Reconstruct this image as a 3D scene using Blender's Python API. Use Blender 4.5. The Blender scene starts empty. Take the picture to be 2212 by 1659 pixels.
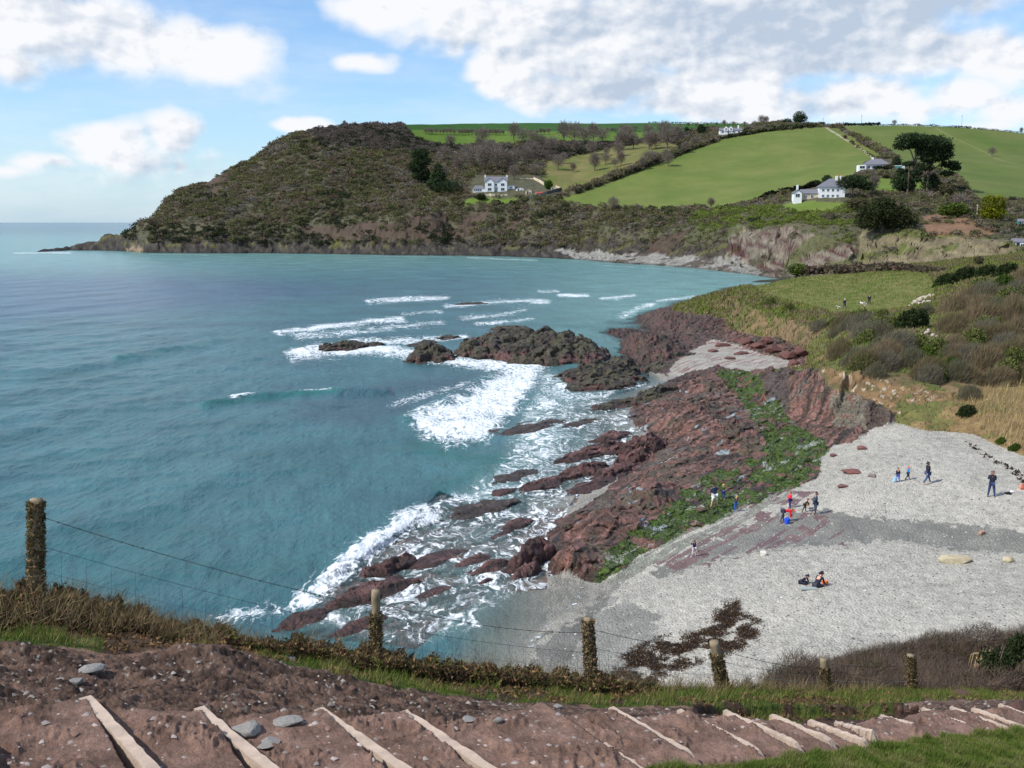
import bpy, math, random
import numpy as np
from mathutils import Vector, Matrix
from mathutils.geometry import delaunay_2d_cdt
random.seed(7)
RNG = np.random.default_rng(11)
SC = bpy.context.scene
COL = SC.collection

# ---------------------------------------------------------------- camera
F, CX, CY = 2268.0, 1106.0, 829.5          # focal length and centre in survey units
PITCH = math.atan((829.5 - 480) / F)
CP, SP = math.cos(PITCH), math.sin(PITCH)
EYE = 20.0
def ray(px, py):
    x = (np.asarray(px, float) - CX) / F
    yu = -(np.asarray(py, float) - CY) / F
    return x, CP + yu * SP, -SP + yu * CP
def onz(px, py, z=0.0):
    x, y, zz = ray(px, py)
    t = (z - EYE) / zz
    return x * t, y * t, np.asarray(z) + 0 * t
def atY(px, py, Y):
    x, y, zz = ray(px, py)
    t = Y / y
    return x * t, y * t, EYE + zz * t
def proj(X, Y, Z):
    Zr = Z - EYE
    Fw = np.maximum(Y * CP - Zr * SP, 1e-3)
    U = Y * SP + Zr * CP
    return CX + F * X / Fw, CY - F * U / Fw

cam_d = bpy.data.cameras.new('camera')
cam = bpy.data.objects.new('camera', cam_d); COL.objects.link(cam)
cam.location = (0, 0, EYE)
cam.rotation_euler = (math.pi / 2 - PITCH, 0, 0)
cam_d.sensor_width = 36; cam_d.lens = 36 * F / 2212
cam_d.clip_start = .1; cam_d.clip_end = 60000
SC.camera = cam

# ---------------------------------------------------------------- noise
_T = np.random.default_rng(5).random((256, 256)) * 2 * np.pi
_TX, _TY = np.cos(_T), np.sin(_T)
def gn(x, y, seed=0):
    x = np.asarray(x, float) + seed * 17.31; y = np.asarray(y, float) + seed * 7.77
    xi = np.floor(x).astype(int); yi = np.floor(y).astype(int)
    fx = x - xi; fy = y - yi
    u = fx * fx * fx * (fx * (fx * 6 - 15) + 10); v = fy * fy * fy * (fy * (fy * 6 - 15) + 10)
    x0 = xi & 255; x1 = (xi + 1) & 255; y0 = yi & 255; y1 = (yi + 1) & 255
    a = _TX[y0, x0] * fx + _TY[y0, x0] * fy
    b = _TX[y0, x1] * (fx - 1) + _TY[y0, x1] * fy
    c = _TX[y1, x0] * fx + _TY[y1, x0] * (fy - 1)
    d = _TX[y1, x1] * (fx - 1) + _TY[y1, x1] * (fy - 1)
    return 1.5 * ((a + (b - a) * u) * (1 - v) + (c + (d - c) * u) * v)
def fbm(x, y, oct=4, seed=0, gain=.5):
    s = 0; a = 1; n = 0
    for o in range(oct):
        s = s + a * gn(x, y, seed + o * 3); n += a
        x, y = (x * 1.62 - y * 1.18), (x * 1.18 + y * 1.62); a *= gain
    return s / n
def rdg(x, y, oct=4, seed=0, gain=.5):
    s = 0; a = 1; n = 0
    for o in range(oct):
        s = s + a * (1 - 2 * np.abs(gn(x, y, seed + o * 3))); n += a
        x, y = (x * 1.62 - y * 1.18), (x * 1.18 + y * 1.62); a *= gain
    return s / n
def sst(a, b, x):
    t = np.clip((x - a) / (b - a), 0, 1); return t * t * (3 - 2 * t)
def inpoly(px, py, poly):
    r = np.zeros(np.shape(px), bool); n = len(poly); j = n - 1
    for i in range(n):
        xi, yi = poly[i]; xj, yj = poly[j]
        c = ((yi > py) != (yj > py)) & (px < (xj - xi) * (py - yi) / ((yj - yi) or 1e-9) + xi)
        r ^= c; j = i
    return r
def lin(h):           # sRGB 0-255 -> linear
    return tuple(((c / 255 + .055) / 1.055) ** 2.4 if c > 10 else c / 255 / 12.92 for c in h)
def L(*h): return np.array(lin(h))

# ---------------------------------------------------------------- tags and meshes
def tag(o, label=None, cat=None, group=None, kind=None):
    if label: o['label'] = label
    if cat: o['category'] = cat
    if group: o['group'] = group
    if kind: o['kind'] = kind
    return o
def empty(name, loc=(0, 0, 0), rz=0, **k):
    o = bpy.data.objects.new(name, None); COL.objects.link(o)
    o.location = loc; o.rotation_euler = (0, 0, rz); o.empty_display_size = .3
    return tag(o, **k)
def npmesh(name, V, Fc, mat=None, parent=None, cols=None, smooth=False, attrs=None, link=True):
    me = bpy.data.meshes.new(name)
    V = np.asarray(V, np.float32); Fc = np.asarray(Fc, np.int32)
    n = Fc.shape[1]
    me.vertices.add(len(V)); me.vertices.foreach_set('co', V.ravel())
    me.loops.add(Fc.size); me.loops.foreach_set('vertex_index', Fc.ravel())
    me.polygons.add(len(Fc))
    me.polygons.foreach_set('loop_start', np.arange(0, Fc.size, n, dtype=np.int32))
    me.polygons.foreach_set('loop_total', np.full(len(Fc), n, np.int32))
    if smooth: me.polygons.foreach_set('use_smooth', np.ones(len(Fc), bool))
    me.update(calc_edges=True)
    if cols is not None:
        a = me.color_attributes.new('Col', 'FLOAT_COLOR', 'POINT')
        c = np.ones((len(V), 4), np.float32); c[:, :3] = cols; a.data.foreach_set('color', c.ravel())
    for k, v in (attrs or {}).items():
        a = me.attributes.new(k, 'FLOAT', 'POINT'); a.data.foreach_set('value', np.asarray(v, np.float32))
    if mat: me.materials.append(mat)
    if not link: return me
    o = bpy.data.objects.new(name, me); COL.objects.link(o); o.parent = parent
    return o
def mobj(name, me, parent=None, loc=(0, 0, 0), rz=0, s=1):
    o = bpy.data.objects.new(name, me); COL.objects.link(o); o.parent = parent
    o.location = loc; o.rotation_euler = (0, 0, rz); o.scale = (s, s, s) if not isinstance(s, tuple) else s
    return o
class MB:
    def __init__(s): s.v = []; s.f = []; s.c = []
    def box(s, x0, x1, y0, y1, z0, z1):
        n = len(s.v)
        s.v += [(x0, y0, z0), (x1, y0, z0), (x1, y1, z0), (x0, y1, z0), (x0, y0, z1), (x1, y0, z1), (x1, y1, z1), (x0, y1, z1)]
        s.f += [tuple(n + i for i in q) for q in ((0, 3, 2, 1), (4, 5, 6, 7), (0, 1, 5, 4), (1, 2, 6, 5), (2, 3, 7, 6), (3, 0, 4, 7))]
        return s
    def poly(s, pts):
        n = len(s.v); s.v += [tuple(p) for p in pts]; s.f.append(tuple(range(n, n + len(pts)))); return s
    def tube(s, path, radii, k=6, cap=True):
        n0 = len(s.v); P = [Vector(p) for p in path]
        if not hasattr(radii, '__len__'): radii = [radii] * len(P)
        for i, p in enumerate(P):
            d = (P[min(i + 1, len(P) - 1)] - P[max(i - 1, 0)])
            d = d.normalized() if d.length > 1e-9 else Vector((0, 0, 1))
            a = d.cross(Vector((0, 0, 1)) if abs(d.z) < .9 else Vector((1, 0, 0))).normalized(); b = d.cross(a)
            for j in range(k):
                t = 2 * math.pi * j / k
                s.v.append(tuple(p + (a * math.cos(t) + b * math.sin(t)) * radii[i]))
        for i in range(len(P) - 1):
            for j in range(k):
                j2 = (j + 1) % k
                s.f.append((n0 + i * k + j, n0 + i * k + j2, n0 + (i + 1) * k + j2, n0 + (i + 1) * k + j))
        if cap:
            s.f.append(tuple(n0 + j for j in range(k))[::-1]); s.f.append(tuple(n0 + (len(P) - 1) * k + j for j in range(k)))
        return s
    def build(s, name, mat=None, parent=None, smooth=False, link=True, cols=None):
        me = bpy.data.meshes.new(name); me.from_pydata(s.v, [], s.f); me.update()
        if mat: me.materials.append(mat)
        if smooth: me.polygons.foreach_set('use_smooth', np.ones(len(s.f), bool))
        if cols is not None:
            a = me.color_attributes.new('Col', 'FLOAT_COLOR', 'POINT')
            c = np.ones((len(s.v), 4), np.float32); c[:, :3] = cols; a.data.foreach_set('color', c.ravel())
        if not link: return me
        o = bpy.data.objects.new(name, me); COL.objects.link(o); o.parent = parent
        return o

# ---------------------------------------------------------------- materials
class NT:
    def __init__(s, mat):
        s.m = mat; mat.use_nodes = True; s.t = mat.node_tree; s.n = s.t.nodes; s.l = s.t.links
    def a(s, typ, ins=None, **k):
        nd = s.n.new(typ)
        for kk, v in k.items(): setattr(nd, kk, v)
        for kk, v in (ins or {}).items():
            if isinstance(v, bpy.types.NodeSocket): s.l.new(v, nd.inputs[kk])
            else: nd.inputs[kk].default_value = v
        return nd
    def math(s, op, a, b=None, c=None, clamp=False):
        nd = s.n.new('ShaderNodeMath'); nd.operation = op; nd.use_clamp = clamp
        for i, v in enumerate((a, b, c)):
            if v is None: continue
            if isinstance(v, bpy.types.NodeSocket): s.l.new(v, nd.inputs[i])
            else: nd.inputs[i].default_value = v
        return nd.outputs[0]
    def mix(s, fac, a, b, bt='MIX'):
        nd = s.n.new('ShaderNodeMix'); nd.data_type = 'RGBA'; nd.blend_type = bt
        for i, v in ((0, fac), (6, a), (7, b)):
            if isinstance(v, bpy.types.NodeSocket): s.l.new(v, nd.inputs[i])
            else: nd.inputs[i].default_value = (*v, 1) if i and len(v) == 3 else v
        return nd.outputs[2]
def newmat(name):
    m = bpy.data.materials.new(name); t = NT(m); return m, t, t.n['Principled BSDF']
def pmat(name, rgb=None, rough=.8, attr=False, nscale=3., namt=.35, bump=0., bscale=None, spec=.3, metal=0., bdist=.02, detail=4, obj=True):
    """base colour (fixed or the mesh's own Col attribute) varied by world-space noise"""
    m, t, b = newmat(name)
    co = t.a('ShaderNodeTexCoord').outputs['Object'] if obj else t.a('ShaderNodeNewGeometry').outputs['Position']
    if attr: base = t.a('ShaderNodeAttribute', attribute_name='Col').outputs['Color']
    else: base = t.a('ShaderNodeRGB').outputs[0]; base.default_value = (*rgb, 1)
    nz = t.a('ShaderNodeTexNoise', {'Vector': co, 'Scale': nscale, 'Detail': detail, 'Roughness': .65})
    f = t.a('ShaderNodeMapRange', {'Value': nz.outputs['Fac'], 'From Min': .25, 'From Max': .75, 'To Min': 1 - namt, 'To Max': 1 + namt}).outputs[0]
    sc = t.a('ShaderNodeVectorMath', {0: base}, operation='SCALE'); t.l.new(f, sc.inputs['Scale'])
    t.l.new(sc.outputs[0], b.inputs['Base Color'])
    b.inputs['Roughness'].default_value = rough; b.inputs['Metallic'].default_value = metal
    b.inputs['Specular IOR Level'].default_value = spec
    if bump:
        n2 = t.a('ShaderNodeTexNoise', {'Vector': co, 'Scale': bscale or nscale * 2, 'Detail': 6, 'Roughness': .7})
        bp = t.a('ShaderNodeBump', {'Height': n2.outputs['Fac'], 'Strength': bump, 'Distance': bdist})
        t.l.new(bp.outputs[0], b.inputs['Normal'])
    return m

# ---------------------------------------------------------------- terrain survey points
PTS = []      # (u, lnY, z)
def addp(X, Y, Z):
    X, Y, Z = np.broadcast_arrays(np.asarray(X, float), np.asarray(Y, float), np.asarray(Z, float))
    for a, b, c in zip(X.ravel(), Y.ravel(), Z.ravel()): PTS.append((a / b, math.log(b), c))
def lerp_line(line, step=14):
    A = np.array(line, float); d = np.hypot(np.diff(A[:, 0]), np.diff(A[:, 1])); out = []
    for i, dd in enumerate(d):
        n = max(1, int(dd / step))
        for j in range(n): out.append(A[i] + (A[i + 1] - A[i]) * j / n)
    out.append(A[-1]); return np.array(out)
def lz(line, step=14):          # px, py, z
    q = lerp_line(line, step); addp(*onz(q[:, 0], q[:, 1], q[:, 2]))
def ly(line, step=14):          # px, py, depth
    q = lerp_line(line, step); addp(*atY(q[:, 0], q[:, 1], q[:, 2]))

# far shoreline -----------------------------------------------------------
SH = [(84, 544), (150, 541), (230, 541), (262, 542), (300, 544.5), (320, 546), (450, 547), (590, 547), (740, 549), (850, 551), (1000, 552), (1090, 554), (1180, 557),
      (1260, 561), (1330, 568), (1400, 572), (1480, 578), (1560, 585), (1625, 593), (1650, 597)]
q = lerp_line(SH, 14); sx, sy, _ = onz(q[:, 0], q[:, 1], 0)
jag = 4 * gn(q[:, 0] / 31, 0 * q[:, 0], 3)
sx_, sy_ = sx * (1 + jag / sy), sy + jag
addp(sx_, sy_, 0); addp(sx_ * (1 - 14 / sy_), sy_ - 14, -3); addp(sx_ * (1 - 80 / sy_), sy_ - 80, -4)
def shoreY(px): return np.interp(px, q[:, 0], sy_)
def ofs(line, step=14):         # px, py, offset behind the shoreline
    p = lerp_line(line, step); addp(*atY(p[:, 0], p[:, 1], shoreY(p[:, 0]) + p[:, 2]))
# rocky spit of the headland
ofs([(90, 542.5, 6), (149, 537, 9), (209, 521, 12), (233, 508, 14), (256, 509, 15), (275, 498, 16), (292, 486, 18), (312, 477, 20)])
for a, b in ((90, 318),):
    p = np.arange(a, b, 12.); Y = shoreY(p) + 45; addp((p - CX) / F * Y * 1.0, Y, -3)
addp(np.linspace(-.62, -.455, 8) * 700, 700, -4); addp(np.linspace(-.62, -.455, 8) * 800, 800, -4)
# headland: low cliffs, slope, ridge
ofs([(330, 530, 5), (450, 534, 5), (590, 532, 5), (700, 533, 6), (850, 536, 6), (1000, 540, 6), (1150, 545, 10), (1230, 549, 26), (1300, 550, 34), (1450, 555, 34), (1560, 562, 32)])
ofs([(1200, 554, 10), (1240, 556, 18), (1300, 560, 22), (1400, 563.5, 22), (1480, 568, 22), (1560, 576, 20), (1620, 586, 16)])
ofs([(335, 505, 14), (400, 505, 16), (460, 495, 18), (520, 500, 17), (600, 488, 20), (660, 500, 18), (720, 478, 24), (800, 486, 22), (850, 462, 24), (930, 470, 24), (975, 505, 26),
     (1050, 478, 32), (1100, 500, 32), (1180, 480, 40), (1260, 505, 50), (1330, 490, 56), (1430, 500, 54), (1500, 495, 54), (1580, 497, 52), (1600, 500, 46)])
ridge = [(322, 478, 735), (366, 430, 760), (392, 406, 775), (422, 403, 785), (445, 397, 792), (482, 376, 805), (532, 350, 820), (565, 332, 830), (598, 303, 840), (631, 289, 850),
         (698, 277, 870), (750, 272, 890), (860, 269, 930), (960, 267, 1020), (1060, 266, 1120), (1200, 266, 1180), (1400, 265.5, 1200), (1500, 266, 1150), (1600, 268, 1050), (1700, 271, 950), (1780, 273, 870),
         (1850, 270, 860), (1950, 270, 850), (2050, 274, 850), (2150, 281, 850), (2212, 287, 850), (2330, 300, 850), (2450, 315, 850)]
ly(ridge)
rr = lerp_line(ridge, 30); X, Y, Z = atY(rr[:, 0], rr[:, 1], rr[:, 2])
addp(X * 1.1, Y * 1.10, np.where(rr[:, 0] < 800, Z * .55, Z - 4)); addp(X * 1.3, Y * 1.3, np.where(rr[:, 0] < 850, -4, Z * .75)); addp(X * 1.7, Y * 1.7, np.where(rr[:, 0] < 900, -4, Z * .5))
addp(np.linspace(-.62, .62, 20) * 2300, 2300, -4)
ly([(420, 470, 720), (500, 440, 735), (600, 420, 745), (700, 405, 750), (800, 400, 760), (900, 405, 765)])
ly([(600, 360, 790), (700, 335, 800), (800, 330, 820), (900, 335, 840), (980, 345, 850)])
ly([(850, 300, 870), (950, 310, 900), (1050, 312, 930), (1200, 306, 960), (1340, 305, 960), (1440, 300, 950), (1530, 288, 930)])
ly([(1000, 286, 990), (1200, 285, 1030), (1400, 283, 1040), (1560, 277, 1010)])
ly([(950, 440, 690), (1010, 437, 685), (1130, 440, 680), (1200, 441, 665), (1240, 441, 660), (1300, 447, 640), (1370, 450, 620), (1450, 452, 600), (1530, 452, 585), (1600, 452, 565)])
ly([(960, 415, 708), (1020, 413, 702), (1060, 413, 700), (1115, 413, 700), (1180, 415, 690), (1230, 412, 690)])
ly([(1000, 375, 760), (1080, 365, 770), (1160, 370, 770), (1240, 380, 760), (1330, 372, 740), (1400, 352, 760), (1480, 325, 800), (1560, 298, 840), (1650, 284, 860), (1780, 275.5, 866)])
ly([(1350, 420, 670), (1450, 405, 680), (1550, 390, 680), (1650, 375, 680), (1750, 360, 680)])
ly([(1480, 362, 740), (1600, 335, 760), (1700, 320, 765), (1800, 318, 765), (1900, 320, 760), (2050, 325, 750), (2212, 335, 740), (2400, 345, 740)])
# right hand slopes
ly([(1600, 448, 545), (1660, 440, 520), (1700, 434, 500), (1760, 428, 492), (1830, 427, 490), (1880, 424, 500), (1960, 418, 515), (2010, 412, 520)])
ly([(1860, 368, 600), (1950, 366, 600), (2060, 375, 600), (2212, 385, 600), (2400, 395, 600)])
ly([(2060, 420, 500), (2140, 430, 490), (2260, 440, 480), (2400, 445, 480)])
ly([(1700, 456, 470), (1800, 456, 465), (1900, 450, 450), (2000, 458, 430), (2100, 470, 400), (2170, 478, 390), (2260, 485, 390), (2400, 485, 390)])
ly([(1650, 487, 440), (1750, 490, 420), (1850, 490, 400), (1960, 490, 385), (2060, 497, 375), (2160, 505, 365), (2260, 505, 360), (2400, 505, 360)])
# cliffs behind the meadow: top and foot
cl = [(1600, 490, 468), (1621, 509, 455), (1672, 503, 440), (1700, 522, 425), (1772, 532, 405), (1835, 542, 388), (1852, 530, 392), (1873, 510, 388), (1956, 506, 378), (2040, 510, 370), (2100, 520, 358), (2160, 532, 348), (2260, 535, 345), (2400, 535, 345)]
ly(cl, 10)
ly([(1600, 560, 461), (1640, 594, 418), (1700, 590, 412), (1772, 586, 394), (1835, 586, 380), (1852, 586, 384), (1900, 584, 372), (2000, 584, 358), (2100, 582, 346), (2160, 580, 338), (2400, 575, 330)], 10)
addp(np.array([.235, .26, .3]) * 370, 370, [0, .5, 2]); addp(np.array([.23, .26, .3, .34]) * 320, 320, [-2, -1, 1.5, 5]); addp(np.array([.22, .245, .28]) * 280, 280, [-2.5, -1, 4])
addp(np.array([.36, .42, .5, .6]) * 300, 300, [7, 9, 11, 12])
# meadow on the low point
lz([(1660, 613, 6.8), (1700, 603, 7.2), (1750, 597, 7.5), (1850, 592, 8), (1940, 588, 8), (2000, 585, 8.5)])
lz([(1700, 640, 6.6), (1780, 640, 6.7), (1877, 640, 6.8), (1950, 636, 7), (2010, 630, 7.5)])
lz([(1800, 667, 6.4), (1877, 660, 6.6), (1950, 660, 7)])
addp(np.array([.245, .29, .34, .39]) * 262, 262, [3, 6.5, 7, 8]); addp(np.array([.43, .5, .6]) * 262, 262, [10, 12, 13])
lz([(1612, 620, 6.6), (1596, 632, 6.4), (1590, 648, 6), (1640, 672, 5.6), (1700, 690, 5.2), (1762, 712, 5)], 8)
lz([(1572, 700, 1.6), (1600, 722, 1.7), (1642, 730, 1.8), (1700, 742, 2), (1742, 757, 2.3), (1738, 785, 2.4)], 8)
lz([(1748, 792, 4)]); lz([(1779, 783, 7), (1830, 797, 6.8), (1873, 808, 6.3), (1960, 822, 6), (2034, 838, 5.6), (2120, 826, 5.6), (2260, 814, 5.7), (2400, 805, 5.8)], 8)
lz([(1560, 640, 0), (1590, 622, 0), (1640, 602, 0)])
# brambly rise behind the crest
lz([(1820, 720, 6.8), (1880, 705, 7.4), (2000, 705, 8), (2100, 700, 8.2), (2212, 690, 9), (2400, 680, 9.5)])
lz([(1850, 765, 6.9), (1950, 770, 6.9), (2080, 770, 7), (2212, 760, 7.2), (2400, 750, 7.5)])
lz([(2050, 645, 8.4), (2120, 632, 9.6), (2212, 622, 10.6), (2400, 610, 11.5)])
ly([(2050, 600, 215), (2120, 592, 205), (2212, 585, 195), (2400, 580, 190)])
# bank: red rock face and toe
lz([(1668, 800, 3.2), (1700, 812, 4.2), (1760, 815, 5), (1800, 830, 5), (1850, 850, 4.8), (1900, 872, 4.4), (1925, 885, 4.2)], 8)
lz([(1640, 850, 1.8), (1700, 880, 2), (1740, 900, 2.2), (1800, 922, 2.5), (1860, 932, 2.8), (1935, 916, 3.2), (2000, 930, 3.3), (2060, 930, 3.3), (2110, 940, 3.3), (2150, 962, 3.3), (2212, 985, 3.4), (2300, 1010, 3.6), (2450, 1040, 4)], 8)
lz([(1960, 880, 4.4), (2060, 890, 4.4), (2150, 900, 4.6), (2260, 910, 4.8)])
# inlet beach
lz([(1480, 775, 1.3), (1560, 742, 1.6), (1650, 765, 1.8), (1710, 790, 2.2), (1620, 798, 1.6), (1560, 792, 1.2), (1480, 800, .7), (1440, 812, .2)])
lz([(1380, 800, -.3), (1420, 832, -.3), (1330, 790, -.5)])
# rocks of the platform
for p in ((1230, 1205, .9), (1300, 1130, 1.1), (1400, 1080, 1.3), (1450, 1010, 1.3), (1480, 960, 1.6), (1550, 920, 1.9), (1650, 960, 1.8), (1700, 1000, 1.5), (1600, 1050, 1.1), (1500, 1100, .8),
          (1400, 1160, .6), (1300, 1230, .5), (1440, 900, 1.3), (1500, 870, 1.6), (1560, 812, 1.5), (1600, 830, 1.5), (1680, 870, 1.6)): lz([p, p])
# waterline
lz([(1480, 828, 0), (1400, 850, 0), (1365, 900, 0), (1425, 960, 0), (1370, 1012, 0), (1240, 1082, 0), (1192, 1150, 0), (1186, 1235, 0), (1268, 1262, 0), (1268, 1290, 0), (1200, 1335, 0), (1160, 1400, 0), (1110, 1480, 0), (1050, 1580, 0)])
lz([(1300, 850, -.7), (1240, 900, -.5), (1300, 1000, -.3), (1150, 1060, -.4), (1080, 1140, -.4), (1060, 1250, -.35), (1080, 1330, -.5), (1000, 1420, -.6), (900, 1560, -.9)])
lz([(1050, 900, -1.5), (1000, 1080, -1.2), (850, 1200, -.9), (700, 1290, -1), (600, 1400, -1.3), (550, 1550, -1.5)])
lz([(1000, 700, -1.5), (1300, 700, -.8), (1330, 760, -.8), (1380, 680, -.5), (1500, 655, -.2)])
for a in np.linspace(-.62, .3, 14):
    for Y in (30, 45, 70, 110, 170, 240, 330):
        if a < {30: -.2, 45: -.22, 70: -.15, 110: -.06, 170: -.06, 240: .12, 330: .2}[Y]: addp(a * Y, Y, -3)
# grey beach
for p in ((1800, 968, 2.3), (1850, 940, 2.7), (1775, 1000, 1.8), (1775, 1060, 1.6), (1900, 1000, 2.7), (2000, 1000, 2.9), (2146, 1074, 2.8), (2212, 1100, 2.9), (2330, 1100, 3.3),
          (1800, 1155, 1.4), (1600, 1175, .9), (2000, 1172, 1.6), (2212, 1190, 2.0), (1500, 1203, .9), (1400, 1240, .5), (1320, 1262, .25), (1755, 1270, 1.9), (1500, 1300, 1.2),
          (1350, 1330, .7), (2000, 1300, 2.3), (2212, 1300, 2.8), (1400, 1400, 1.1), (1600, 1420, 2.1), (1450, 1490, 1.6), (1250, 1440, .45), (1700, 1480, 2.9), (2350, 1300, 3)): lz([p, p])
# foreground: fence line, verge, path, ground towards the photographer
def FY(px): return np.interp(px, [-400, 77, 812, 1272, 1550, 1783, 1968, 2300, 2600], [9.6, 10.5, 11.8, 13, 14.3, 16, 17.8, 20, 22])
EDGE = [(-300, 1320), (0, 1335), (77, 1322), (200, 1335), (300, 1360), (400, 1385), (500, 1402), (650, 1425), (812, 1448), (1000, 1472), (1130, 1480), (1272, 1490), (1400, 1492), (1560, 1490), (1783, 1497), (1968, 1497), (2212, 1500), (2400, 1505)]
e = lerp_line(EDGE); eY = FY(e[:, 0]); X, Y, Z = atY(e[:, 0], e[:, 1], eY); addp(X, Y, Z)
addp(X * (1 + .9 / Y), Y + .9, Z - .55)
rt = sst(1500, 1700, e[:, 0])
addp(X * (1 + 4 / Y), Y + 4, Z - 4.5 * (1 - rt) - 1.7 * rt); addp(X * (1 + 9 / Y), Y + 9, np.maximum(Z - 11 * (1 - rt) - 4.3 * rt, 2.5 * rt - 2.5 * (1 - rt)))
b = lerp_line([(1640, 1500, 26), (1750, 1462, 27), (1850, 1425, 29), (2000, 1390, 30), (2212, 1372, 31), (2400, 1365, 31)]); addp(*atY(b[:, 0], b[:, 1], b[:, 2]))
addp(np.array([.24, .3, .36, .42, .5, .6]) * 34.5, 34.5, [2.9, 3, 3.4, 3.8, 4, 4.2])
GRS = [(-300, 1400, 8.5), (0, 1403, 8.8), (120, 1405, 8.9), (250, 1425, 9.0), (450, 1408, 9.4), (560, 1425, 9.6), (650, 1450, 9.7), (750, 1470, 9.8), (850, 1490, 10), (1000, 1510, 10.2), (1100, 1520, 10.4), (1300, 1532, 10.9),
       (1400, 1530, 11.2), (1500, 1530, 11.6), (1560, 1537, 11.8), (1700, 1538, 12.3), (1900, 1530, 13.2), (2000, 1515, 14), (2212, 1515, 15.3), (2400, 1520, 16)]
ly(GRS)
def plane(X, Y): return 16.63 - .27 * ((X + 3.02) * .84 + (Y - 7) * .543)
def onpath(px, py):
    x, y, zz = ray(px, py)     # z = EYE + t zz = a + b.x t + c.y t
    a0 = 16.63 - .27 * (3.02 * .84 - 7 * .543); t = (a0 - EYE) / (zz + .27 * .84 * x + .27 * .543 * y)
    return x * t, y * t, EYE + zz * t
PTH = [(-300, 1530), (0, 1525), (185, 1520), (430, 1543), (690, 1545), (872, 1550), (1000, 1548), (1160, 1540), (1320, 1543), (1466, 1547), (1565, 1549), (1665, 1556), (1745, 1566), (1800, 1568), (1900, 1556), (1990, 1541), (2050, 1538), (2105, 1538), (2165, 1532), (2300, 1530)]
p = lerp_line(PTH, 12); addp(*onpath(p[:, 0], p[:, 1]))
for dpy in (60, 120, 250, 500): addp(*onpath(p[::6, 0] * 1.0, p[::6, 1] + dpy))
P_ = np.array(PTS); _, ii = np.unique(np.round(P_[:, :2], 5), axis=0, return_index=True); P_ = P_[ii]
KU = 2.2
res = delaunay_2d_cdt([Vector((a * KU, b)) for a, b in P_[:, :2]], [], [], 0, 1e-7)
tv = np.array([(v.x / KU, v.y) for v in res[0]]); orig = res[3]
tz = np.array([P_[o[0], 2] if len(o) else 0 for o in orig]); tris = res[2]

def grid(u0, u1, nu, y0, y1, ny, blur=1):
    U = np.linspace(u0, u1, nu); W = np.linspace(math.log(y0), math.log(y1), ny)
    Z = np.full((ny, nu), -4.0); du = U[1] - U[0]; dw = W[1] - W[0]
    for t in tris:
        if len(t) != 3: continue
        (x1, w1), (x2, w2), (x3, w3) = tv[list(t)]
        i0 = max(0, int(math.ceil((min(x1, x2, x3) - u0) / du))); i1 = min(nu - 1, int((max(x1, x2, x3) - u0) / du))
        j0 = max(0, int(math.ceil((min(w1, w2, w3) - W[0]) / dw))); j1 = min(ny - 1, int((max(w1, w2, w3) - W[0]) / dw))
        if i1 < i0 or j1 < j0: continue
        D = (w2 - w3) * (x1 - x3) + (x3 - x2) * (w1 - w3)
        if abs(D) < 1e-14: continue
        xx = U[i0:i1 + 1][None]; ww = W[j0:j1 + 1][:, None]
        a = ((w2 - w3) * (xx - x3) + (x3 - x2) * (ww - w3)) / D; b_ = ((w3 - w1) * (xx - x3) + (x1 - x3) * (ww - w3)) / D; c = 1 - a - b_
        m = (a >= -1e-6) & (b_ >= -1e-6) & (c >= -1e-6); z = a * tz[t[0]] + b_ * tz[t[1]] + c * tz[t[2]]
        sub = Z[j0:j1 + 1, i0:i1 + 1]; sub[m] = z[m]
    for _ in range(blur):
        for ax in (0, 1):
            P = np.pad(Z, [(1, 1) if k == ax else (0, 0) for k in (0, 1)], mode='edge')
            Z = .5 * Z + .25 * (P[2:] + P[:-2] if ax == 0 else P[:, 2:] + P[:, :-2])
    Yg = np.exp(W)[:, None] * np.ones(nu)[None]; Xg = U[None] * Yg
    return dict(U=U, W=W, X=Xg, Y=Yg, Z=Z)
def gsamp(g, X, Y, key='Z'):
    X = np.asarray(X, float); Y = np.asarray(Y, float)
    fi = np.clip((X / Y - g['U'][0]) / (g['U'][1] - g['U'][0]), 0, len(g['U']) - 1.001); fj = np.clip((np.log(Y) - g['W'][0]) / (g['W'][1] - g['W'][0]), 0, len(g['W']) - 1.001)
    i = fi.astype(int); j = fj.astype(int); a = fi - i; b_ = fj - j; Z = g[key]
    if Z.ndim == 3: a = a[..., None]; b_ = b_[..., None]
    return (Z[j, i] * (1 - a) + Z[j, i + 1] * a) * (1 - b_) + (Z[j + 1, i] * (1 - a) + Z[j + 1, i + 1] * a) * b_
def gridfaces(ny, nu, keep):
    i = np.arange(nu - 1)[None] + np.arange(ny - 1)[:, None] * nu
    Fq = np.stack([i, i + 1, i + nu + 1, i + nu], -1).reshape(-1, 4); return Fq[keep.ravel()]
def submesh(name, g, keep, mat, smooth=True, attrs=None):
    ny, nu = g['Z'].shape; Fq = gridfaces(ny, nu, keep)
    used = np.unique(Fq); remap = np.zeros(ny * nu, int); remap[used] = np.arange(len(used))
    V = np.stack([(g['X'] + g.get('dx', 0)).ravel(), (g['Y'] + g.get('dy', 0)).ravel(), g['Z'].ravel()], 1)[used]
    at = {k: g[k].ravel()[used] for k in (attrs or [])}
    return npmesh(name, V, remap[Fq], mat, cols=g['C'].reshape(-1, 3)[used], smooth=smooth, attrs=at)
FAR = grid(-.62, .62, 1180, 300, 2300, 640, blur=2)
MID = grid(-.30, .62, 900, 34, 300, 980, blur=2)
FOR = grid(-.62, .62, 1100, 3.4, 34, 760, blur=3)
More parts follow.
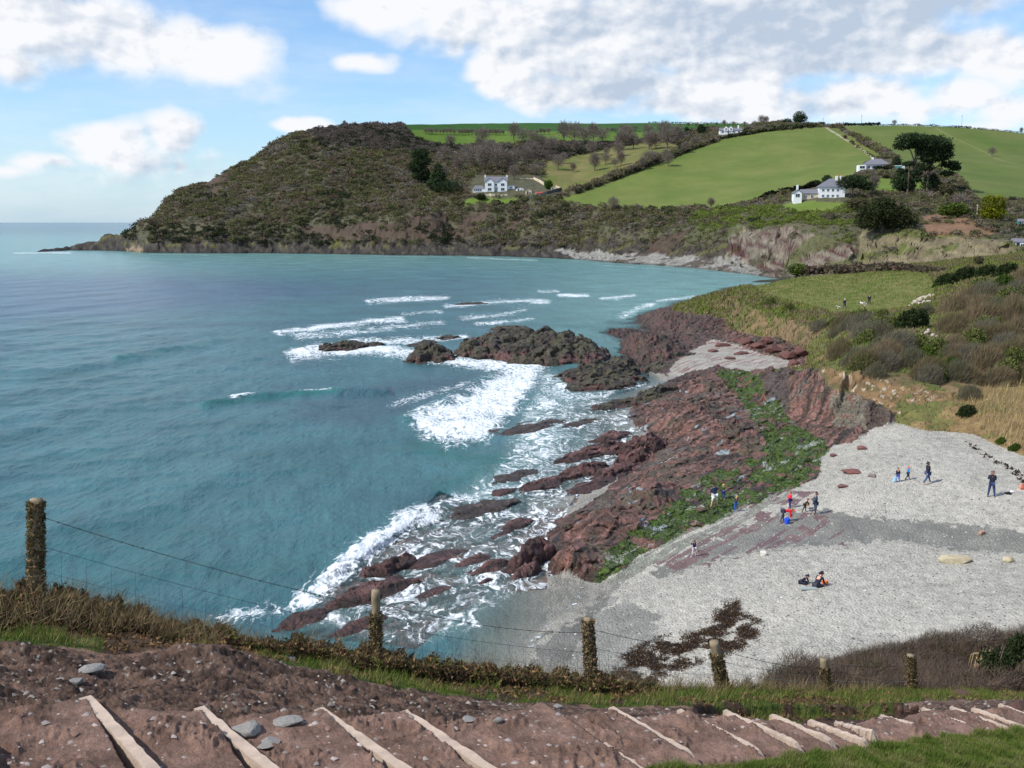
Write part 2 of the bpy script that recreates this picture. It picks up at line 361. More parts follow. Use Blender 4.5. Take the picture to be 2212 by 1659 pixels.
def ground(X, Y):
    X = np.asarray(X, float); Y = np.asarray(Y, float)
    return np.where(Y > 300, gsamp(FAR, X, np.maximum(Y, 301)), np.where(Y > 34, gsamp(MID, X, np.clip(Y, 34.1, 299)), gsamp(FOR, X, np.clip(Y, 3.5, 33.9))))
# ================================================================ far country: displacement and colours
g = FAR; X, Y, Z = g['X'], g['Y'], g['Z']; px, py = proj(X, Y, Z); g['px'], g['py'] = px, py
wob = 5 * fbm(X / 22, Y / 22, 3, 40); pxw, pyw = px + wob, py + .5 * wob
POLY_BIG = [(1205, 432), (1300, 400), (1400, 362), (1500, 324), (1560, 301), (1650, 285), (1780, 274), (1805, 276), (1860, 305), (1905, 340), (1865, 352), (1850, 385), (1780, 398), (1712, 412), (1640, 432), (1600, 446), (1450, 453), (1300, 449), (1240, 441)]
POLY_RIGHT = [(1790, 262), (2600, 262), (2600, 445), (2110, 432), (2085, 400), (2060, 380), (2000, 360), (1950, 350), (1900, 318), (1840, 288)]
POLY_UP = [(850, 255), (1600, 255), (1640, 276), (1560, 276), (1500, 284), (1440, 300), (1340, 312), (1260, 312), (1170, 306), (1100, 314), (1000, 316), (950, 312), (900, 302)]
POLY_ROUGH = [(1170, 385), (1210, 420), (1310, 385), (1400, 352), (1480, 318), (1420, 306), (1330, 318), (1270, 330), (1180, 350)]
POLY_LAWN = [(1680, 445), (1712, 436), (1760, 436), (1830, 440), (1800, 458), (1720, 458)]
POLY_LAWN2 = [(1860, 385), (2010, 388), (2020, 412), (1900, 420), (1850, 410)]
POLY_GARDEN = [(1010, 428), (1120, 430), (1130, 440), (1000, 441)]
f_big = inpoly(px, py, POLY_BIG); f_right = inpoly(px, py, POLY_RIGHT) & (Y > 470); f_up = inpoly(pxw, pyw, POLY_UP); f_rough = inpoly(pxw, pyw, POLY_ROUGH) & (Y > 600)
f_lawn = inpoly(pxw, pyw, POLY_LAWN) | inpoly(pxw, pyw, POLY_LAWN2) | inpoly(pxw, pyw, POLY_GARDEN)
grass = (f_big | f_right | f_up | f_lawn | f_rough) & (Z > 8) & (Y < 1300)
lowrock = (Z < 9 + 5 * fbm(X / 18, Y / 18, 3, 9)) & (px < 1600)
pink = inpoly(pxw, pyw, [(1590, 480), (1625, 505), (1700, 498), (1850, 535), (1858, 600), (1560, 600), (1575, 520)]) & (Y < 480)
tan = inpoly(pxw, pyw, [(1862, 500), (1960, 498), (2150, 520), (2300, 530), (2300, 600), (1850, 600)]) & (Y < 395)
slide = inpoly(pxw, pyw, [(880, 470), (960, 455), (965, 500), (950, 530), (880, 525)]) | inpoly(pxw, pyw, [(1110, 475), (1150, 462), (1100, 510), (1080, 505)]) | inpoly(pxw, pyw, [(1000, 470), (1060, 450), (1030, 500), (970, 530)]) | inpoly(pxw, pyw, [(440, 400), (480, 380), (500, 372), (470, 420), (455, 430)]) | inpoly(pxw, pyw, [(640, 490), (880, 478), (880, 515), (660, 520)]) | inpoly(pxw, pyw, [(1400, 520), (1490, 500), (1440, 560), (1400, 560)])
bracken = inpoly(pxw, pyw, [(1990, 470), (2060, 462), (2160, 500), (2130, 515), (2000, 512)]) & (Y < 420)
shingle = inpoly(pxw, pyw, [(1160, 535), (1240, 548), (1300, 545), (1480, 556), (1600, 570), (1650, 590), (1640, 602), (1560, 590), (1400, 577), (1300, 566), (1240, 562)]) & (Z < 2.6) & (Y < 700)
sand = inpoly(px, py, [(268, 542), (303, 538), (310, 543), (300, 547)]) & (Z < 5)
land = Z > -1.5
# relief
cliffy = (pink | tan | lowrock | slide) & ~grass
n1 = rdg(X / 26, Y / 26, 5, 21); n2 = fbm(X / 60, Y / 60, 3, 33)
amp = np.where(grass, 0, 1) * sst(-1, 4, Z)
seam = sst(300, 335, Y); amp = amp * seam
zb = Z.copy(); g['Z'] = Z = Z + amp * (1.5 * n2 + 1.2 * n1) * np.clip(Y / 500, .4, 1.2) + np.where(lowrock, 2.2 * rdg(X / 9, Y / 14, 4, 3) * sst(-2, 1, Z), 0) + np.where((pink | tan), 1.6 * rdg((X + Z * 1.5) / 5, Z / 11 + Y / 60, 3, 8), 0)
Z += np.where(grass, .9 * fbm(X / 90, Y / 90, 2, 2), 0)
g['Z'] = Z
Z = g['Z'] = zb * (1 - seam) + Z * seam
cw = np.where(cliffy, 1.0, .25) * seam
g['dx'] = cw * (2.2 * fbm(X / 9, Z / 4 + Y / 40, 4, 71) + 1.0 * gn(X / 2.5, Z / 1.4, 72)); g['dy'] = cw * (3.0 * fbm(X / 8, Z / 4 + 9, 4, 73) + 1.2 * gn(X / 2.5, Z / 1.3, 74))
C = np.zeros(Z.shape + (3,)); n = fbm(X / 14, (Y + 3 * Z) / 14, 5, 50); nn = fbm(X / 45, (Y + 2 * Z) / 45, 4, 60)
def cset(m, a, b=None, f=None):
    if b is None: C[m] = a
    else: f = np.clip(f, 0, 1)[..., None]; C[m] = (a * (1 - f) + b * f)[m]
ones = np.ones_like(Z, bool)
cset(ones, L(84, 78, 60), L(74, 75, 52), .5 + 1.2 * nn)
cset(f_rough, L(92, 100, 48), L(118, 108, 70), .45 + 1.2 * fbm(X / 20, Y / 20, 4, 4))
cset(f_big, L(88, 104, 46), L(108, 114, 60), .4 + .9 * fbm(X / 40 + Y / 90, Y / 60 - X / 90, 5, 14))
cset(f_right, L(82, 99, 44), L(102, 108, 58), .4 + .9 * fbm(X / 40, Y / 60, 5, 15))
up2 = f_up & (py < 281 + .01 * (px - 900)); cset(f_up, L(78, 106, 34), L(92, 112, 44), .5 + nn); cset(up2, L(46, 80, 24), L(52, 86, 30), .5 + nn)
cset(f_lawn, L(88, 112, 40), L(104, 116, 56), .5 + n)
g['grass'] = grass
st = fbm((X * .8 + Z * 1.1) / 2.6, (Z * .8 - X * .5) / 16 + Y / 50, 4, 70)
cset(lowrock & ~grass, L(46, 43, 40), L(84, 78, 66), .35 + 1.8 * st); m = lowrock & (n > .22) & (Z > 4); cset(m, L(92, 90, 50))
cset(pink & (n < .22), L(98, 80, 74), L(132, 124, 108), .5 + 2.2 * st); m = pink & (st < -.12) & (n < .22); cset(m, L(82, 56, 54)); m = pink & (nn > .12); cset(m, L(92, 92, 60))
cset(tan & (n < .1), L(104, 94, 74), L(132, 122, 94), .5 + 1.8 * st); m = tan & (n > .1); cset(m, L(92, 98, 50))
cset(slide & ~grass, L(78, 68, 54), L(72, 56, 47), .5 + 1.5 * st); cset(bracken, L(126, 96, 74), L(108, 86, 60), .5 + n)
cset(shingle, L(150, 148, 140), L(120, 118, 110), .5 + 2 * fbm(X / 2, (Y + 4 * Z) / 2, 3, 3)); m = shingle & (n < -.15); cset(m, L(84, 76, 66)); cset(sand, L(140, 122, 98))
wet = (Z < .7) & ~sand; C[wet] *= .45
lane = (np.abs(px - np.interp(py, [273, 300, 330, 352, 372], [1782, 1822, 1872, 1900, 1925])) < 3.0) & (py > 274) & (py < 372) & (Y > 550); cset(lane, L(150, 148, 120))
lane2 = (np.abs(px - np.interp(py, [276, 300, 330, 360], [1792, 1842, 1900, 1945])) < 2.0) & (py > 276) & (py < 365) & (Y > 550); cset(lane2, L(96, 84, 66))
trk = (np.abs(px - np.interp(py, [276, 300, 320, 345, 372], [2020, 2065, 2110, 2160, 2260])) < 3) & (py > 276) & (py < 372) & (Y > 550); C[trk] = C[trk] * .75 + L(140, 140, 100) * .25
g['C'] = C; scrubm = land & ~grass & ~shingle & ~sand & ~(lowrock & (Z < 6 + 3 * n)) & ~(pink & (n < .22)) & ~(tan & (n < .1)) & ~(slide & (n < .1)) & ~(bracken & (n < .05)); g['scrub'] = scrubm.astype(float)
M_hill = pmat('hillside', attr=True, nscale=.25, namt=.3, bump=.6, bscale=.5, bdist=1.2, obj=False)
M_field = pmat('field_grass', attr=True, nscale=.05, namt=.12, bump=.15, bscale=.6, bdist=.5, obj=False, rough=.9, spec=.15)
vg = lambda M: M[:-1, :-1] & M[1:, 1:] & M[:-1, 1:] & M[1:, :-1]
fg = vg(grass | lane); fl = (np.maximum(np.maximum(Z[:-1, :-1], Z[1:, 1:]), np.maximum(Z[:-1, 1:], Z[1:, :-1])) > -2.2)
o = submesh('fields', g, fg & fl, M_field); tag(o, 'sunlit green pasture fields on the hill', 'field', kind='structure')
cl_ = vg((pink | tan | lowrock)) & ~fg
o = submesh('sea_cliffs', g, cl_ & fl, pmat('cliff_rock', attr=True, nscale=.35, namt=.35, bump=.9, bscale=.45, bdist=1.5, obj=False), smooth=False); tag(o, 'dark and pink rock cliffs round the bay', 'cliff', kind='structure')
o = submesh('hills', g, ~fg & ~cl_ & fl, M_hill); tag(o, 'scrub covered headland and hillside above the bay', 'hill', kind='structure')

# ================================================================ middle ground
g = MID; X, Y, Z = g['X'], g['Y'], g['Z']
px, py = proj(X, Y, Z); wob = 6 * fbm(X / 2.2, Y / 3, 4, 41); pxw, pyw = px + wob, py + .6 * wob
POLY_ROCK = [(1185, 1245), (1170, 1140), (1290, 1080), (1360, 1010), (1420, 955), (1350, 905), (1375, 862), (1480, 805), (1560, 790), (1620, 806), (1655, 786), (1700, 792), (1770, 800), (1800, 822), (1850, 846), (1910, 872), (1935, 905), (1880, 930), (1840, 958),
             (1800, 962), (1775, 990), (1768, 1030), (1700, 1062), (1560, 1120), (1400, 1190), (1310, 1252), (1275, 1258), (1230, 1240)]
POLY_ROCK2 = [(1300, 700), (1420, 672), (1500, 640), (1600, 610), (1600, 700), (1700, 735), (1745, 745), (1755, 800), (1735, 808), (1725, 786), (1640, 772), (1560, 752), (1480, 790), (1440, 812), (1350, 790)]
POLY_INLET = [(1440, 812), (1470, 770), (1540, 735), (1590, 745), (1650, 768), (1700, 778), (1728, 792), (1725, 806), (1660, 798), (1600, 800), (1540, 792), (1480, 806)]
POLY_MEADOW = [(1620, 618), (1700, 595), (1850, 585), (2005, 580), (2020, 640), (1960, 665), (1900, 672), (1800, 675), (1720, 655), (1660, 640)]
POLY_BANK = [(1590, 600), (2700, 500), (2700, 1060), (2300, 1010), (2212, 985), (2150, 962), (2110, 940), (2060, 930), (2000, 928), (1935, 914), (1920, 892), (1858, 868), (1800, 844), (1764, 812), (1740, 800), (1745, 758), (1700, 740), (1640, 728), (1600, 720), (1570, 708)]
beach_z = Z > -.2
meadow = inpoly(pxw, py, POLY_MEADOW) & (Y > 140) & (Z > 5)
bank = (inpoly(pxw, pyw, POLY_BANK) | (Y > 105) & (Z > 3.2) | (Y > 190) & (Z > 2)) & ~meadow & (Z > 1.2)
inlet = inpoly(pxw, pyw, POLY_INLET) & (Z < 3) & ~bank
rock = ((inpoly(pxw, pyw, POLY_ROCK) | inpoly(pxw, pyw, POLY_ROCK2)) & ~inlet & ~bank & ~meadow)
bigface = inpoly(pxw, pyw, [(1650, 788), (1700, 792), (1768, 812), (1800, 846), (1860, 870), (1928, 892), (1935, 912), (1860, 935), (1740, 905), (1650, 860)]) & (Y > 80) & (Y < 112)
rock |= bigface; bank &= ~bigface
redpatch = ~rock & ~bank & (inpoly(pxw, pyw, [(1560, 1125), (1700, 1060), (1760, 1060), (1700, 1110), (1600, 1160), (1480, 1230), (1400, 1225)]) | inpoly(pxw, pyw, [(1690, 1165), (1740, 1120), (1790, 1105), (1800, 1120), (1730, 1175)])) 
def blob(px0, py0, z0, rx, ry, h, X, Y, pw=2.0, wa=.35, seed=0, strip=0):
    x0, y0, _ = onz(px0, py0, z0); d0 = math.hypot(x0, y0)
    rxm = rx * y0 / F; rym = ry * y0 * y0 / ((EYE - z0) * F); dx = (X - x0) / rxm; dy = (Y - y0) / rym
    if strip:
        Ls = 1.15 * math.hypot(rxm, rym) * strip; Lt = .62 * math.hypot(rxm, rym) / strip; sx0, sy0 = X - x0, Y - y0; dx = (sx0 * .78 - sy0 * .62) / Lt; dy = (sx0 * .62 + sy0 * .78) / Ls
    d = np.sqrt(dx * dx + dy * dy) + wa * fbm(X / max(1.2, rxm * .5), Y / max(1.5, rym * .4), 3, 90 + seed)
    return h * np.clip(1 - np.clip(d, 0, 3) ** pw, -.6, 1)
def strata(X, Y, sc=1.0):
    t = (X * .78 - Y * .62) / sc; s = (X * .62 + Y * .78) / sc
    w = t + .5 * fbm(s / 3, t / 1.2, 3, 77)
    saw = (w / 1.15) % 1.0; saw = np.where(saw < .75, saw / .75, (1 - saw) / .25)
    saw2 = (w / .43 + .3) % 1.0
    cr = np.abs(gn(s / 1.6 + .6 * gn(s, t, 3), t / .8, 31)); cr2 = np.abs(gn(s / .7, t / .38, 33))
    return .26 * saw + .14 * saw2 + .42 * rdg(s / 3.2, t / 1.0, 3, 12) + .5 * fbm(s / 6, t / 3, 3, 19) + .07 * rdg(s / .9, t / .3, 3, 35) - .22 * np.clip(.12 - cr, 0, 1) / .12 - .08 * np.clip(.14 - cr2, 0, 1) / .14
rockf = rock.astype(float)
def blurf(A, n):
    for _ in range(n):
        for ax in (0, 1):
            P = np.pad(A, [(1, 1) if k == ax else (0, 0) for k in (0, 1)], mode='edge')
            A = .5 * A + .25 * (P[2:] + P[:-2] if ax == 0 else P[:, 2:] + P[:, :-2])
    return A
rf = blurf(rockf, 8); bf = blurf(bank.astype(float), 6); mf = blurf(meadow.astype(float), 10)
S = strata(X, Y)
dist = np.clip(Y / 90, .8, 2.0)
for q in ((1400, 760, 0, 66, 30, 3.2), (1345, 722, 0, 50, 14, 1.3), (1480, 712, .3, 90, 22, 1.6), (1530, 668, 0, 80, 18, .9), (1440, 690, 0, 90, 10, .8), (1650, 745, 1.7, 60, 10, 1.2),
          (1700, 765, 2, 35, 8, 1.3), (1560, 950, 1.2, 110, 32, 1.1), (1390, 1075, .9, 60, 36, 1.0), (1490, 900, 1.2, 70, 30, 1.0), (1300, 1140, .6, 110, 34, .8), (1240, 1215, .4, 52, 26, .8), (1660, 850, 1.6, 50, 26, 1.8), (1740, 880, 2, 90, 22, 1.6), (1870, 905, 2.6, 60, 30, 1.8), (1840, 950, 2.4, 50, 14, 1.0),
          (1520, 835, 1.2, 70, 16, 1.0), (1700, 1010, 1.4, 60, 18, .7), (1500, 880, 1, 130, 20, .4)):
    bz = blob(*q, X, Y, seed=q[0] % 7); Z = Z + np.clip(bz, 0, 9) * np.clip(.75 + .5 * S, .3, 1.4) * (.8 if q[1] < 800 and q[0] < 1560 else .55 * rf)
    if q[1] < 800: 
        k = (bz > .25) & ~bank & ~meadow; rock |= k
rf = np.maximum(rf, blurf(rock.astype(float), 4))
Z = Z + rf * (.46 * S - .10) * dist * sst(-1.5, .4, Z + rf * .6 * S)
grn = inpoly(px + 4 * wob, py + 2 * wob, [(1270, 1262), (1330, 1180), (1420, 1120), (1500, 1040), (1600, 1005), (1650, 960), (1610, 880), (1570, 840), (1540, 800), (1620, 800), (1660, 860), (1720, 920), (1790, 960), (1780, 1000), (1740, 1040), (1620, 1090), (1500, 1140), (1390, 1200), (1300, 1256)]) & rock
Z = np.where(bank | meadow, Z, Z)
bankslope = bank & (Y < 200)
Z = Z + bf * (.45 * fbm(X / 5, Y / 6, 4, 5) + .22 * fbm(X / 1.1, Y / 1.3, 4, 6)) * (1 - mf) + mf * .12 * fbm(X / 3, Y / 3, 4, 6)
shing = ~(rock | bank | meadow); Z = Z + shing * (.05 * fbm(X / 3, Y / 4, 4, 7) + .025 * fbm(X / .5, Y / .5, 3, 8))
# burn the reefs just offshore a little below the surface so the red rock shows through
reef = inpoly(pxw, pyw, [(1300, 1000), (1240, 1090), (1100, 1120), (950, 1100), (880, 1180), (700, 1290), (650, 1420), (900, 1440), (1060, 1290), (1180, 1270), (1190, 1140)]) & (Z < .2)
Zr = -.55 + .62 * S; Z = np.where(reef, np.maximum(np.minimum(Z, -.12), np.clip(Zr, -.9, .12)), Z)
sm = sst(300, 282, Y); Z = g['Z'] * (1 - sm) + Z * sm
g['Z'] = Z; rk = np.maximum(rf, bf * .7) * sm * (1 - mf); g['dx'] = rk * (.35 * fbm(X / 1.1, Y / 2 + Z * 1.5, 4, 75) + .13 * gn(X / .35, Z * 3 + Y / .8, 76)); g['dy'] = rk * (.6 * fbm(X / 1.0 + 7, Y / 2 + Z * 1.7, 4, 77) + .22 * gn(X / .35, Z * 3 + Y / .8, 78))
C = np.zeros(Z.shape + (3,)); n = fbm(X / 1.6, (Y + Z) / 2.2, 5, 50); nn = fbm(X / 9, Y / 9, 4, 60); fine = fbm(X / .45, Y / .7, 3, 61)
cset(ones_ := np.ones_like(Z, bool), L(174, 169, 156), L(148, 144, 133), .5 + .8 * nn + 1.2 * fine)
damp = inpoly(px + 2 * wob + 26 * fine, py + 1.5 * wob + 16 * fine, [(1400, 1235), (1500, 1190), (1620, 1130), (1700, 1105), (1780, 1100), (1900, 1120), (2060, 1130), (2300, 1165), (2300, 1200), (2050, 1185), (1950, 1165), (1800, 1180), (1650, 1185), (1500, 1225), (1420, 1250)])
cset(damp & shing, L(106, 105, 98), L(126, 124, 115), .5 + 1.2 * n); stx = fbm((X * .62 + Y * .78) / 6, (X * .78 - Y * .62) / .55, 4, 81)
m = damp & shing & (stx > .16) & (px < 1830); cset(m, L(104, 82, 82))
m = shing & ~damp & inpoly(px + 9 * wob + 30 * fine, py + 4 * wob + 24 * fine, [(1180, 1560), (1150, 1400), (1260, 1320), (1330, 1290), (1430, 1330), (1400, 1420), (1330, 1480)]); cset(m, L(134, 132, 124), L(114, 112, 104), .4 + 1.5 * n)
wetb = shing & (Z < .35); C[wetb] *= .62
cset(inlet, L(160, 156, 146), L(136, 130, 118), .5 + n)
m = inlet & (stx > .22); cset(m, L(122, 80, 74))
red = L(112, 77, 62); dk = L(64, 52, 43); gy = L(110, 100, 88); pk = L(136, 100, 90)
cset(rock, red, dk, .45 + 1.5 * n); m = rock & (stx > .12); cset(m, pk, red, .3 + fine); m = rock & (stx < -.2); cset(m, dk, L(40, 34, 30), .5 + fine); m = rock & (n > .25) & (fine > -.1); cset(m, L(92, 84, 58), dk, .3 + fine); m = rock & (fbm(X / 3.5, Y / 5, 3, 87) > .2) & (fine + n > -.2); cset(m, L(74, 66, 46), L(96, 80, 62), .5 + 1.5 * fine); m = rock & (nn > .22) & (n > -.1); cset(m, gy, dk, .5 + 1.2 * fine)
far_r = rock & (px < 1560) & (Y > 130); cset(far_r, L(62, 52, 44), L(88, 66, 58), .5 + 1.5 * n); m = far_r & (n > .2); cset(m, L(74, 72, 54)); m = far_r & (stx < -.12); cset(m, L(96, 66, 60))
gp = grn & (n + .5 * nn + .6 * stx - .2 * S > -.26); cset(gp, L(78, 100, 26), L(50, 66, 24), .45 + 1.5 * fine)
m = grn & (stx > .28) & (fine < .1); cset(m, L(146, 150, 138))
m = rock & bigface & (px + 6 * wob > 1795) & (px - 5 * wob < 1870) & (fine + n > -.25); cset(m, L(124, 118, 98), L(98, 90, 78), .5 + 2 * n)
m = redpatch & (n + stx > -.05); cset(m, L(122, 104, 100), L(102, 80, 78), .5 + 1.5 * n)
C[rock & (Z < .45)] *= .62
cset(reef & (Z < .3), L(132, 88, 74), L(104, 80, 68), .5 + 1.5 * n)
# earth bank
cset(bank, L(94, 104, 46), L(94, 84, 56), .45 + 1.3 * n)
slopey = np.abs(np.gradient(Z, axis=0)) / np.gradient(Y, axis=0)
m = bank & (Y < 205) & ((blurf(slopey, 5) > .30) | (nn < -.2)) & (n < .12) & (nn < .2); cset(m, L(128, 108, 76), L(106, 86, 60), .5 + 1.5 * n)
ochre = inpoly(px + wob, py + wob, [(1775, 795), (1860, 812), (1960, 838), (2030, 850), (2030, 878), (1930, 890), (1850, 860), (1790, 820)]) & bank & (Y < 115); cset(ochre, L(146, 112, 78), L(122, 94, 64), .5 + 1.4 * n)
pale = inpoly(px + wob, py + wob, [(1990, 915), (2120, 925), (2160, 955), (2230, 985), (2160, 970), (2060, 945)]) & bank & (n > 0); cset(pale, L(176, 166, 128))
reed = inpoly(px + wob, py + wob, [(2090, 850), (2150, 835), (2400, 835), (2400, 975), (2180, 960), (2150, 910)]) & bank; cset(reed, L(144, 126, 86), L(122, 112, 64), .5 + n)
cset(meadow, L(92, 102, 50), L(118, 114, 68), .45 + 1.3 * n); tr = meadow & (fine > -9) & (np.abs(px - np.interp(py, [590, 640, 670], [1940, 1830, 1850])) < 10); cset(tr, L(92, 106, 48))
m = rock & ~bigface & (Y < 120) & (stx > .02) & (fbm(X / 2.2 + 5, Y / 3, 4, 83) > .34) & (px > 1230); cset(m, L(150, 160, 162)); m = inpoly(px + wob, py + wob, [(1290, 1258), (1420, 1180), (1560, 1115), (1700, 1055), (1720, 1070), (1580, 1135), (1440, 1205), (1330, 1262)]) & (stx > -.05) & ~gp; cset(m, L(134, 138, 122), L(112, 108, 98), .5 + fine)
m = rock & bigface & (px + wob < 1702); cset(m, L(88, 76, 70), L(68, 58, 52), .5 + n); m = rock & (px + wob > 1872) & (px < 1945) & (py > 860); cset(m, L(96, 80, 68), L(72, 60, 52), .5 + 1.5 * n); m = bank & (py > 845) & (py < 990) & (px > 1925) & (nn < 9); cset(m, L(140, 118, 80), L(116, 96, 64), .5 + 1.5 * n); m = m & (nn + .5 * n > .2); cset(m, L(92, 98, 50), L(112, 106, 62), .5 + n); cset(ochre, L(140, 112, 78), L(104, 84, 58), .5 + 2.2 * n + fine); m = ochre & (fine > .3); cset(m, L(176, 166, 146)); m = ochre & (nn + n > .25); cset(m, L(96, 98, 52))
g['C'] = C; g['rock'] = rock; g['gp'] = gp; g['bank'] = bank; g['meadow'] = meadow; g['grn'] = grn
for k, v in dict(px=px, py=py, n=n, nn=nn).items(): g[k] = v
def rock_mat():
    m, t, b = newmat('shore_rock'); pos = t.a('ShaderNodeNewGeometry').outputs['Position']; base = t.a('ShaderNodeAttribute', attribute_name='Col').outputs['Color']
    mp = t.a('ShaderNodeVectorRotate', {'Vector': pos, 'Angle': .90}, rotation_type='Z_AXIS').outputs[0]
    mp = t.a('ShaderNodeVectorMath', {0: mp, 1: (.55, 4.2, 3.0)}, operation='MULTIPLY').outputs[0]
    a1 = t.a('ShaderNodeTexNoise', {'Vector': mp, 'Scale': .8, 'Detail': 7, 'Roughness': .68, 'Distortion': .35}).outputs['Fac']
    a2 = t.a('ShaderNodeTexNoise', {'Vector': pos, 'Scale': 1.6, 'Detail': 8, 'Roughness': .75}).outputs['Fac']
    v = t.a('ShaderNodeTexVoronoi', {'Vector': mp, 'Scale': .7}, feature='DISTANCE_TO_EDGE').outputs['Distance']
    crk = t.a('ShaderNodeMapRange', {'Value': v, 'From Min': 0, 'From Max': .09, 'To Min': .55, 'To Max': 1}).outputs[0]
    f = t.math('ADD', t.a('ShaderNodeMapRange', {'Value': a1, 'From Min': .3, 'From Max': .7, 'To Min': .5, 'To Max': 1.2}).outputs[0], t.a('ShaderNodeMapRange', {'Value': a2, 'From Min': .3, 'From Max': .7, 'To Min': .0, 'To Max': .75}).outputs[0])
    f = t.math('MULTIPLY', f, crk); sc = t.a('ShaderNodeVectorMath', {0: base}, operation='SCALE'); t.l.new(f, sc.inputs['Scale']); t.l.new(sc.outputs[0], b.inputs['Base Color'])
    h = t.math('ADD', t.math('MULTIPLY', a1, 1.2), t.math('ADD', t.math('MULTIPLY', a2, .6), t.math('MULTIPLY', crk, .35)))
    bp = t.a('ShaderNodeBump', {'Height': h, 'Strength': 1.0, 'Distance': .35}); t.l.new(bp.outputs[0], b.inputs['Normal']); b.inputs['Roughness'].default_value = .6; return m
M_rock = rock_mat()
def shingle_mat():
    m, t, b = newmat('shingle'); co = t.a('ShaderNodeNewGeometry').outputs['Position']
    base = t.a('ShaderNodeAttribute', attribute_name='Col').outputs['Color']
    v = t.a('ShaderNodeTexVoronoi', {'Vector': co, 'Scale': 8.5, 'Randomness': 1.0}); v2 = t.a('ShaderNodeTexVoronoi', {'Vector': co, 'Scale': 26.0})
    nz = t.a('ShaderNodeTexNoise', {'Vector': co, 'Scale': .45, 'Detail': 8, 'Roughness': .72}).outputs['Fac']
    s1 = t.a('ShaderNodeSeparateColor', {'Color': v.outputs['Color']}).outputs[0]; s2 = t.a('ShaderNodeSeparateColor', {'Color': v2.outputs['Color']}).outputs[1]
    f = t.math('ADD', t.math('MULTIPLY', s1, .22), t.math('ADD', t.math('MULTIPLY', s2, .24), t.math('MULTIPLY', nz, .75)))
    dk = t.a('ShaderNodeMapRange', {'Value': t.a('ShaderNodeTexNoise', {'Vector': co, 'Scale': 2.6, 'Detail': 4, 'Roughness': .8}).outputs['Fac'], 'From Min': .6, 'From Max': .68, 'To Min': 1, 'To Max': .62}).outputs[0]
    sc = t.a('ShaderNodeVectorMath', {0: base}, operation='SCALE'); t.l.new(t.math('MULTIPLY', t.math('ADD', f, .44), dk), sc.inputs['Scale'])
    t.l.new(sc.outputs[0], b.inputs['Base Color']); b.inputs['Roughness'].default_value = .85
    bp = t.a('ShaderNodeBump', {'Height': v.outputs['Distance'], 'Strength': .7, 'Distance': .12}); bp.invert = True; t.l.new(bp.outputs[0], b.inputs['Normal']); return m
M_shing = shingle_mat()
M_bank = pmat('bank_earth', attr=True, nscale=1.6, namt=.35, bump=.9, bscale=2.5, bdist=.3, obj=False)
fl = (np.maximum(np.maximum(Z[:-1, :-1], Z[1:, 1:]), np.maximum(Z[:-1, 1:], Z[1:, :-1])) > -2.3)
fr, fb, fm = vg(rock | reef), vg(bank), vg(meadow)
tag(submesh('rocky_shore', g, fr & fl, M_rock, smooth=False), 'red and weed-green rock platform between sea and beach', 'rocky shore', kind='structure')
tag(submesh('earth_bank', g, fb & ~fr & fl, M_bank), 'ochre earth bank with grass above the beach', 'bank', kind='structure')
tag(submesh('meadow', g, fm & ~fb & ~fr & fl, pmat('meadow_grass', attr=True, nscale=.8, namt=.25, bump=.4, bscale=3, bdist=.15, obj=False, rough=.9, spec=.1)), 'short green meadow on the low point', 'meadow', kind='structure')
tag(submesh('beach', g, ~(fm | fb | fr) & fl, M_shing), 'pale grey shingle beach', 'beach', kind='structure')

# ================================================================ foreground
g = FOR; X, Y, Z = g['X'], g['Y'], g['Z']; px, py = proj(X, Y, Z); wob = 14 * fbm(X / .5, Y / .5, 4, 42)
BOARDS = [((185, 1520), (305, 1659), (430, 1804)), ((430, 1543), (555, 1659), (700, 1790)), ((690, 1545), (838, 1659), (960, 1752)), ((872, 1550), (1024, 1659), (1150, 1750)), ((1158, 1537), (1247, 1589), None), ((1302, 1624), (1353, 1659), (1480, 1745)), ((1320, 1543), (1515, 1659), None),
          ((1466, 1545), (1662, 1650), None), ((1565, 1546), (1742, 1632), None), ((1665, 1554), (1812, 1622), None), ((1747, 1565), (1886, 1624), None), ((1803, 1568), (1899, 1602), None), ((1901, 1554), (1983, 1583), None),
          ((1992, 1539), (2100, 1583), None), ((2053, 1536), (2197, 1594), None), ((2100, 1538), (2260, 1602), None), ((2158, 1531), (2300, 1588), None)]
onp = inpoly(px, py, [(a, b) for a, b in PTH] + [(2300, 3000), (-2000, 3000), (-2000, 1530)]) | (py > 1660)
t_ = (X + 3.02) * .84 + (Y - 7) * .543
bt = []
for a, b_, c_ in BOARDS:
    x, y, z = onpath(*a); bt.append((x + 3.02) * .84 + (y - 7) * .543)
bt = np.array(sorted(bt)); bt = bt[np.r_[True, np.diff(bt) > .3]]; bt = np.r_[bt[0] - .74 * np.arange(6, 0, -1), bt, bt[-1] + .7 * np.arange(1, 8)]
k = np.clip(np.searchsorted(bt, t_) - 1, 0, len(bt) - 2); fr_ = (t_ - bt[k]) / (bt[k + 1] - bt[k])
pathm = blurf((inpoly(px + wob, py + .5 * wob, [(a, b + 4) for a, b in PTH] + [(2300, 3000), (-2000, 3000), (-2000, 1530)])).astype(float), 3)
g2 = inpoly(px + wob * .6, py + .5 * wob, [(1395, 1672), (1640, 1662), (1700, 1647), (1830, 1634), (1900, 1619), (2050, 1603), (2130, 1594), (2300, 1580), (2600, 1580), (2600, 2400), (1100, 2400)])
tread = (fr_ - .45) * .13 * (bt[k + 1] - bt[k]) / .7
Z = Z + pathm * np.where(g2, .06, tread) + pathm * ~g2 * (.036 * fbm(X / .35, Y / .35, 5, 3, .6) + .05 * np.clip(rdg(X / .12 + .5 * fbm(X, Y, 2, 1), Y / .2, 3, 4), 0, 1) * sst(0, .25, fbm(X / .5, Y / .5, 2, 9)))
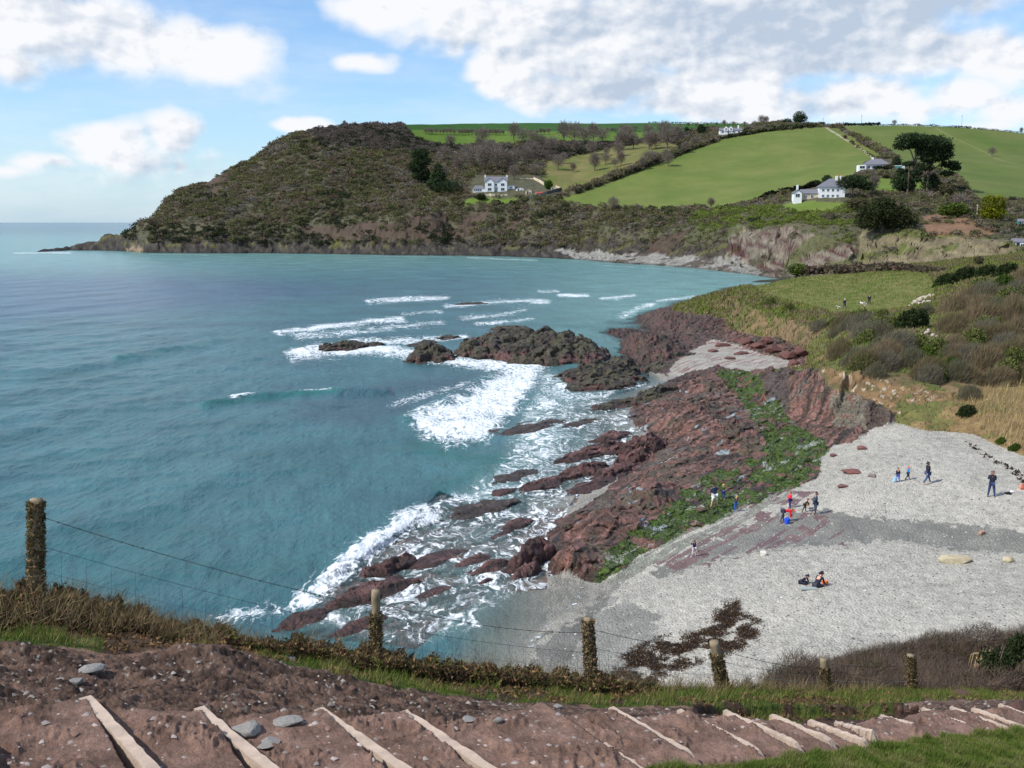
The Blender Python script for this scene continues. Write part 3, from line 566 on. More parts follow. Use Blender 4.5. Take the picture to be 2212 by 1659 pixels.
EP = [(a, b) for a, b in EDGE]; GP = [(a, b) for a, b, c in GRS]
verge = inpoly(px, py + wob * .5, EP + GP[::-1]); beyond = Y > np.interp(X / Y, (e[:, 0] - CX) / F / .95, eY) ; beyond = inpoly(px, py, [(-3000, 900)] + EP + [(3000, 900)]) | (Y > 23)
edgeY = np.interp(px, [a for a, b in EDGE], FY([a for a, b in EDGE])); beyond = Y > edgeY - .05
rub = (pathm < .5) & ~beyond & (py > np.interp(px, [a for a, b in GP], [b for a, b in GP]) + .6 * wob)
rb = blurf(rub.astype(float), 5); left = 1 - .55 * sst(900, 1200, px)
Z = Z + rb * left * (.05 * fbm(X / .5, Y / .5, 3, 13) + .085 * fbm(X / .17, Y / .17, 4, 14, .62) + .016 * rdg(X / .09, Y / .09, 2, 15))
for (mx, my, mY, rx, ry, h) in ((520, 1425, 9.3, 1.0, .5, .06), (730, 1455, 9.5, .5, .35, .04), (20, 1420, 8.7, .9, .5, .05), (420, 1415, 9.1, .35, .3, .06)):
    x0, y0, _ = atY(mx, my, mY); d = ((X - x0) / rx) ** 2 + ((Y - y0) / ry) ** 2; Z = Z + h * np.exp(-d * 1.5) * (1 + .4 * fbm(X / .3, Y / .3, 3, 3))
vb = blurf((verge & ~rub).astype(float), 4); Z = Z + vb * (.09 * fbm(X / .5, Y / .5, 4, 23) + .03)
# undercut turf lip above the path on the right
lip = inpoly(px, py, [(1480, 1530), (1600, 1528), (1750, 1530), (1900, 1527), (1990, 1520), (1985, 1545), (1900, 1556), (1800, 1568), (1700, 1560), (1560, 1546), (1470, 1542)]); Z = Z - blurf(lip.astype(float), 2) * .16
g['Z'] = Z
C = np.zeros(Z.shape + (3,)); n = fbm(X / .4, Y / .4, 5, 50); nn = fbm(X / 1.6, Y / 1.6, 4, 60); fine = fbm(X / .06, Y / .06, 3, 61)
cset(np.ones_like(Z, bool), L(152, 122, 106), L(118, 93, 80), .5 + 1.3 * n)
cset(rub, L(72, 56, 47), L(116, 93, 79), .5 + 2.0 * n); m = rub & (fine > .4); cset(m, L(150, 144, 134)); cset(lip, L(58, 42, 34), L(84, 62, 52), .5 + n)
gr = (verge & ~rub & (pathm < .5)) | g2; cset(gr, L(84, 98, 42), L(66, 76, 34), .5 + 1.2 * n); bare = gr & (nn + .7 * n > .16) & ~g2; cset(bare, L(104, 84, 66), L(74, 58, 46), .5 + n); g['bare'] = bare
cset(beyond & (pathm < .5), L(62, 50, 38), L(84, 72, 50), .5 + n)
g['C'] = C; g['gr'] = gr; g['rub'] = rub; g['beyond'] = beyond; g['g2'] = g2; g['path'] = pathm > .5; g['px'], g['py'] = px, py
M_dirt = pmat('trodden_earth', attr=True, nscale=9, namt=.42, bump=1.0, bscale=26, bdist=.05, obj=False, rough=.9, spec=.2)
fgr, fby = vg(gr), vg(beyond & (pathm < .5))
tag(submesh('path', g, ~fgr & ~fby, M_dirt), 'trodden reddish dirt path with rubble edge', 'path', kind='structure')
tag(submesh('grass_verge', g, fgr & ~fby, M_dirt), 'grassy ground beside the dirt path', 'verge', kind='structure')
tag(submesh('cliff_ground', g, fby, M_dirt), 'brambly ground falling away beyond the fence', 'ground', kind='structure')

# ================================================================ water
FOAM = [  # polyline, half width (px), strength
 ([(640, 765), (700, 757), (800, 752), (900, 765), (1000, 782), (1100, 790), (1160, 785)], 17, .95), ([(760, 740), (900, 735), (1000, 728)], 10, .8),
 ([(600, 718), (700, 708), (800, 694), (868, 690)], 8, .9), ([(640, 727), (800, 712), (950, 697)], 9, .62), ([(870, 678), (950, 674)], 6, .55), ([(795, 650), (880, 646), (965, 643)], 7, .75),
 ([(965, 662), (1080, 651), (1185, 651)], 6, .75), ([(1000, 687), (1090, 680), (1130, 670)], 8, .6), ([(1208, 638), (1268, 639)], 5, .85), ([(1302, 645), (1370, 640)], 5, .7), ([(1165, 630), (1205, 628)], 3, .7),
 ([(1345, 684), (1385, 664), (1410, 658)], 7, .65), ([(1420, 650), (1500, 642)], 5, .6), ([(1030, 700), (1150, 688)], 4, .7), ([(505, 862), (530, 857), (552, 853)], 6, 1.3), ([(650, 851), (715, 850)], 3, .6),
 ([(660, 1290), (740, 1238), (800, 1185), (870, 1142), (930, 1112)], 26, 1.0), ([(900, 1120), (960, 1090), (1050, 1065), (1120, 1050)], 16, .7), ([(850, 872), (930, 850), (1010, 832)], 10, .6),
 ([(30, 547), (90, 546), (150, 546)], 1.8, .75), ([(150, 539), (190, 534)], 3, .8), ([(322, 549), (450, 551)], 1.2, .35), ([(1010, 556), (1085, 560), (1160, 562)], 2.0, .5), ([(800, 553), (980, 556)], 1.2, .3), ([(1300, 573), (1600, 592)], 1.2, .35),
 ([(1250, 870), (1330, 840), (1440, 826), (1480, 830)], 10, .6), ([(1265, 1245), (1310, 1246)], 3, .8), ([(1262, 1262), (1250, 1300), (1180, 1350), (1130, 1420)], 5, .5), ([(480, 1340), (560, 1320), (650, 1300)], 20, .5),
 ([(1190, 1130), (1182, 1200), (1188, 1245)], 12, .85), ([(1200, 1120), (1290, 1075), (1370, 1015)], 13, .8), ([(1000, 1250), (1100, 1230), (1170, 1262)], 26, .7), ([(860, 1290), (980, 1330), (1010, 1350)], 22, .7), ([(840, 1240), (900, 1260), (1000, 1290)], 20, .6)]
MAIN = [(1162, 782), (1160, 815), (1130, 860), (1090, 905), (1040, 945), (970, 957), (915, 938), (885, 905), (960, 876), (1020, 850), (1070, 815), (1105, 790)]
LACE = [(1160, 790), (1300, 850), (1360, 870), (1400, 940), (1380, 1015), (1230, 1085), (1195, 1180), (1185, 1262), (1120, 1290), (1000, 1365), (870, 1400), (640, 1340), (700, 1290), (900, 1130), (1000, 1065), (1090, 990), (1110, 930), (1150, 860)]
def seg_d(px, py, line, asp):
    d = np.full(px.shape, 1e9)
    for (x0, y0), (x1, y1) in zip(line[:-1], line[1:]):
        vx, vy = x1 - x0, (y1 - y0) * asp; L2 = vx * vx + vy * vy; t = np.clip(((px - x0) * vx + (py - y0) * asp * vy) / L2, 0, 1)
        d = np.minimum(d, np.hypot(px - x0 - t * vx, (py - y0) * asp - t * vy))
    return d
def poly_d(px, py, poly, asp):
    d = seg_d(px, py, poly + [poly[0]], asp); return np.where(inpoly(px, py, poly), d, -d)
rows = np.concatenate([np.linspace(1760, 560, 1150), np.linspace(559.5, 482.2, 150)]); rows = np.append(rows, [481.3, 480.8, 480.45])
cols = np.linspace(-.66, .66, 1000)
_, yy, zz = ray(0, rows); Yr = yy * (-EYE / zz); Yg = Yr[:, None] * np.ones(len(cols))[None]; Xg = cols[None] * Yg
spx, spy = proj(Xg, Yg, 0 * Xg); wx = 10 * fbm(Xg / (Yg * .02), np.log(Yg) * 26, 4, 5)
foam = np.zeros_like(Xg)
for line, w, s in FOAM:
    a = np.array(line); bx = (spx > a[:, 0].min() - 90) & (spx < a[:, 0].max() + 90) & (spy > a[:, 1].min() - 70) & (spy < a[:, 1].max() + 70)
    d = seg_d(spx[bx] + wx[bx] * min(1, w / 8), spy[bx] + .5 * wx[bx] * min(1, w / 10), line, 1.6); foam[bx] = np.maximum(foam[bx], s * np.exp(-(d / (w * 1.4)) ** 2 * .9))
foam = np.maximum(foam, 1.0 * sst(-34, 22, poly_d(spx + wx, spy + wx * .6, MAIN, 1.3)))
lace = sst(-26, 26, poly_d(spx + wx, spy + wx, LACE, 1.3)); foam = np.maximum(foam, lace * (.56 + .26 * fbm(Xg / 3, Yg / 4, 3, 8)))
bed = np.where((Yg > 34) & (Yg < 300) & (cols[None] > -.30), gsamp(MID, Xg, np.clip(Yg, 34.1, 299.9)), -4.0)
bed = np.where(Yg >= 300, gsamp(FAR, Xg, np.clip(Yg, 301, 2290)), bed); bed = np.where(Yg <= 34, -3, bed)
foam = np.maximum(foam, .55 * sst(-.5, -.05, bed) * (Yg < 330) * (spx < 1260) * lace)
# waves
def wdir(ang, lam, X, Y, ph=0): return np.sin((X * math.cos(ang) + Y * math.sin(ang)) * 2 * math.pi / lam + ph)
warp = 1.2 * fbm(Xg / 14, Yg / 14, 3, 70); px_per = F / Yg
cell = Yg * Yg / (EYE * F) * 2.0
calm = 1 - .6 * sst(-1.2, -.2, bed)
H = np.zeros_like(Xg)
for ang, lam, am in ((-.5, 17, .10), (-.35, 9.5, .07), (-.9, 6.1, .045), (-.1, 4.3, .03), (-1.2, 2.9, .02)):
    H += am * wdir(ang, lam, Xg + warp * lam / 5, Yg + warp * lam / 5, lam) * sst(1.6, 3.5, lam / cell)
H += .11 * fbm(Xg / 2.6, Yg / 1.8, 4, 71) * sst(.8, 2, 2.6 / cell)
H *= calm
for line, h, w in (([(440, 876), (520, 862), (620, 853), (720, 850), (830, 848)], .62, 9), ([(250, 776), (380, 752), (470, 738)], .4, 8), ([(0, 800), (140, 800), (300, 772)], .3, 9), ([(880, 905), (960, 870), (1060, 815)], .5, 16), ([(720, 1245), (800, 1180), (880, 1135), (960, 1100)], .28, 22), ([(0, 905), (140, 890), (300, 868)], .25, 9)):
    a = np.array(line); bx = (spx > a[:, 0].min() - 150) & (spx < a[:, 0].max() + 150) & (spy > a[:, 1].min() - 60) & (spy < a[:, 1].max() + 60)
    d = seg_d(spx[bx] + wx[bx], spy[bx], line, 2.2); H[bx] += h * np.exp(-(d / w) ** 2 / 2)
H += .10 * np.clip(foam - .5, 0, 1) * (1 + fbm(Xg / .8, Yg / .8, 3, 9)) * (Yg < 250)
H = np.where(bed > -.3, np.minimum(H, .06), H)
C = np.zeros(Xg.shape + (3,)); n = fbm(Xg / 60, Yg / 30, 4, 55)
def bl(m, a):
    global C
    m = np.clip(m, 0, 1)[..., None]; C = C * (1 - m) + a * m
tealA = L(50, 103, 108); C[:] = tealA
bl(sst(620, 545, spy) * sst(485, 520, spy), L(90, 142, 138)); bl(sst(1000, 1400, spx) * sst(900, 640, spy), L(90, 142, 136)); bl(sst(512, 484, spy), L(62, 112, 126))
bl(.6 * sst(-60, 60, poly_d(spx + 6 * wx, spy + 2 * wx, [(-900, 595), (-200, 590), (300, 595), (640, 612), (760, 628), (560, 655), (300, 680), (-100, 705), (-900, 760)], 3.0)), L(52, 80, 112))  # bluer patch: cloud shadow and wind painted into the water colour
bl(.4 * sst(.05, .4, fbm(Xg / 30, Yg / 20, 4, 56)) * (spy > 690), L(38, 74, 94)); bl(.5 * sst(.1, .4, fbm(Xg / 22 + 9, Yg / 16, 4, 57)) * (spy > 690), L(40, 100, 100))
bl(.4 * sst(-26, 30, poly_d(spx + 3 * wx, spy + wx, [(820, 830), (1060, 800), (1000, 850), (860, 900), (760, 930), (600, 900), (680, 860)], 2)), L(52, 66, 84))
bl(.8 * lace, L(104, 136, 132)); bl(.8 * sst(-40, 40, poly_d(spx + wx, spy + wx, [(1180, 1240), (1270, 1250), (1280, 1300), (1160, 1420), (1050, 1560), (900, 1560), (1040, 1340)], 1.3)), L(112, 124, 112))
for line, h, w in (([(440, 880), (520, 868), (620, 858), (720, 852)], .8, 11), ([(250, 780), (380, 757), (470, 742)], .6, 8), ([(900, 960), (1000, 985), (1100, 1000)], .7, 26), ([(950, 1060), (1060, 1010)], .5, 26)):
    bl(h * np.exp(-(seg_d(spx + wx, spy, line, 1.8) / w) ** 2), L(10, 98, 92))
gm = C.mean(-1, keepdims=True); C = C * .84 + gm * .16
alpha = np.where(Yg < 330, 1 - .72 * sst(-.9, -.02, bed) - .2 * sst(-.12, 0, bed), 1.0); alpha = np.where((bed > -2.5) & (Yg < 330), alpha, 1)
V = np.stack([Xg.ravel(), Yg.ravel(), H.ravel()], 1); ny, nu = Xg.shape; i = np.arange(nu - 1)[None] + np.arange(ny - 1)[:, None] * nu
Fq = np.stack([i, i + nu, i + nu + 1, i + 1], -1).reshape(-1, 4)[:, ::-1]
hid = (bed > .5) & (Yg < 2200); keep = ~vg(hid); Fq = Fq[keep.ravel()]
def water_mat():
    m, t, b = newmat('sea_water'); pos = t.a('ShaderNodeNewGeometry').outputs['Position']
    base = t.a('ShaderNodeAttribute', attribute_name='Col').outputs['Color']; fo = t.a('ShaderNodeAttribute', attribute_name='foam').outputs['Fac']; al = t.a('ShaderNodeAttribute', attribute_name='alpha').outputs['Fac']
    mp = t.a('ShaderNodeMapping', {'Vector': pos, 'Rotation': (0, 0, .45), 'Scale': (1, .55, 1)}).outputs[0]
    w = t.a('ShaderNodeTexNoise', {'Vector': mp, 'Scale': .5, 'Detail': 3}).outputs['Color']
    wv = t.a('ShaderNodeVectorMath', {0: w, 1: (5.5, 5.5, 0)}, operation='MULTIPLY').outputs[0]; p2 = t.a('ShaderNodeVectorMath', {0: mp, 1: wv}, operation='ADD').outputs[0]
    vor = t.a('ShaderNodeTexVoronoi', {'Vector': p2, 'Scale': 1.15}, feature='DISTANCE_TO_EDGE').outputs['Distance']
    nz = t.a('ShaderNodeTexNoise', {'Vector': p2, 'Scale': 1.6, 'Detail': 6, 'Roughness': .75}).outputs['Fac']; nb = t.a('ShaderNodeTexNoise', {'Vector': pos, 'Scale': .22, 'Detail': 4}).outputs['Fac']
    lacev = t.a('ShaderNodeMapRange', {'Value': vor, 'From Min': 0, 'From Max': .2, 'To Min': .16, 'To Max': -.06}).outputs[0]
    v = t.math('ADD', t.math('ADD', t.math('MULTIPLY', fo, .95), lacev), t.math('ADD', t.math('MULTIPLY', t.math('SUBTRACT', nz, .5), 3.2), t.math('MULTIPLY', t.math('SUBTRACT', nb, .5), .8)))
    ff = t.a('ShaderNodeMapRange', {'Value': v, 'From Min': .48, 'From Max': .95}).outputs[0]
    gate = t.a('ShaderNodeMapRange', {'Value': fo, 'From Min': .04, 'From Max': .3}).outputs[0]; ff = t.math('MULTIPLY', ff, gate, clamp=True)
    vb = t.a('ShaderNodeMapRange', {'Value': t.a('ShaderNodeTexNoise', {'Vector': pos, 'Scale': .08, 'Detail': 5}).outputs['Fac'], 'From Min': .3, 'From Max': .7, 'To Min': .82, 'To Max': 1.18}).outputs[0]
    bs = t.a('ShaderNodeVectorMath', {0: base}, operation='SCALE'); t.l.new(vb, bs.inputs['Scale'])
    fcol = t.mix(t.a('ShaderNodeMapRange', {'Value': nz, 'From Min': .3, 'From Max': .65}).outputs[0], (.60, .68, .70), (.88, .89, .90)); col = t.mix(ff, bs.outputs[0], fcol); t.l.new(col, b.inputs['Base Color'])
    t.l.new(t.a('ShaderNodeMapRange', {'Value': ff, 'To Min': .24, 'To Max': .9}).outputs[0], b.inputs['Roughness'])
    b.inputs['IOR'].default_value = 1.33; b.inputs['Specular IOR Level'].default_value = .38
    t.l.new(t.math('MAXIMUM', al, ff), b.inputs['Alpha'])
    m2 = t.a('ShaderNodeMapping', {'Vector': pos, 'Rotation': (0, 0, .5), 'Scale': (1.0, .42, 1)}).outputs[0]
    b1 = t.a('ShaderNodeTexNoise', {'Vector': m2, 'Scale': .9, 'Detail': 7, 'Roughness': .68}).outputs['Fac']
    b2 = t.a('ShaderNodeTexNoise', {'Vector': m2, 'Scale': .11, 'Detail': 5, 'Roughness': .6}).outputs['Fac']
    bp2 = t.a('ShaderNodeBump', {'Height': b2, 'Strength': .6, 'Distance': 2.4}); bp = t.a('ShaderNodeBump', {'Height': b1, 'Strength': .75, 'Distance': .55, 'Normal': bp2.outputs[0]})
    t.l.new(bp.outputs[0], b.inputs['Normal']); return m
o = npmesh('water', V, Fq, water_mat(), cols=C.reshape(-1, 3), smooth=True, attrs={'foam': foam.ravel(), 'alpha': alpha.ravel()})
tag(o, 'teal sea in the bay with white surf', 'sea', kind='structure')
# sea bed for the shallow strip
sb = npmesh('sea_bed', [(-9000, -50, -4.3), (9000, -50, -4.3), (9000, 16000, -4.3), (-9000, 16000, -4.3)], [(0, 1, 2, 3)], pmat('sea_bed', L(60, 84, 84), nscale=.1)); tag(sb, 'sea floor below the bay', 'sea bed', kind='structure')
tag(npmesh('cliff_top_ground', [(-40, -30, 17.6), (40, -30, 15.5), (2.1, 3.45, 16.4), (-2.1, 3.45, 17.4)], [(0, 1, 2, 3)], M_dirt, cols=[L(96, 116, 44)] * 4), 'grass where the photographer stands', 'ground', kind='structure')

# ================================================================ sun, sky, clouds
SUN_EL = math.radians(46); sv = Vector((-.93, -.37, 0)).normalized()
sd = bpy.data.lights.new('sun', 'SUN'); sd.energy = 3.7; sd.angle = math.radians(.5); sd.color = (1, .96, .9)
so = bpy.data.objects.new('sun', sd); COL.objects.link(so); so.location = (-30, -15, 60)
tosun = Vector((sv.x * math.cos(SUN_EL), sv.y * math.cos(SUN_EL), math.sin(SUN_EL))); so.rotation_euler = tosun.to_track_quat('Z', 'Y').to_euler()
W = bpy.data.worlds.new('World'); SC.world = W; W.use_nodes = True; t = NT(W); t.n.clear()
skyn = t.a('ShaderNodeTexSky', sky_type='NISHITA', sun_disc=False, sun_elevation=SUN_EL, sun_rotation=math.atan2(sv.x, sv.y), altitude=20, air_density=1.0, dust_density=.6, ozone_density=2.6)
CLOUDS = [ # px, py, rx, ry, weight(coverage), grey
 (120, 40, 240, 80, 1.1, .25), (300, 90, 200, 75, 1.05, .1), (450, 110, 150, 65, 1.1, .05), (330, 60, 45, 35, .9, 0), (150, 120, 120, 60, .6, .1), (20, 150, 80, 50, .8, 0), (60, -40, 260, 70, .9, .4), (480, 80, 80, 40, .8, 0),
 (770, 135, 85, 28, .85, .05), (215, 292, 75, 42, .95, 0), (275, 300, 45, 50, .8, .1), (370, 290, 55, 40, .95, .1), (300, 340, 110, 40, .55, .3), (235, 335, 70, 25, .7, 0), (60, 355, 60, 25, .6, 0), (140, 355, 45, 20, .6, 0), (15, 375, 60, 20, .55, 0), (370, 345, 30, 20, .7, 0), (440, 340, 70, 30, .5, .1), (655, 272, 62, 16, 1.15, 0), (280, 385, 260, 22, .35, .1),
 (900, 10, 200, 45, .9, .1), (1050, 60, 160, 80, 1.1, 0), (1080, 150, 90, 60, 1.15, 0), (980, 100, 45, 40, .9, 0), (1250, 90, 220, 110, 1.25, .35), (1450, 40, 300, 100, 1.3, .75), (1300, 190, 220, 55, 1.1, .55), (1480, 225, 210, 40, 1.1, .6), (1560, 180, 150, 80, 1.25, .1), (1640, 215, 75, 55, 1.1, .1), (1500, 110, 90, 50, 1.0, .1),
 (1750, 90, 320, 85, 1.35, 1.0), (1850, 20, 300, 80, 1.35, 1.0), (2020, 110, 160, 50, 1.1, .6), (2120, 110, 120, 60, 1.0, .15), (2190, 120, 60, 70, .9, .1), (2110, 20, 50, 60, .8, .4),
 (1850, 215, 140, 48, 1.15, .05), (1800, 240, 100, 40, .9, .3), (1980, 240, 70, 35, .75, .1), (2080, 225, 70, 45, .95, .05), (2170, 250, 80, 38, .9, .15), (2150, 275, 120, 25, .7, .2)]
gen = t.a('ShaderNodeTexCoord').outputs['Generated']; sp = t.a('ShaderNodeSeparateXYZ', {0: gen})
az = t.math('ARCTAN2', sp.outputs[0], sp.outputs[1]); el = t.math('ARCSINE', sp.outputs[2])
ae = t.a('ShaderNodeCombineXYZ', {0: az, 1: el}).outputs[0]
aes = t.a('ShaderNodeVectorMath', {0: ae, 1: (1, 1.45, 0)}, operation='MULTIPLY').outputs[0]
wn = t.a('ShaderNodeTexNoise', {'Vector': aes, 'Scale': 9, 'Detail': 3}).outputs['Color']
wo = t.a('ShaderNodeVectorMath', {0: t.a('ShaderNodeVectorMath', {0: wn, 1: (.5, .5, .5)}, operation='SUBTRACT').outputs[0], 1: (.05, .035, 0)}, operation='MULTIPLY').outputs[0]
aw = t.a('ShaderNodeVectorMath', {0: ae, 1: wo}, operation='ADD').outputs[0]
cov = None; gry = None
for (cx_, cy_, rx, ry, w, gyv) in CLOUDS:
    x, y, z = ray(cx_, cy_); r = math.sqrt(x * x + y * y + z * z); a0, e0 = math.atan2(x, y), math.asin(z / r)
    d = t.a('ShaderNodeVectorMath', {0: aw, 1: (a0, e0, 0)}, operation='SUBTRACT').outputs[0]
    d = t.a('ShaderNodeVectorMath', {0: d, 1: (F / rx / 1.35, F / ry / 1.35, 0)}, operation='MULTIPLY').outputs[0]
    ln = t.a('ShaderNodeVectorMath', {0: d}, operation='LENGTH').outputs['Value']
    b_ = t.math('MULTIPLY_ADD', ln, -w, w)
    cov = b_ if cov is None else t.math('SMOOTH_MAX', cov, b_, .15)
    if gyv > .2:
        gb = t.math('MULTIPLY', b_, gyv * 1.3 / w); gry = gb if gry is None else t.math('SMOOTH_MAX', gry, gb, .2)
# loose clouds over the rest of the sky
fr1 = t.a('ShaderNodeTexNoise', {'Vector': gen, 'Scale': 2.2, 'Detail': 4}).outputs['Fac']
outm = t.a('ShaderNodeMapRange', {'Value': t.math('MAXIMUM', t.math('SUBTRACT', t.math('ABSOLUTE', az), .5), t.math('SUBTRACT', el, .26)), 'From Min': 0, 'From Max': .12}).outputs[0]
cov = t.math('MAXIMUM', cov, t.math('MULTIPLY', outm, t.math('MULTIPLY', t.math('SUBTRACT', fr1, .5), 3.5)))
fn = t.a('ShaderNodeTexNoise', {'Vector': aes, 'Scale': 10, 'Detail': 8, 'Roughness': .5}).outputs['Fac']
fn2 = t.a('ShaderNodeTexNoise', {'Vector': t.a('ShaderNodeVectorMath', {0: aes, 1: (-.006, .008, 0)}, operation='ADD').outputs[0], 'Scale': 10, 'Detail': 5, 'Roughness': .5}).outputs['Fac']
dens = t.math('ADD', cov, t.math('MULTIPLY', t.math('SUBTRACT', fn, .5), 1.75))
alpha_c = t.a('ShaderNodeMapRange', {'Value': dens, 'From Min': .08, 'From Max': .62}, interpolation_type='SMOOTHSTEP').outputs[0]
wisp = t.a('ShaderNodeTexNoise', {'Vector': t.a('ShaderNodeVectorMath', {0: aes, 1: (.8, 2.6, 1)}, operation='MULTIPLY').outputs[0], 'Scale': 5, 'Detail': 6, 'Roughness': .6}).outputs['Fac']
wa = t.a('ShaderNodeMapRange', {'Value': wisp, 'From Min': .42, 'From Max': .78, 'To Min': 0, 'To Max': .45}).outputs[0]
alpha_c = t.math('MAXIMUM', alpha_c, wa)
lit = t.math('MULTIPLY', t.math('SUBTRACT', fn, fn2), 7.5)
thick = t.a('ShaderNodeMapRange', {'Value': dens, 'From Min': .7, 'From Max': 1.9}).outputs[0]
gz = t.math('ADD', t.math('MULTIPLY', gry, .9), t.math('MULTIPLY', thick, .12)); gz = t.math('ADD', gz, t.math('MULTIPLY', t.math('SUBTRACT', .5, fn), 1.5)); gz = t.math('SUBTRACT', gz, lit, clamp=True)
ccol = t.mix(gz, (5.5, 5.6, 5.8), (3.0, 3.55, 4.35))
hz = t.a('ShaderNodeMapRange', {'Value': el, 'From Min': 0, 'From Max': .12, 'To Min': .5, 'To Max': 0}).outputs[0]
skb = t.mix(1.0, skyn.outputs[0], (.80, .93, 1.06), 'MULTIPLY'); skyc = t.mix(hz, skb, (3.1, 4.5, 6.0))
final = t.mix(alpha_c, skyc, ccol)
bg = t.a('ShaderNodeBackground', {'Color': final, 'Strength': .14}); out = t.a('ShaderNodeOutputWorld', {'Surface': bg.outputs[0]})
SC.view_settings.view_transform = 'Standard'; SC.view_settings.look = 'None'; SC.view_settings.exposure = 0.3; SC.view_settings.gamma = 1
SC.cycles.max_bounces = 6; SC.cycles.transparent_max_bounces = 8
# ================================================================ helpers that stand things on the ground
_Ys = np.exp(np.linspace(math.log(4), math.log(2250), 4200))
def hit(px, py, water=True):
    x, y, z = ray(px, py); Xs = x / y * _Ys; rz = EYE + z / y * _Ys; gz_ = ground(Xs, _Ys)
    if water: gz_ = np.maximum(gz_, 0)
    k = np.argmax(rz <= gz_)
    if k == 0: k = int(np.argmax(np.where(_Ys > 600, (gz_ - EYE) / _Ys, -9)))
    Yh = _Ys[k]; Xh = x / y * Yh; return Xh, Yh, float(max(ground(Xh, Yh), 0 if water else -9))
def vis(g, slack=.004):
    s = (g['Z'] - EYE) / g['Y']; cm = np.maximum.accumulate(s, axis=0); return s >= cm - slack
def sample(g, mask, n):
    w = (mask * (g['Y'] ** 2)).ravel(); idx = RNG.choice(w.size, n, p=w / w.sum())
    du = g['U'][1] - g['U'][0]; dw = g['W'][1] - g['W'][0]
    Yq = g['Y'].ravel()[idx] * np.exp((RNG.random(n) - .5) * dw); Xq = (g['X'].ravel()[idx] / g['Y'].ravel()[idx] + (RNG.random(n) - .5) * du) * Yq
    return Xq, Yq, gsamp(g, Xq, Yq), idx
def rdir(n):
    v = RNG.normal(size=(n, 3)); return v / np.linalg.norm(v, axis=1)[:, None]
def trimesh(P, size, width, D=None, spread=1.0):
    n = len(P); a = rdir(n) * spread
    if D is not None: a = a + D
    a /= np.linalg.norm(a, axis=1)[:, None] + 1e-9
    b = np.cross(a, rdir(n)); b /= np.linalg.norm(b, axis=1)[:, None] + 1e-9
    s = (np.asarray(size) * np.ones(n))[:, None]; w = (np.asarray(width) * np.ones(n))[:, None]
    V = np.empty((n, 3, 3)); V[:, 0] = P - b * w / 2; V[:, 1] = P + b * w / 2; V[:, 2] = P + a * s
    return V.reshape(-1, 3), np.arange(n * 3).reshape(-1, 3)
def leafobj(name, P, size, width, col, mat, parent=None, D=None, spread=1.0, link=True):
    V, Fc = trimesh(P, size, width, D, spread); return npmesh(name, V, Fc, mat, parent, cols=np.repeat(col, 3, axis=0), link=link)
def leafmat(name, rough=.85, spec=.15, tl=.3):
    m, t, b = newmat(name); c = t.a('ShaderNodeAttribute', attribute_name='Col').outputs['Color']; t.l.new(c, b.inputs['Base Color'])
    b.inputs['Roughness'].default_value = rough; b.inputs['Specular IOR Level'].default_value = spec
    tr = t.a('ShaderNodeBsdfTranslucent', {'Color': c}); mx = t.a('ShaderNodeMixShader', {0: tl, 1: b.outputs[0], 2: tr.outputs[0]})
    t.l.new(mx.outputs[0], t.n['Material Output'].inputs[0]); return m
M_leaf = leafmat('leaves'); M_twig = pmat('bark', L(96, 84, 74), nscale=3, namt=.3, bump=.4)
def vary(base, n, amt=.25): return np.clip(np.asarray(base) * (1 + amt * RNG.normal(size=(n, 1))) * (1 + .08 * RNG.normal(size=(n, 3))), .004, 1)

# ================================================================ far scrub (one mass of uncountable thicket)
g = FAR; V_ = vis(g) & (g['scrub'] > 0) & (g['Z'] > 1) & (g['px'] > 266) & (g['px'] < 2290)
V_ &= ~(inpoly(g['px'], g['py'], [(1840, 345), (1965, 345), (1965, 372), (1840, 380)]) | inpoly(g['px'], g['py'], [(1705, 398), (1835, 390), (1835, 440), (1705, 440)]) | inpoly(g['px'], g['py'], [(1015, 380), (1220, 380), (1220, 424), (1160, 430), (1015, 426)]) | inpoly(g['px'], g['py'], [(1545, 265), (1612, 265), (1612, 302), (1545, 302)]))
n = 26000; Xs, Ys, Zs, idx = sample(g, V_, n); ppx, ppy = proj(Xs, Ys, Zs)
r = (1.0 + 2.0 * RNG.random(n) ** 3) * np.clip(Ys / 600, .55, 1.25); nz1 = fbm(Xs / 28, Ys / 28, 4, 91); nz2 = fbm(Xs / 60, Ys / 60, 3, 92) + .25 * RNG.normal(size=n)
PAL = np.array([L(108, 106, 72), L(120, 110, 92), L(98, 101, 66), L(120, 105, 88), L(114, 114, 72), L(126, 118, 106)])
k = np.clip(((nz1 + .35) / .7 * 6 + RNG.normal(size=n) * .8).astype(int), 0, 5); cb = PAL[k]
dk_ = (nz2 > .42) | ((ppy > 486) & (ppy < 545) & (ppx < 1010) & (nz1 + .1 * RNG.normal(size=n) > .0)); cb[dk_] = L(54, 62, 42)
top = inpoly(ppx, ppy, [(640, 260), (870, 262), (900, 300), (1100, 320), (1400, 290), (1500, 290), (1400, 340), (1150, 350), (950, 330), (700, 320)]); cb[top & ~dk_] = L(104, 95, 86)
lowg = inpoly(ppx, ppy, [(1500, 450), (1850, 445), (1850, 530), (1600, 500), (1560, 560), (1480, 520)]) & (nz1 > -.1); cb[lowg] = L(112, 124, 58)
cb = cb * (1 + .12 * RNG.normal(size=(n, 1))); T = 42
dv = rdir(n * T); dv[:, 2] = np.abs(dv[:, 2]); R_ = np.repeat(r, T)[:, None]
P = np.stack([np.repeat(Xs, T), np.repeat(Ys, T), np.repeat(Zs + .15 * r, T)], 1) + dv * R_ * (.65 + .4 * RNG.random((n * T, 1))) * [1, 1, .62]
cc = np.clip(np.repeat(cb, T, 0) * (1 + .14 * RNG.normal(size=(n * T, 1))), .006, 1)
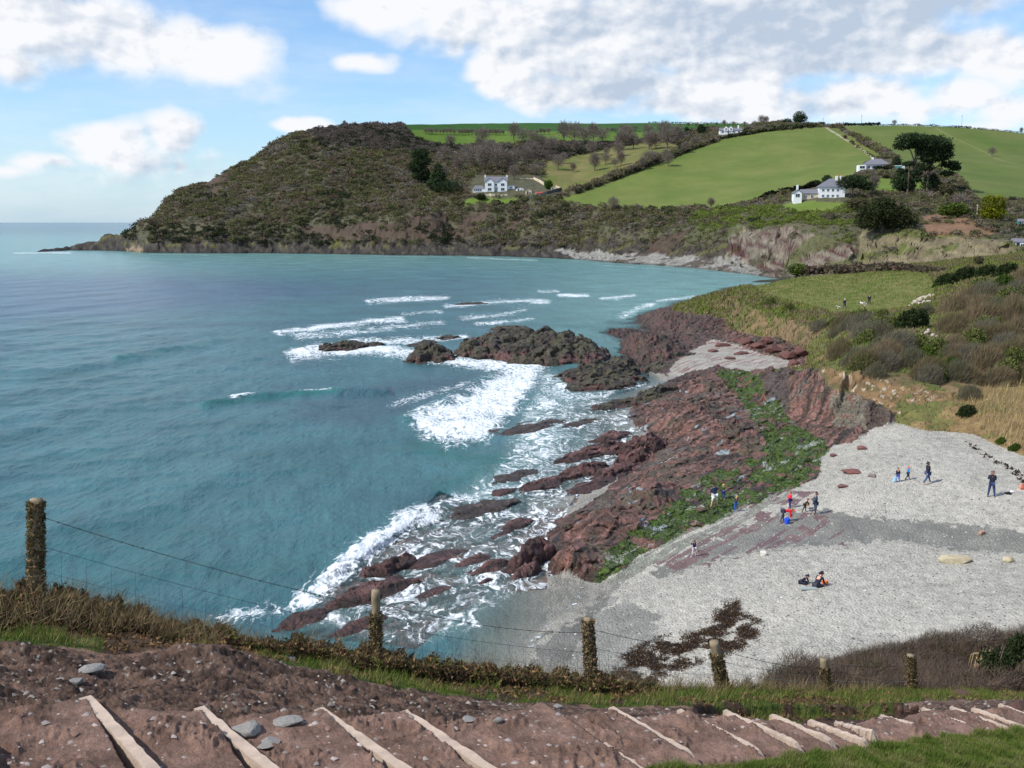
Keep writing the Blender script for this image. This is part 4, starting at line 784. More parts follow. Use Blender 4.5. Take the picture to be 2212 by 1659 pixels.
tag(leafobj('scrub', P, R_[:, 0] * .38, R_[:, 0] * .34, cc, leafmat('scrub_leaves', tl=.42)), 'olive and brown scrub thicket covering the headland and bay slopes', 'scrub', kind='stuff')

# ================================================================ trees
def ell_pts(n, c, rad, shell=.55):
    d = rdir(n) * (shell + (1 - shell) * RNG.random((n, 1))); return np.array(c) + d * np.array(rad), d
def bare_crown(seed, h, r, twigs=900, col=L(126, 115, 104)):
    P, d = ell_pts(twigs, (0, 0, h * .62), (r, r, h * .38), .25); D = d + [0, 0, .35]
    return leafobj('crown', P, .16 * h, .020 * h, vary(col, twigs, .25), M_leaf, D=D * 1.3, spread=.6, link=False)
def bare_trunk(seed, h, r):
    rs = random.Random(seed); m = MB(); m.tube([(0, 0, -.4), (0, 0, h * .15), (rs.uniform(-.02, .02) * h, 0, h * .4), (0, 0, h * .7)], [.03 * h, .024 * h, .018 * h, .006 * h], 6)
    for i in range(9):
        a = i * 2.4; z0 = h * rs.uniform(.15, .45); L_ = r * rs.uniform(.6, .95); z1 = z0 + h * rs.uniform(.15, .35)
        m.tube([(0, 0, z0), (math.cos(a) * L_ * .5, math.sin(a) * L_ * .5, (z0 + z1) / 2), (math.cos(a) * L_, math.sin(a) * L_, z1)], [.012 * h, .008 * h, .003 * h], 4)
    return m.build('trunk', M_twig, link=False)
def leafy_crown(blobs, n, size, col, amt=.3, dcol=None):
    P = []; w = np.array([b[3] * b[4] * b[5] for b in blobs]) ** .66; w /= w.sum(); C_ = []
    for b, f in zip(blobs, w):
        k = max(30, int(n * f)); p, d = ell_pts(k, b[:3], b[3:6], .55); q = 1 + .25 * fbm(p[:, 0] / size / 3, p[:, 2] / size / 3 + p[:, 1], 2, 5)[:, None]; p = np.array(b[:3]) + (p - np.array(b[:3])) * q
        P.append(p); C_.append(vary(col, k, amt) * random.uniform(.85, 1.15))
    P = np.concatenate(P); C_ = np.concatenate(C_)
    return leafobj('crown', P, size * (.6 + .8 * RNG.random(len(P))), size * .7, C_, M_leaf, link=False)
def trunk_mesh(h, r, limbs=()):
    m = MB(); m.tube([(0, 0, -.5), (0, 0, h * .5), (.02 * h, 0, h)], [r, r * .8, r * .45], 7)
    for (a, b) in limbs: m.tube([a, tuple((np.array(a) + np.array(b)) / 2 + [0, 0, .06 * h]), b], [r * .5, r * .35, r * .15], 5)
    return m.build('trunk', M_twig, link=False)
BARE = [(bare_trunk(s, 10, r), bare_crown(s, 10, r)) for s, r in ((1, 4.2), (2, 3.4), (3, 5.0))]
BUSHY = [(trunk_mesh(3, .2), leafy_crown([(0, 0, 3.2, 3, 3, 2.8), (1.5, .5, 2.6, 2, 2, 2), (-1.6, 0, 2.4, 2, 2, 2.0)], 1000, .75, c)) for c in (L(52, 62, 34), L(92, 88, 62), L(84, 100, 40))]
def tree(name, pair, px, py, hpx, lab, cat='tree', group=None, base=10., wpx=None, Y=None):
    if Y: X0, _, _ = atY(px, py, Y); Y0 = Y; Z0 = float(ground(X0, Y0))
    else: X0, Y0, Z0 = hit(px, py)
    s = hpx * Y0 / F / base; o = empty(name, (X0, Y0, Z0 - .1), random.uniform(0, 6.28), label=lab, category_=None) if False else empty(name, (X0, Y0, Z0 - .1), random.uniform(0, 6.28))
    sx_ = s if not wpx else wpx * Y0 / F / base
    tag(o, lab, cat, group); mobj('trunk', pair[0], o, s=(sx_, sx_, s)); mobj('crown', pair[1], o, s=(sx_, sx_, s)); return o
# hedgerow trees on the skyline field
for a, b, y0, y1, st in ((920, 982, 289, 290, 7.5), (992, 1088, 291, 292, 7), (1144, 1186, 291, 290, 8), (1312, 1334, 287, 286, 8), (1352, 1380, 286, 284, 9)):
    x = a
    while x < b:
        tree('hedgerow_tree', BARE[int(x) % 3], x, y0 + (y1 - y0) * (x - a) / (b - a), random.uniform(10, 14), 'small bare tree in the thin hedgerow dividing the two upper green fields', group='small hedgerow trees across the upper fields'); x += st * random.uniform(.85, 1.2)
x = 1395
while x < 1700:
    tree('hedgerow_tree', BARE[int(x) % 3], x, np.interp(x, [1395, 1560, 1700], [280, 272, 270]), random.uniform(8, 13), 'small bare tree on the skyline beyond the hilltop house', group='small bare trees along the skyline hedge'); x += random.uniform(16, 40)
for i, (x, y, h) in enumerate([(973, 318, 26), (1110, 305, 38), (1130, 312, 34), (1152, 315, 30), (1218, 308, 44), (1240, 312, 46), (1262, 316, 40), (1282, 308, 40), (1300, 312, 34), (1344, 324, 42), (1368, 322, 34), (1400, 298, 28), (1442, 322, 46), (1462, 316, 44), (1192, 330, 34),
         (1024, 364, 46), (1045, 370, 52), (1072, 372, 54), (1098, 372, 48), (1136, 358, 40), (1010, 350, 38), (1060, 345, 40), (1238, 372, 20), (1328, 362, 20), (1364, 372, 16), (1310, 338, 20), (1410, 352, 24), (1440, 345, 22), (1480, 330, 24), (1156, 380, 24), (1110, 388, 30), (990, 375, 34), (960, 350, 34), (1500, 318, 22)]):
    tree('bare_tree', BARE[i % 3], x, y, h, 'grey leafless tree of the loose wood on the slope behind the twin-gabled house', group='grey leafless trees of the hillside wood')
for i in range(34):
    x = random.uniform(950, 1450); y = random.uniform(312, 392) - max(0, x - 1250) * .15; w = random.uniform(22, 40)
    if 1010 < x < 1225 and y > 370: continue
    tree('bare_tree', BARE[i % 3], x, y, w, 'grey leafless tree of the loose wood on the slope behind the twin-gabled house', group='grey leafless trees of the hillside wood')
for i, (x, y, h, w, lb, kd) in enumerate([
    (1645, 266, 20, None, 'leafless round-headed tree on the skyline left of the big dark evergreen', 0), (1655, 266, 17, None, 'smaller leafless tree touching the round-headed one on the skyline', 1),
    (1932, 268, 12, None, 'lone small bare tree on the skyline right of the clipped hedge', 0), (2143, 338, 20, None, 'lone wind-bent bare tree in the middle of the right-hand field', 2),
    (2206, 288, 12, None, 'bare tree at the far right end of the skyline', 1), (744, 272, 12, None, 'bare tree topping the wooded headland crest', 1),
    (1325, 456, 30, None, 'bare tree at the foot of the pasture above the cliff scrub', 0), (1536, 452, 24, None, 'thin grey tree at the bottom edge of the big pasture', 1),
    (1760, 555, 1, None, '', 0), (2295, 500, 1, None, '', 0), (2075, 462, 44, None, 'pale branching bare tree beside the bracken slope', 2), (1885, 425, 44, 34, 'grey bare tree between the white cottage and the dark pines', 1)]):
    if lb: tree('bare_tree', BARE[kd], x, y, h, lb, wpx=w)
# evergreens
DG = L(54, 68, 42)
def evergreen(px, py, hpx, wpx, lab, blobs, col=DG, n=2600, size=.07, name='evergreen_tree', limbs=()):
    X0, Y0, Z0 = hit(px, py); h = hpx * Y0 / F; w = wpx * Y0 / F
    bl = [(x * w, y * w, z * h, a * w, a * w, c * h) for x, y, z, a, c in blobs]
    o = empty(name, (X0, Y0, Z0 - .1)); tag(o, lab, 'tree')
    mobj('trunk', trunk_mesh(h * .85, .028 * h, [((x1 * w, 0, z1 * h), (x2 * w, 0, z2 * h)) for x1, z1, x2, z2 in limbs]), o)
    mobj('crown', leafy_crown(bl, n, size * h, col), o); return o
evergreen(1727, 262, 31, 30, 'big dark round evergreen standing highest on the skyline', [(0, 0, .62, .46, .38), (.1, 0, .45, .5, .3), (-.1, 0, .4, .42, .28)])
evergreen(1700, 270, 14, 20, 'low dark evergreen just left of the skyline giant', [(0, 0, .5, .5, .5)], n=700, size=.16)
evergreen(1483, 290, 15, 12, 'narrow dark conifer left of the hilltop house', [(0, 0, .5, .45, .5)], n=500, size=.16)
evergreen(1515, 292, 22, 20, 'rounded dark evergreen beside the hilltop house', [(0, 0, .5, .48, .5)], n=800, size=.13)
evergreen(908, 400, 78, 48, 'tall dark pine with a flat top on the wooded slope left of the twin-gabled house', [(0, 0, .85, .42, .15), (.1, 0, .65, .42, .14), (-.15, 0, .5, .42, .14), (.05, 0, .3, .45, .2)], n=2600, size=.06, name='pine_tree')
evergreen(946, 415, 60, 50, 'dark pointed conifer nearest the left side of the twin-gabled house', [(0, 0, .8, .2, .2), (0, 0, .55, .38, .22), (0, 0, .28, .52, .25)], n=2400, size=.07)
evergreen(975, 418, 34, 50, 'broad low dark evergreen at the conservatory end of the house', [(0, 0, .45, .5, .45), (-.4, 0, .35, .4, .35)], n=1200, size=.1)
evergreen(1185, 409, 20, 18, 'bright green ball-shaped tree in the walled garden', [(0, 0, .52, .5, .48)], col=L(70, 104, 26), n=900, size=.14)
evergreen(1786, 398, 20, 22, 'dark round tree behind the white cottage roof', [(0, 0, .5, .5, .5)], n=900, size=.13)
evergreen(1765, 403, 14, 20, 'small dark bush-like tree behind the cottage wing', [(0, 0, .5, .5, .5)], n=600, size=.16)
evergreen(1841, 427, 50, 68, 'spreading dark evergreen against the right end of the white cottage', [(-.2, 0, .62, .34, .26), (.15, 0, .68, .36, .28), (.4, 0, .5, .25, .2), (-.05, 0, .8, .3, .16)], n=2600, size=.08, limbs=[(0, .3, .25, .6), (0, .3, -.25, .55)])
# the pine group
pa = evergreen(2003, 416, 118, 110, 'tallest layered pine with a long lower branch on the right', [(-.15, 0, .93, .30, .09), (.06, 0, .88, .34, .12), (.16, 0, .78, .30, .12), (.2, 0, .66, .26, .10), (.40, 0, .50, .20, .06), (.50, 0, .44, .14, .05), (.05, 0, .60, .24, .08), (.36, 0, .34, .14, .05), (-.3, 0, .92, .26, .09), (-.1, 0, .45, .2, .07)], n=6500, size=.045, name='pine_tree', limbs=[(.02, .5, .35, .68), (.01, .38, .42, .5), (.01, .45, -.2, .85), (.01, .3, .3, .36)])
pb = evergreen(1972, 420, 122, 80, 'bare-stemmed pine with a flat dark top beside the tallest pine', [(-.1, 0, .95, .42, .10), (.25, 0, .88, .42, .12), (-.3, 0, .84, .3, .08), (.3, 0, .74, .3, .10)], n=3600, size=.045, name='pine_tree', limbs=[(0, .5, .25, .85), (0, .55, -.25, .85)])
pc = evergreen(1960, 422, 78, 60, 'pale-trunked thin pine in the middle of the pine group', [(0, 0, .85, .25, .06), (.25, 0, .6, .25, .07), (.3, 0, .42, .2, .06)], n=900, size=.06, name='pine_tree')
evergreen(1946, 420, 56, 50, 'dense dark conical evergreen at the left foot of the pines', [(0, 0, .8, .28, .2), (0, 0, .45, .48, .32), (.2, 0, .35, .4, .3)], n=2200, size=.08)
evergreen(2010, 414, 44, 46, 'dense dark low evergreen at the right foot of the pines', [(0, 0, .6, .36, .3), (0, 0, .35, .5, .3)], n=1600, size=.09)
evergreen(1936, 365, 26, 20, 'small dark tree beside the lane behind the bungalow', [(0, 0, .5, .5, .5)], n=700, size=.13)
evergreen(2143, 478, 58, 56, 'yellow-green conifer with twin tops on the far right slope', [(-.15, 0, .62, .3, .38), (.2, 0, .62, .28, .36), (0, 0, .3, .5, .28)], col=L(112, 118, 22), n=2600, size=.07)
evergreen(1905, 502, 78, 120, 'huge dark spreading cypress hanging over the cliff edge', [(0, 0, .78, .22, .2), (-.15, 0, .55, .34, .26), (.18, 0, .5, .34, .26), (.3, 0, .3, .34, .22), (-.25, 0, .3, .26, .24)], col=L(54, 62, 34), n=5200, size=.07)
evergreen(2060, 505, 1e-3 + 30, 40, 'dark evergreen bush below the bracken patch', [(0, 0, .5, .5, .5)], n=900, size=.12) if False else None
for i, (x, y, h, w, kd, lb) in enumerate([(1693, 425, 17, 13, 1, 'clipped brown bush on the cottage lawn beside the long dark hedge'), (1654, 436, 16, 12, 1, 'upright brown bush at the sea end of the cottage lawn'), (1040, 432, 15, 20, 0, 'dark rounded shrub on the lawn below the twin-gabled house'),
    (1560, 452, 1, 1, 0, ''), (1902, 366, 9, 30, 0, 'dark hedge bush in front of the bungalow'), (1922, 366, 12, 18, 1, 'brown rounded bush at the right end of the bungalow'), (1892, 392, 10, 14, 1, 'round brown bush on the lawn below the bungalow, the left one'), (1913, 385, 9, 14, 1, 'round brown bush on the lawn below the bungalow, nearer the pines'),
    (2043, 425, 30, 34, 1, 'brown bare bush right of the pines at the field corner'), (2075, 445, 30, 44, 1, 'large grey-brown bush casting its shade on the right field'), (2060, 470, 34, 60, 2, 'olive domed bush on the slope below the pines'), (2108, 470, 1, 1, 0, ''),
    (1860, 455, 26, 60, 1, 'wide grey thicket bush under the spreading cottage evergreen'), (1725, 598, 30, 56, 2, 'rounded gorse-green bush at the seaward corner of the meadow'), (2113, 575, 24, 22, 1, 'pale blossoming shrub above the meadow hedge')]):
    if lb: 
        o = tree('bush', BUSHY[kd], x, y, h, lb, 'bush', base=6, wpx=w)

# ================================================================ shrubs on the bank
def swept(seed, col, n=2600, leaf=None):
    rs = np.random.default_rng(seed); d = rdir(n); d[:, 2] = np.abs(d[:, 2]); q = .35 + .65 * rs.random((n, 1)) ** .5
    P = d * q * [1.05, .9, .85] * (1 + .3 * fbm(d[:, 0] * 2 + seed, d[:, 2] * 2 + d[:, 1], 2, 5)[:, None]); P[:, 0] += .45 * P[:, 2]; D = np.tile([[.7, .3, .55]], (n, 1)) + .6 * d
    if leaf is None: return leafobj('crown', P, .34, .016, vary(col, n, .25), M_leaf, D=D, spread=.45, link=False)
    return leafobj('crown', P, .12, .10, vary(leaf, n, .3), M_leaf, link=False)
def stems(seed):
    m = MB(); rs = random.Random(seed)
    for i in range(9):
        a = rs.uniform(0, 6.28); x, y = math.cos(a) * .5, math.sin(a) * .35; m.tube([(x * .3, y * .3, -.15), (x * .8 + .1, y, .3), (x * 1.2 + .35, y * 1.1, .6)], [.02, .013, .005], 4)
    return m.build('stems', M_twig, link=False)
STM = [stems(1), stems(2)]
SW = {'grey': [swept(1, L(110, 105, 88)), swept(2, L(100, 96, 76))], 'brown': [swept(3, L(118, 104, 80)), swept(4, L(106, 96, 70))], 'green': [swept(5, 0, 2600, L(80, 98, 36)), swept(6, 0, 2600, L(64, 84, 30))], 'dark': [swept(7, 0, 2800, L(44, 56, 28))], 'olive': [swept(8, 0, 2400, L(98, 104, 56))]}
SHRUBS = [(1965, 705, 85, 'dark', 'dark shadowy hollow-backed shrub in the middle of the wind-swept thicket'), (1890, 735, 80, 'grey', ''), (1930, 760, 90, 'grey', ''), (1845, 790, 80, 'grey', 'silver-grey wind-swept shrub overhanging the earth face'), (1900, 800, 80, 'grey', ''), (1960, 790, 75, 'grey', ''),
    (1990, 775, 62, 'green', 'bright green ivy-covered shrub in the middle of the bank'), (1935, 740, 50, 'green', 'green mound below the dark hollow shrub'), (2075, 765, 50, 'green', 'round leafy shrub on the bank beside the dry grass'), (2040, 770, 44, 'olive', 'olive bush left of the round leafy shrub'),
    (2120, 790, 90, 'brown', ''), (2180, 780, 95, 'brown', ''), (2150, 830, 80, 'brown', ''), (2060, 820, 80, 'grey', ''), (2000, 825, 70, 'grey', ''), (2100, 740, 80, 'brown', ''), (2190, 730, 90, 'brown', ''), (2050, 715, 80, 'brown', ''),
    (2120, 700, 90, 'brown', ''), (2190, 690, 90, 'brown', ''), (2060, 675, 80, 'brown', ''), (2130, 655, 80, 'grey', ''), (2200, 650, 90, 'grey', ''), (1800, 705, 42, 'green', 'bright green shrub at the meadow lip above the crumbling face'), (1765, 715, 46, 'grey', 'pale twiggy shrub on the crumbling corner of the bank'),
    (1830, 715, 60, 'grey', ''), (1700, 672, 36, 'olive', 'olive tussock at the cliff lip of the meadow'), (1660, 660, 36, 'olive', 'olive tussock nearest the seaward tip of the bank'), (2110, 628, 60, 'olive', ''), (2160, 622, 60, 'green', ''), (2200, 615, 70, 'brown', ''), (2040, 618, 60, 'dark', 'dark bush closing the right end of the meadow'),
    (2080, 604, 60, 'dark', 'dark bush on the hedge line above the meadow corner'), (2125, 600, 60, 'dark', ''), (2170, 596, 60, 'dark', ''), (2090, 860, 56, 'grey', 'grey shrub hanging down the bank beside the reeds'), (2085, 895, 46, 'dark', 'blue-green shrub halfway down the bank'), (2205, 820, 70, 'brown', ''), (2160, 955, 26, 'green', 'green plant tuft at the foot of the reed slope'), (2190, 972, 30, 'green', ''), (2140, 645, 40, 'green', '')]
rs_ = random.Random(4)
for i in range(150):
    x = rs_.uniform(1790, 2215); y = rs_.uniform(628, 838)
    if y < 640 + max(0, 2060 - x) * .28 or x < 1790 + (y - 700) * -.3 or y > 800 + (x - 1790) * .12: continue
    if 1925 < x < 2045 and (632 < y < 672 or 706 < y < 742): continue
    kk = 'brown' if (x > 2030 and y < 800 and rs_.random() < .48) else rs_.choice(['grey', 'grey', 'brown', 'green', 'olive', 'olive']); SHRUBS.append((x, y, rs_.uniform(38, 80) * (.75 if kk == 'green' else 1), kk, ''))
for i, (x, y, w, kd, lb) in enumerate(SHRUBS):
    X0, Y0, Z0 = hit(x, y); s = w * Y0 / F / 2; o = empty('shrub', (X0, Y0, Z0 - .15 * s), random.uniform(-.3, .3))
    gl = {'grey': 'grey wind-swept leafless shrub on the bank above the beach', 'brown': 'brown leafless bramble shrub on the rise behind the bank', 'green': 'small green shrub among the brambles of the right bank', 'dark': 'dark evergreen bush of the hedge behind the meadow', 'olive': 'olive shrub behind the meadow corner'}[kd]
    tag(o, lb or gl, 'shrub', None if lb else kd + ' shrubs on the bank'); sc = (s * .85, s, s * 1.25)
    mobj('stems', STM[i % 2], o, s=sc); mobj('crown', SW[kd][i % len(SW[kd])], o, s=sc)
# low ground cover on the bank
g = MID; Vb = vis(g, .01) & (g['bank']) & (g['px'] < 2280) & ~((g['py'] > 800) & (g['nn'] < -.12)); n = 80000; Xs, Ys, Zs, idx = sample(g, Vb, n)
nz = fbm(Xs / 6, Ys / 6, 4, 31) + .2 * RNG.normal(size=n); cb = np.where((nz > .1)[:, None], L(102, 118, 48), np.where((nz > -.15)[:, None], L(124, 116, 72), L(118, 104, 84)))
sz = Ys / F * (5 + 5 * RNG.random(n)); rp = proj(Xs, Ys, Zs); rd = inpoly(rp[0], rp[1], [(2090, 830), (2150, 820), (2400, 820), (2400, 975), (2180, 965), (2110, 905)]); lo_ = (rp[1] > 838) & (RNG.random(n) < .7); cb[lo_] = L(150, 128, 90); cb[rd] = L(176, 156, 112); sz = np.where(rd, sz * 2.4, sz)
cb = np.clip(cb * (1 + .2 * RNG.normal(size=(n, 1))), .01, 1)
tag(leafobj('undergrowth', np.stack([Xs, Ys, Zs - .05], 1), sz, sz * np.where(rd, .08, .4), cb, M_leaf, D=np.tile([[.25, .1, .9]], (n, 1)), spread=.55), 'low grass, brambles and dry reeds covering the bank', 'undergrowth', kind='stuff')
mk_ = g['bank'] & inpoly(g['px'], g['py'], [(2085, 855), (2130, 838), (2400, 838), (2400, 985), (2200, 968), (2130, 935), (2095, 900)]) & vis(g, .05); n = 6000; Xs, Ys, Zs, idx = sample(g, mk_, n)
tag(leafobj('reeds', np.stack([Xs, Ys, Zs - .1], 1), .5 + .6 * RNG.random(n), .035, vary(L(166, 146, 104), n, .3), M_leaf, D=np.tile([[.3, .05, 1.6]], (n, 1)), spread=.4), 'tall straw-coloured dry reeds on the right end of the bank', 'reeds', kind='stuff')
g = MID; Vm = vis(g, .02) & g['meadow']; n = 26000; Xs, Ys, Zs, idx = sample(g, Vm, n); sz = Ys / F * 3.0 * (.6 + .8 * RNG.random(n)); cb = np.where((fbm(Xs / 4, Ys / 4, 3, 8) > .05)[:, None], L(140, 134, 84), L(102, 114, 54)) * (1 + .15 * RNG.normal(size=(n, 1)))
tag(leafobj('grass', np.stack([Xs, Ys, Zs], 1), sz, sz * .35, np.clip(cb, .01, 1), M_leaf, D=np.tile([[.2, 0, .9]], (n, 1)), spread=.5), 'short tufty grass of the meadow', 'grass', kind='stuff')

# ================================================================ hedges and walls as things
def pathline(pts, n):
    A = np.array(pts, float); d = np.r_[0, np.cumsum(np.hypot(*np.diff(A, axis=0).T))]; s = np.linspace(0, d[-1], n); return np.interp(s, d, A[:, 0]), np.interp(s, d, A[:, 1])
def hedge(pts, hpx, lab, col, n=900, gap=.0, wid=1.0, name='hedge'):
    x, y = pathline(pts, 40); W3 = np.array([hit(a, b) for a, b in zip(x, y)]); k = RNG.integers(0, 39, n); f = RNG.random(n)[:, None]
    P = W3[k] * (1 - f) + W3[k + 1] * f; h = hpx * P[:, 1] / F * (1 + .5 * gn(P[:, 0] / 6, P[:, 1] / 6, 7)); 
    if gap: h = h * (gn(P[:, 0] / 9, P[:, 1] / 9, 5) > -gap)
    P[:, 2] += h * RNG.random(n) ** .7 * .9; P[:, :2] += RNG.normal(size=(n, 2)) * wid * .5; s = np.maximum(h, .3) * .55
    P0 = P.mean(0); o = leafobj(name, P - P0, s, s * .9, vary(col, n, .3), M_leaf); o.location = P0; return tag(o, lab, 'hedge')
hedge([(1215, 428), (1300, 400), (1400, 361), (1480, 331)], 8, 'ragged hedge with a stone bank climbing the left side of the big pasture', L(74, 72, 54), 2400, .1)
hedge([(1480, 331), (1560, 301), (1650, 285), (1705, 279), (1780, 272)], 6, 'thick dark hedge along the top edge of the big pasture', L(70, 72, 46), 3400)
hedge([(1640, 432), (1700, 416), (1770, 402)], 9, 'long dark clipped hedge behind the cottage lawn', L(38, 36, 26), 1500, wid=.6)
hedge([(1822, 268), (1860, 267), (1900, 268)], 6, 'clipped dark hedge block on the skyline', L(44, 58, 30), 700)
hedge([(1900, 269), (2000, 272), (2100, 278), (2212, 288)], 3.5, 'thin dark hedge following the skyline to the right edge', L(60, 66, 44), 1500)
hedge([(1822, 298), (1850, 318), (1880, 338), (1905, 352)], 6, 'brown bushes strung along the lane up the hill', L(92, 74, 56), 500, .1)
hedge([(1850, 305), (1880, 322), (1915, 340)], 6, 'hedge on the upper side of the hill lane', L(98, 84, 70), 500, .2)
hedge([(1745, 592), (1850, 588), (1950, 585), (2030, 590)], 14, 'grey-brown bramble hedge along the far side of the meadow', L(92, 82, 66), 4200, wid=2)
hedge([(1400, 266), (1560, 268), (1640, 270)], 3, 'faint dark hedge on the skyline above the hilltop house', L(62, 66, 44), 900)
hedge([(2010, 412), (2060, 432), (2110, 452)], 8, 'bushy hedge dropping from the pines to the field corner', L(92, 84, 60), 900)
def wall(pts, hpx, lab, mat, n=14, name='garden_wall', th=.5):
    x, y = pathline(pts, n); W3 = [hit(a, b) for a, b in zip(x, y)]; m = MB(); o0 = Vector(W3[0]); h = hpx * W3[0][1] / F
    for p, q in zip(W3[:-1], W3[1:]):
        p, q = Vector(p) - o0, Vector(q) - o0; d = (q - p); nn_ = Vector((-d.y, d.x, 0)).normalized() * th / 2; k = len(m.v)
        for v in (p - nn_, p + nn_, q + nn_, q - nn_): m.v += [tuple(v - Vector((0, 0, 1.2)))]
        for v in (p - nn_, p + nn_, q + nn_, q - nn_): m.v += [tuple(v + Vector((0, 0, h)))]
        m.f += [tuple(k + i for i in f_) for f_ in ((0, 3, 2, 1), (4, 5, 6, 7), (0, 1, 5, 4), (1, 2, 6, 5), (2, 3, 7, 6), (3, 0, 4, 7))]
    o = m.build(name, mat); o.location = o0; return tag(o, lab, 'wall')
M_white = pmat('white_render', L(228, 228, 226), nscale=1.5, namt=.06, rough=.7); M_cream = pmat('cream_stone', L(200, 186, 160), nscale=1.2, namt=.2); M_slate = pmat('slate_roof', L(112, 112, 120), nscale=4, namt=.25, bump=.3); M_dkwall = pmat('dark_stone', L(74, 78, 74), nscale=1.5, namt=.3)
M_glass = pmat('window_glass', L(44, 52, 62), rough=.15, spec=.6, namt=.1); M_trim = pmat('dark_trim', L(50, 48, 54), namt=.1); M_teal = pmat('teal_paint', L(70, 130, 124), namt=.1); M_red = pmat('red_roof', L(170, 70, 60), namt=.2); M_pot = pmat('chimney_pot', L(206, 130, 90), namt=.2)
wall([(1131, 435), (1158, 428), (1186, 420), (1213, 412)], 7, 'long dark stone wall below the terraced garden', M_dkwall)
wall([(1153, 388), (1164, 393), (1175, 400)], 5, 'pale cream wall sloping down behind the garden', M_cream)
wall([(1110, 386), (1153, 387)], 1.2, 'thin pale wall running level behind the twin-gabled house', M_cream)
wall([(1201, 405), (1213, 411)], 4, 'short pale wall at the top corner of the garden', M_cream)
wall([(1046, 424), (1096, 424)], 3.5, 'low brown retaining wall in front of the twin-gabled house', M_cream)

# ================================================================ houses
def window(o, x, z, w, h, y, mat=None, k=1):
    f = MB().box(x - w / 2 - .12, x + w / 2 + .12, y - .08, y + .1, z - .12, z + h + .12).build('window', M_white, o)
    MB().box(x - w / 2, x - .06, y - .12, y - .083, z, z + h).box(x + .06, x + w / 2, y - .12, y - .083, z, z + h).build('pane', mat or M_glass, f); return f
def gable_roof(m, x0, x1, y0, y1, z0, zr, axis='x', t=.18, ov=.35):
    if axis == 'x':
        ym = (y0 + y1) / 2; x0 -= ov; x1 += ov
        for a, s in ((y0 - ov, 1), (y1 + ov, -1)):
            zb = z0 - ov * (zr - z0) / (ym - y0); pts = [(x0, a, zb), (x1, a, zb), (x1, ym, zr), (x0, ym, zr)]
            q = [(p[0], p[1], p[2] + t) for p in pts]; k = len(m.v); m.v += pts + q; m.f += [tuple(k + i for i in f_) for f_ in ((3, 2, 1, 0), (4, 5, 6, 7), (0, 1, 5, 4), (1, 2, 6, 5), (2, 3, 7, 6), (3, 0, 4, 7))]
    else:
        xm = (x0 + x1) / 2; y0 -= ov; y1 += ov
        for a in (x0 - ov, x1 + ov):
            zb = z0 - ov * (zr - z0) / (xm - x0); pts = [(a, y0, zb), (a, y1, zb), (xm, y1, zr), (xm, y0, zr)]
            q = [(p[0], p[1], p[2] + t) for p in pts]; k = len(m.v); m.v += pts + q; m.f += [tuple(k + i for i in f_) for f_ in ((3, 2, 1, 0), (4, 5, 6, 7), (0, 1, 5, 4), (1, 2, 6, 5), (2, 3, 7, 6), (3, 0, 4, 7))]
    return m
def gable_wall(m, x0, x1, y0, y1, z0, z1, zr, axis='x'):
    m.box(x0, x1, y0, y1, z0, z1); e = .003
    if axis == 'y':
        xm = (x0 + x1) / 2
        a, b, c = (x0, y0 + e, z1 - .01), (x1, y0 + e, z1 - .01), (xm, y0 + e, zr); d, e2, f = (x0, y1 - e, z1 - .01), (x1, y1 - e, z1 - .01), (xm, y1 - e, zr)
    else:
        ym = (y0 + y1) / 2; a, b, c = (x0 + e, y0, z1 - .01), (x0 + e, y1, z1 - .01), (x0 + e, ym, zr); d, e2, f = (x1 - e, y0, z1 - .01), (x1 - e, y1, z1 - .01), (x1 - e, ym, zr)
    k = len(m.v); m.v += [a, b, c, d, e2, f]; m.f += [(k, k + 1, k + 2), (k + 5, k + 4, k + 3)]; return m
def hip_roof(m, x0, x1, y0, y1, z0, zr, ins):
    ym = (y0 + y1) / 2; k = len(m.v); m.v += [(x0, y0, z0), (x1, y0, z0), (x1, y1, z0), (x0, y1, z0), (x0 + ins, ym, zr), (x1 - ins, ym, zr)]
    m.f += [(k, k + 1, k + 5, k + 4), (k + 1, k + 2, k + 5), (k + 2, k + 3, k + 4, k + 5), (k + 3, k, k + 4), (k + 3, k + 2, k + 1, k)]; return m
def house(name, px, py, lab, cat='house', dz=0, rz=0.):
    X0, Y0, Z0 = hit(px, py); return tag(empty(name, (X0, Y0 + 1, Z0 + dz), rz - math.atan2(X0, Y0) * .5), lab, cat), Y0
o, Yh = house('gabled_house', 1071.5, 416, 'white two-storey house with twin front gables and a chimney at each end', dz=.1); u = Yh / F
w = 47 * u / 2; he = 21 * u; hr = 32 * u
m = MB(); m.box(-w, w, 0, 9, -3, he); gable_wall(m, -w, -w * .18, -.9, 4, -3, he, hr * .9, 'y'); gable_wall(m, w * .18, w, -.9, 4, -3, he, hr * .9, 'y'); gable_wall(m, -w + .02, w - .02, .02, 9, he - 1, he, hr, 'x'); m.build('wall', M_white, o)
m = MB(); gable_roof(m, -w, w, 0, 9, he, hr); rf_ = m.build('roof', M_slate, o)
for s in (-1, 1):
    xa, xb = sorted((s * w, s * w * .18)); gable_roof(MB(), xa, xb, -.9, 4, he, hr * .9, 'y').build('gable_roof', M_trim, rf_)
    c = MB().box(s * (w - .1) - .55, s * (w - .1) + .55, 3.9, 5.1, he, hr + 1.0).build('chimney', M_white, rf_); MB().tube([(s * (w - .1), 4.5, hr + 1.0), (s * (w - .1), 4.5, hr + 1.5)], .22, 8).build('chimney_pot', M_pot, rf_)
    for z in (.9, 3.9): window(o, s * w * .59, z, 2.2, 1.6, -.9)
window(o, 0, 3.9, 1.5, 1.3, 0); d = MB().box(-.55, .55, -.08, .02, 0, 2.2).build('door', M_teal, o)
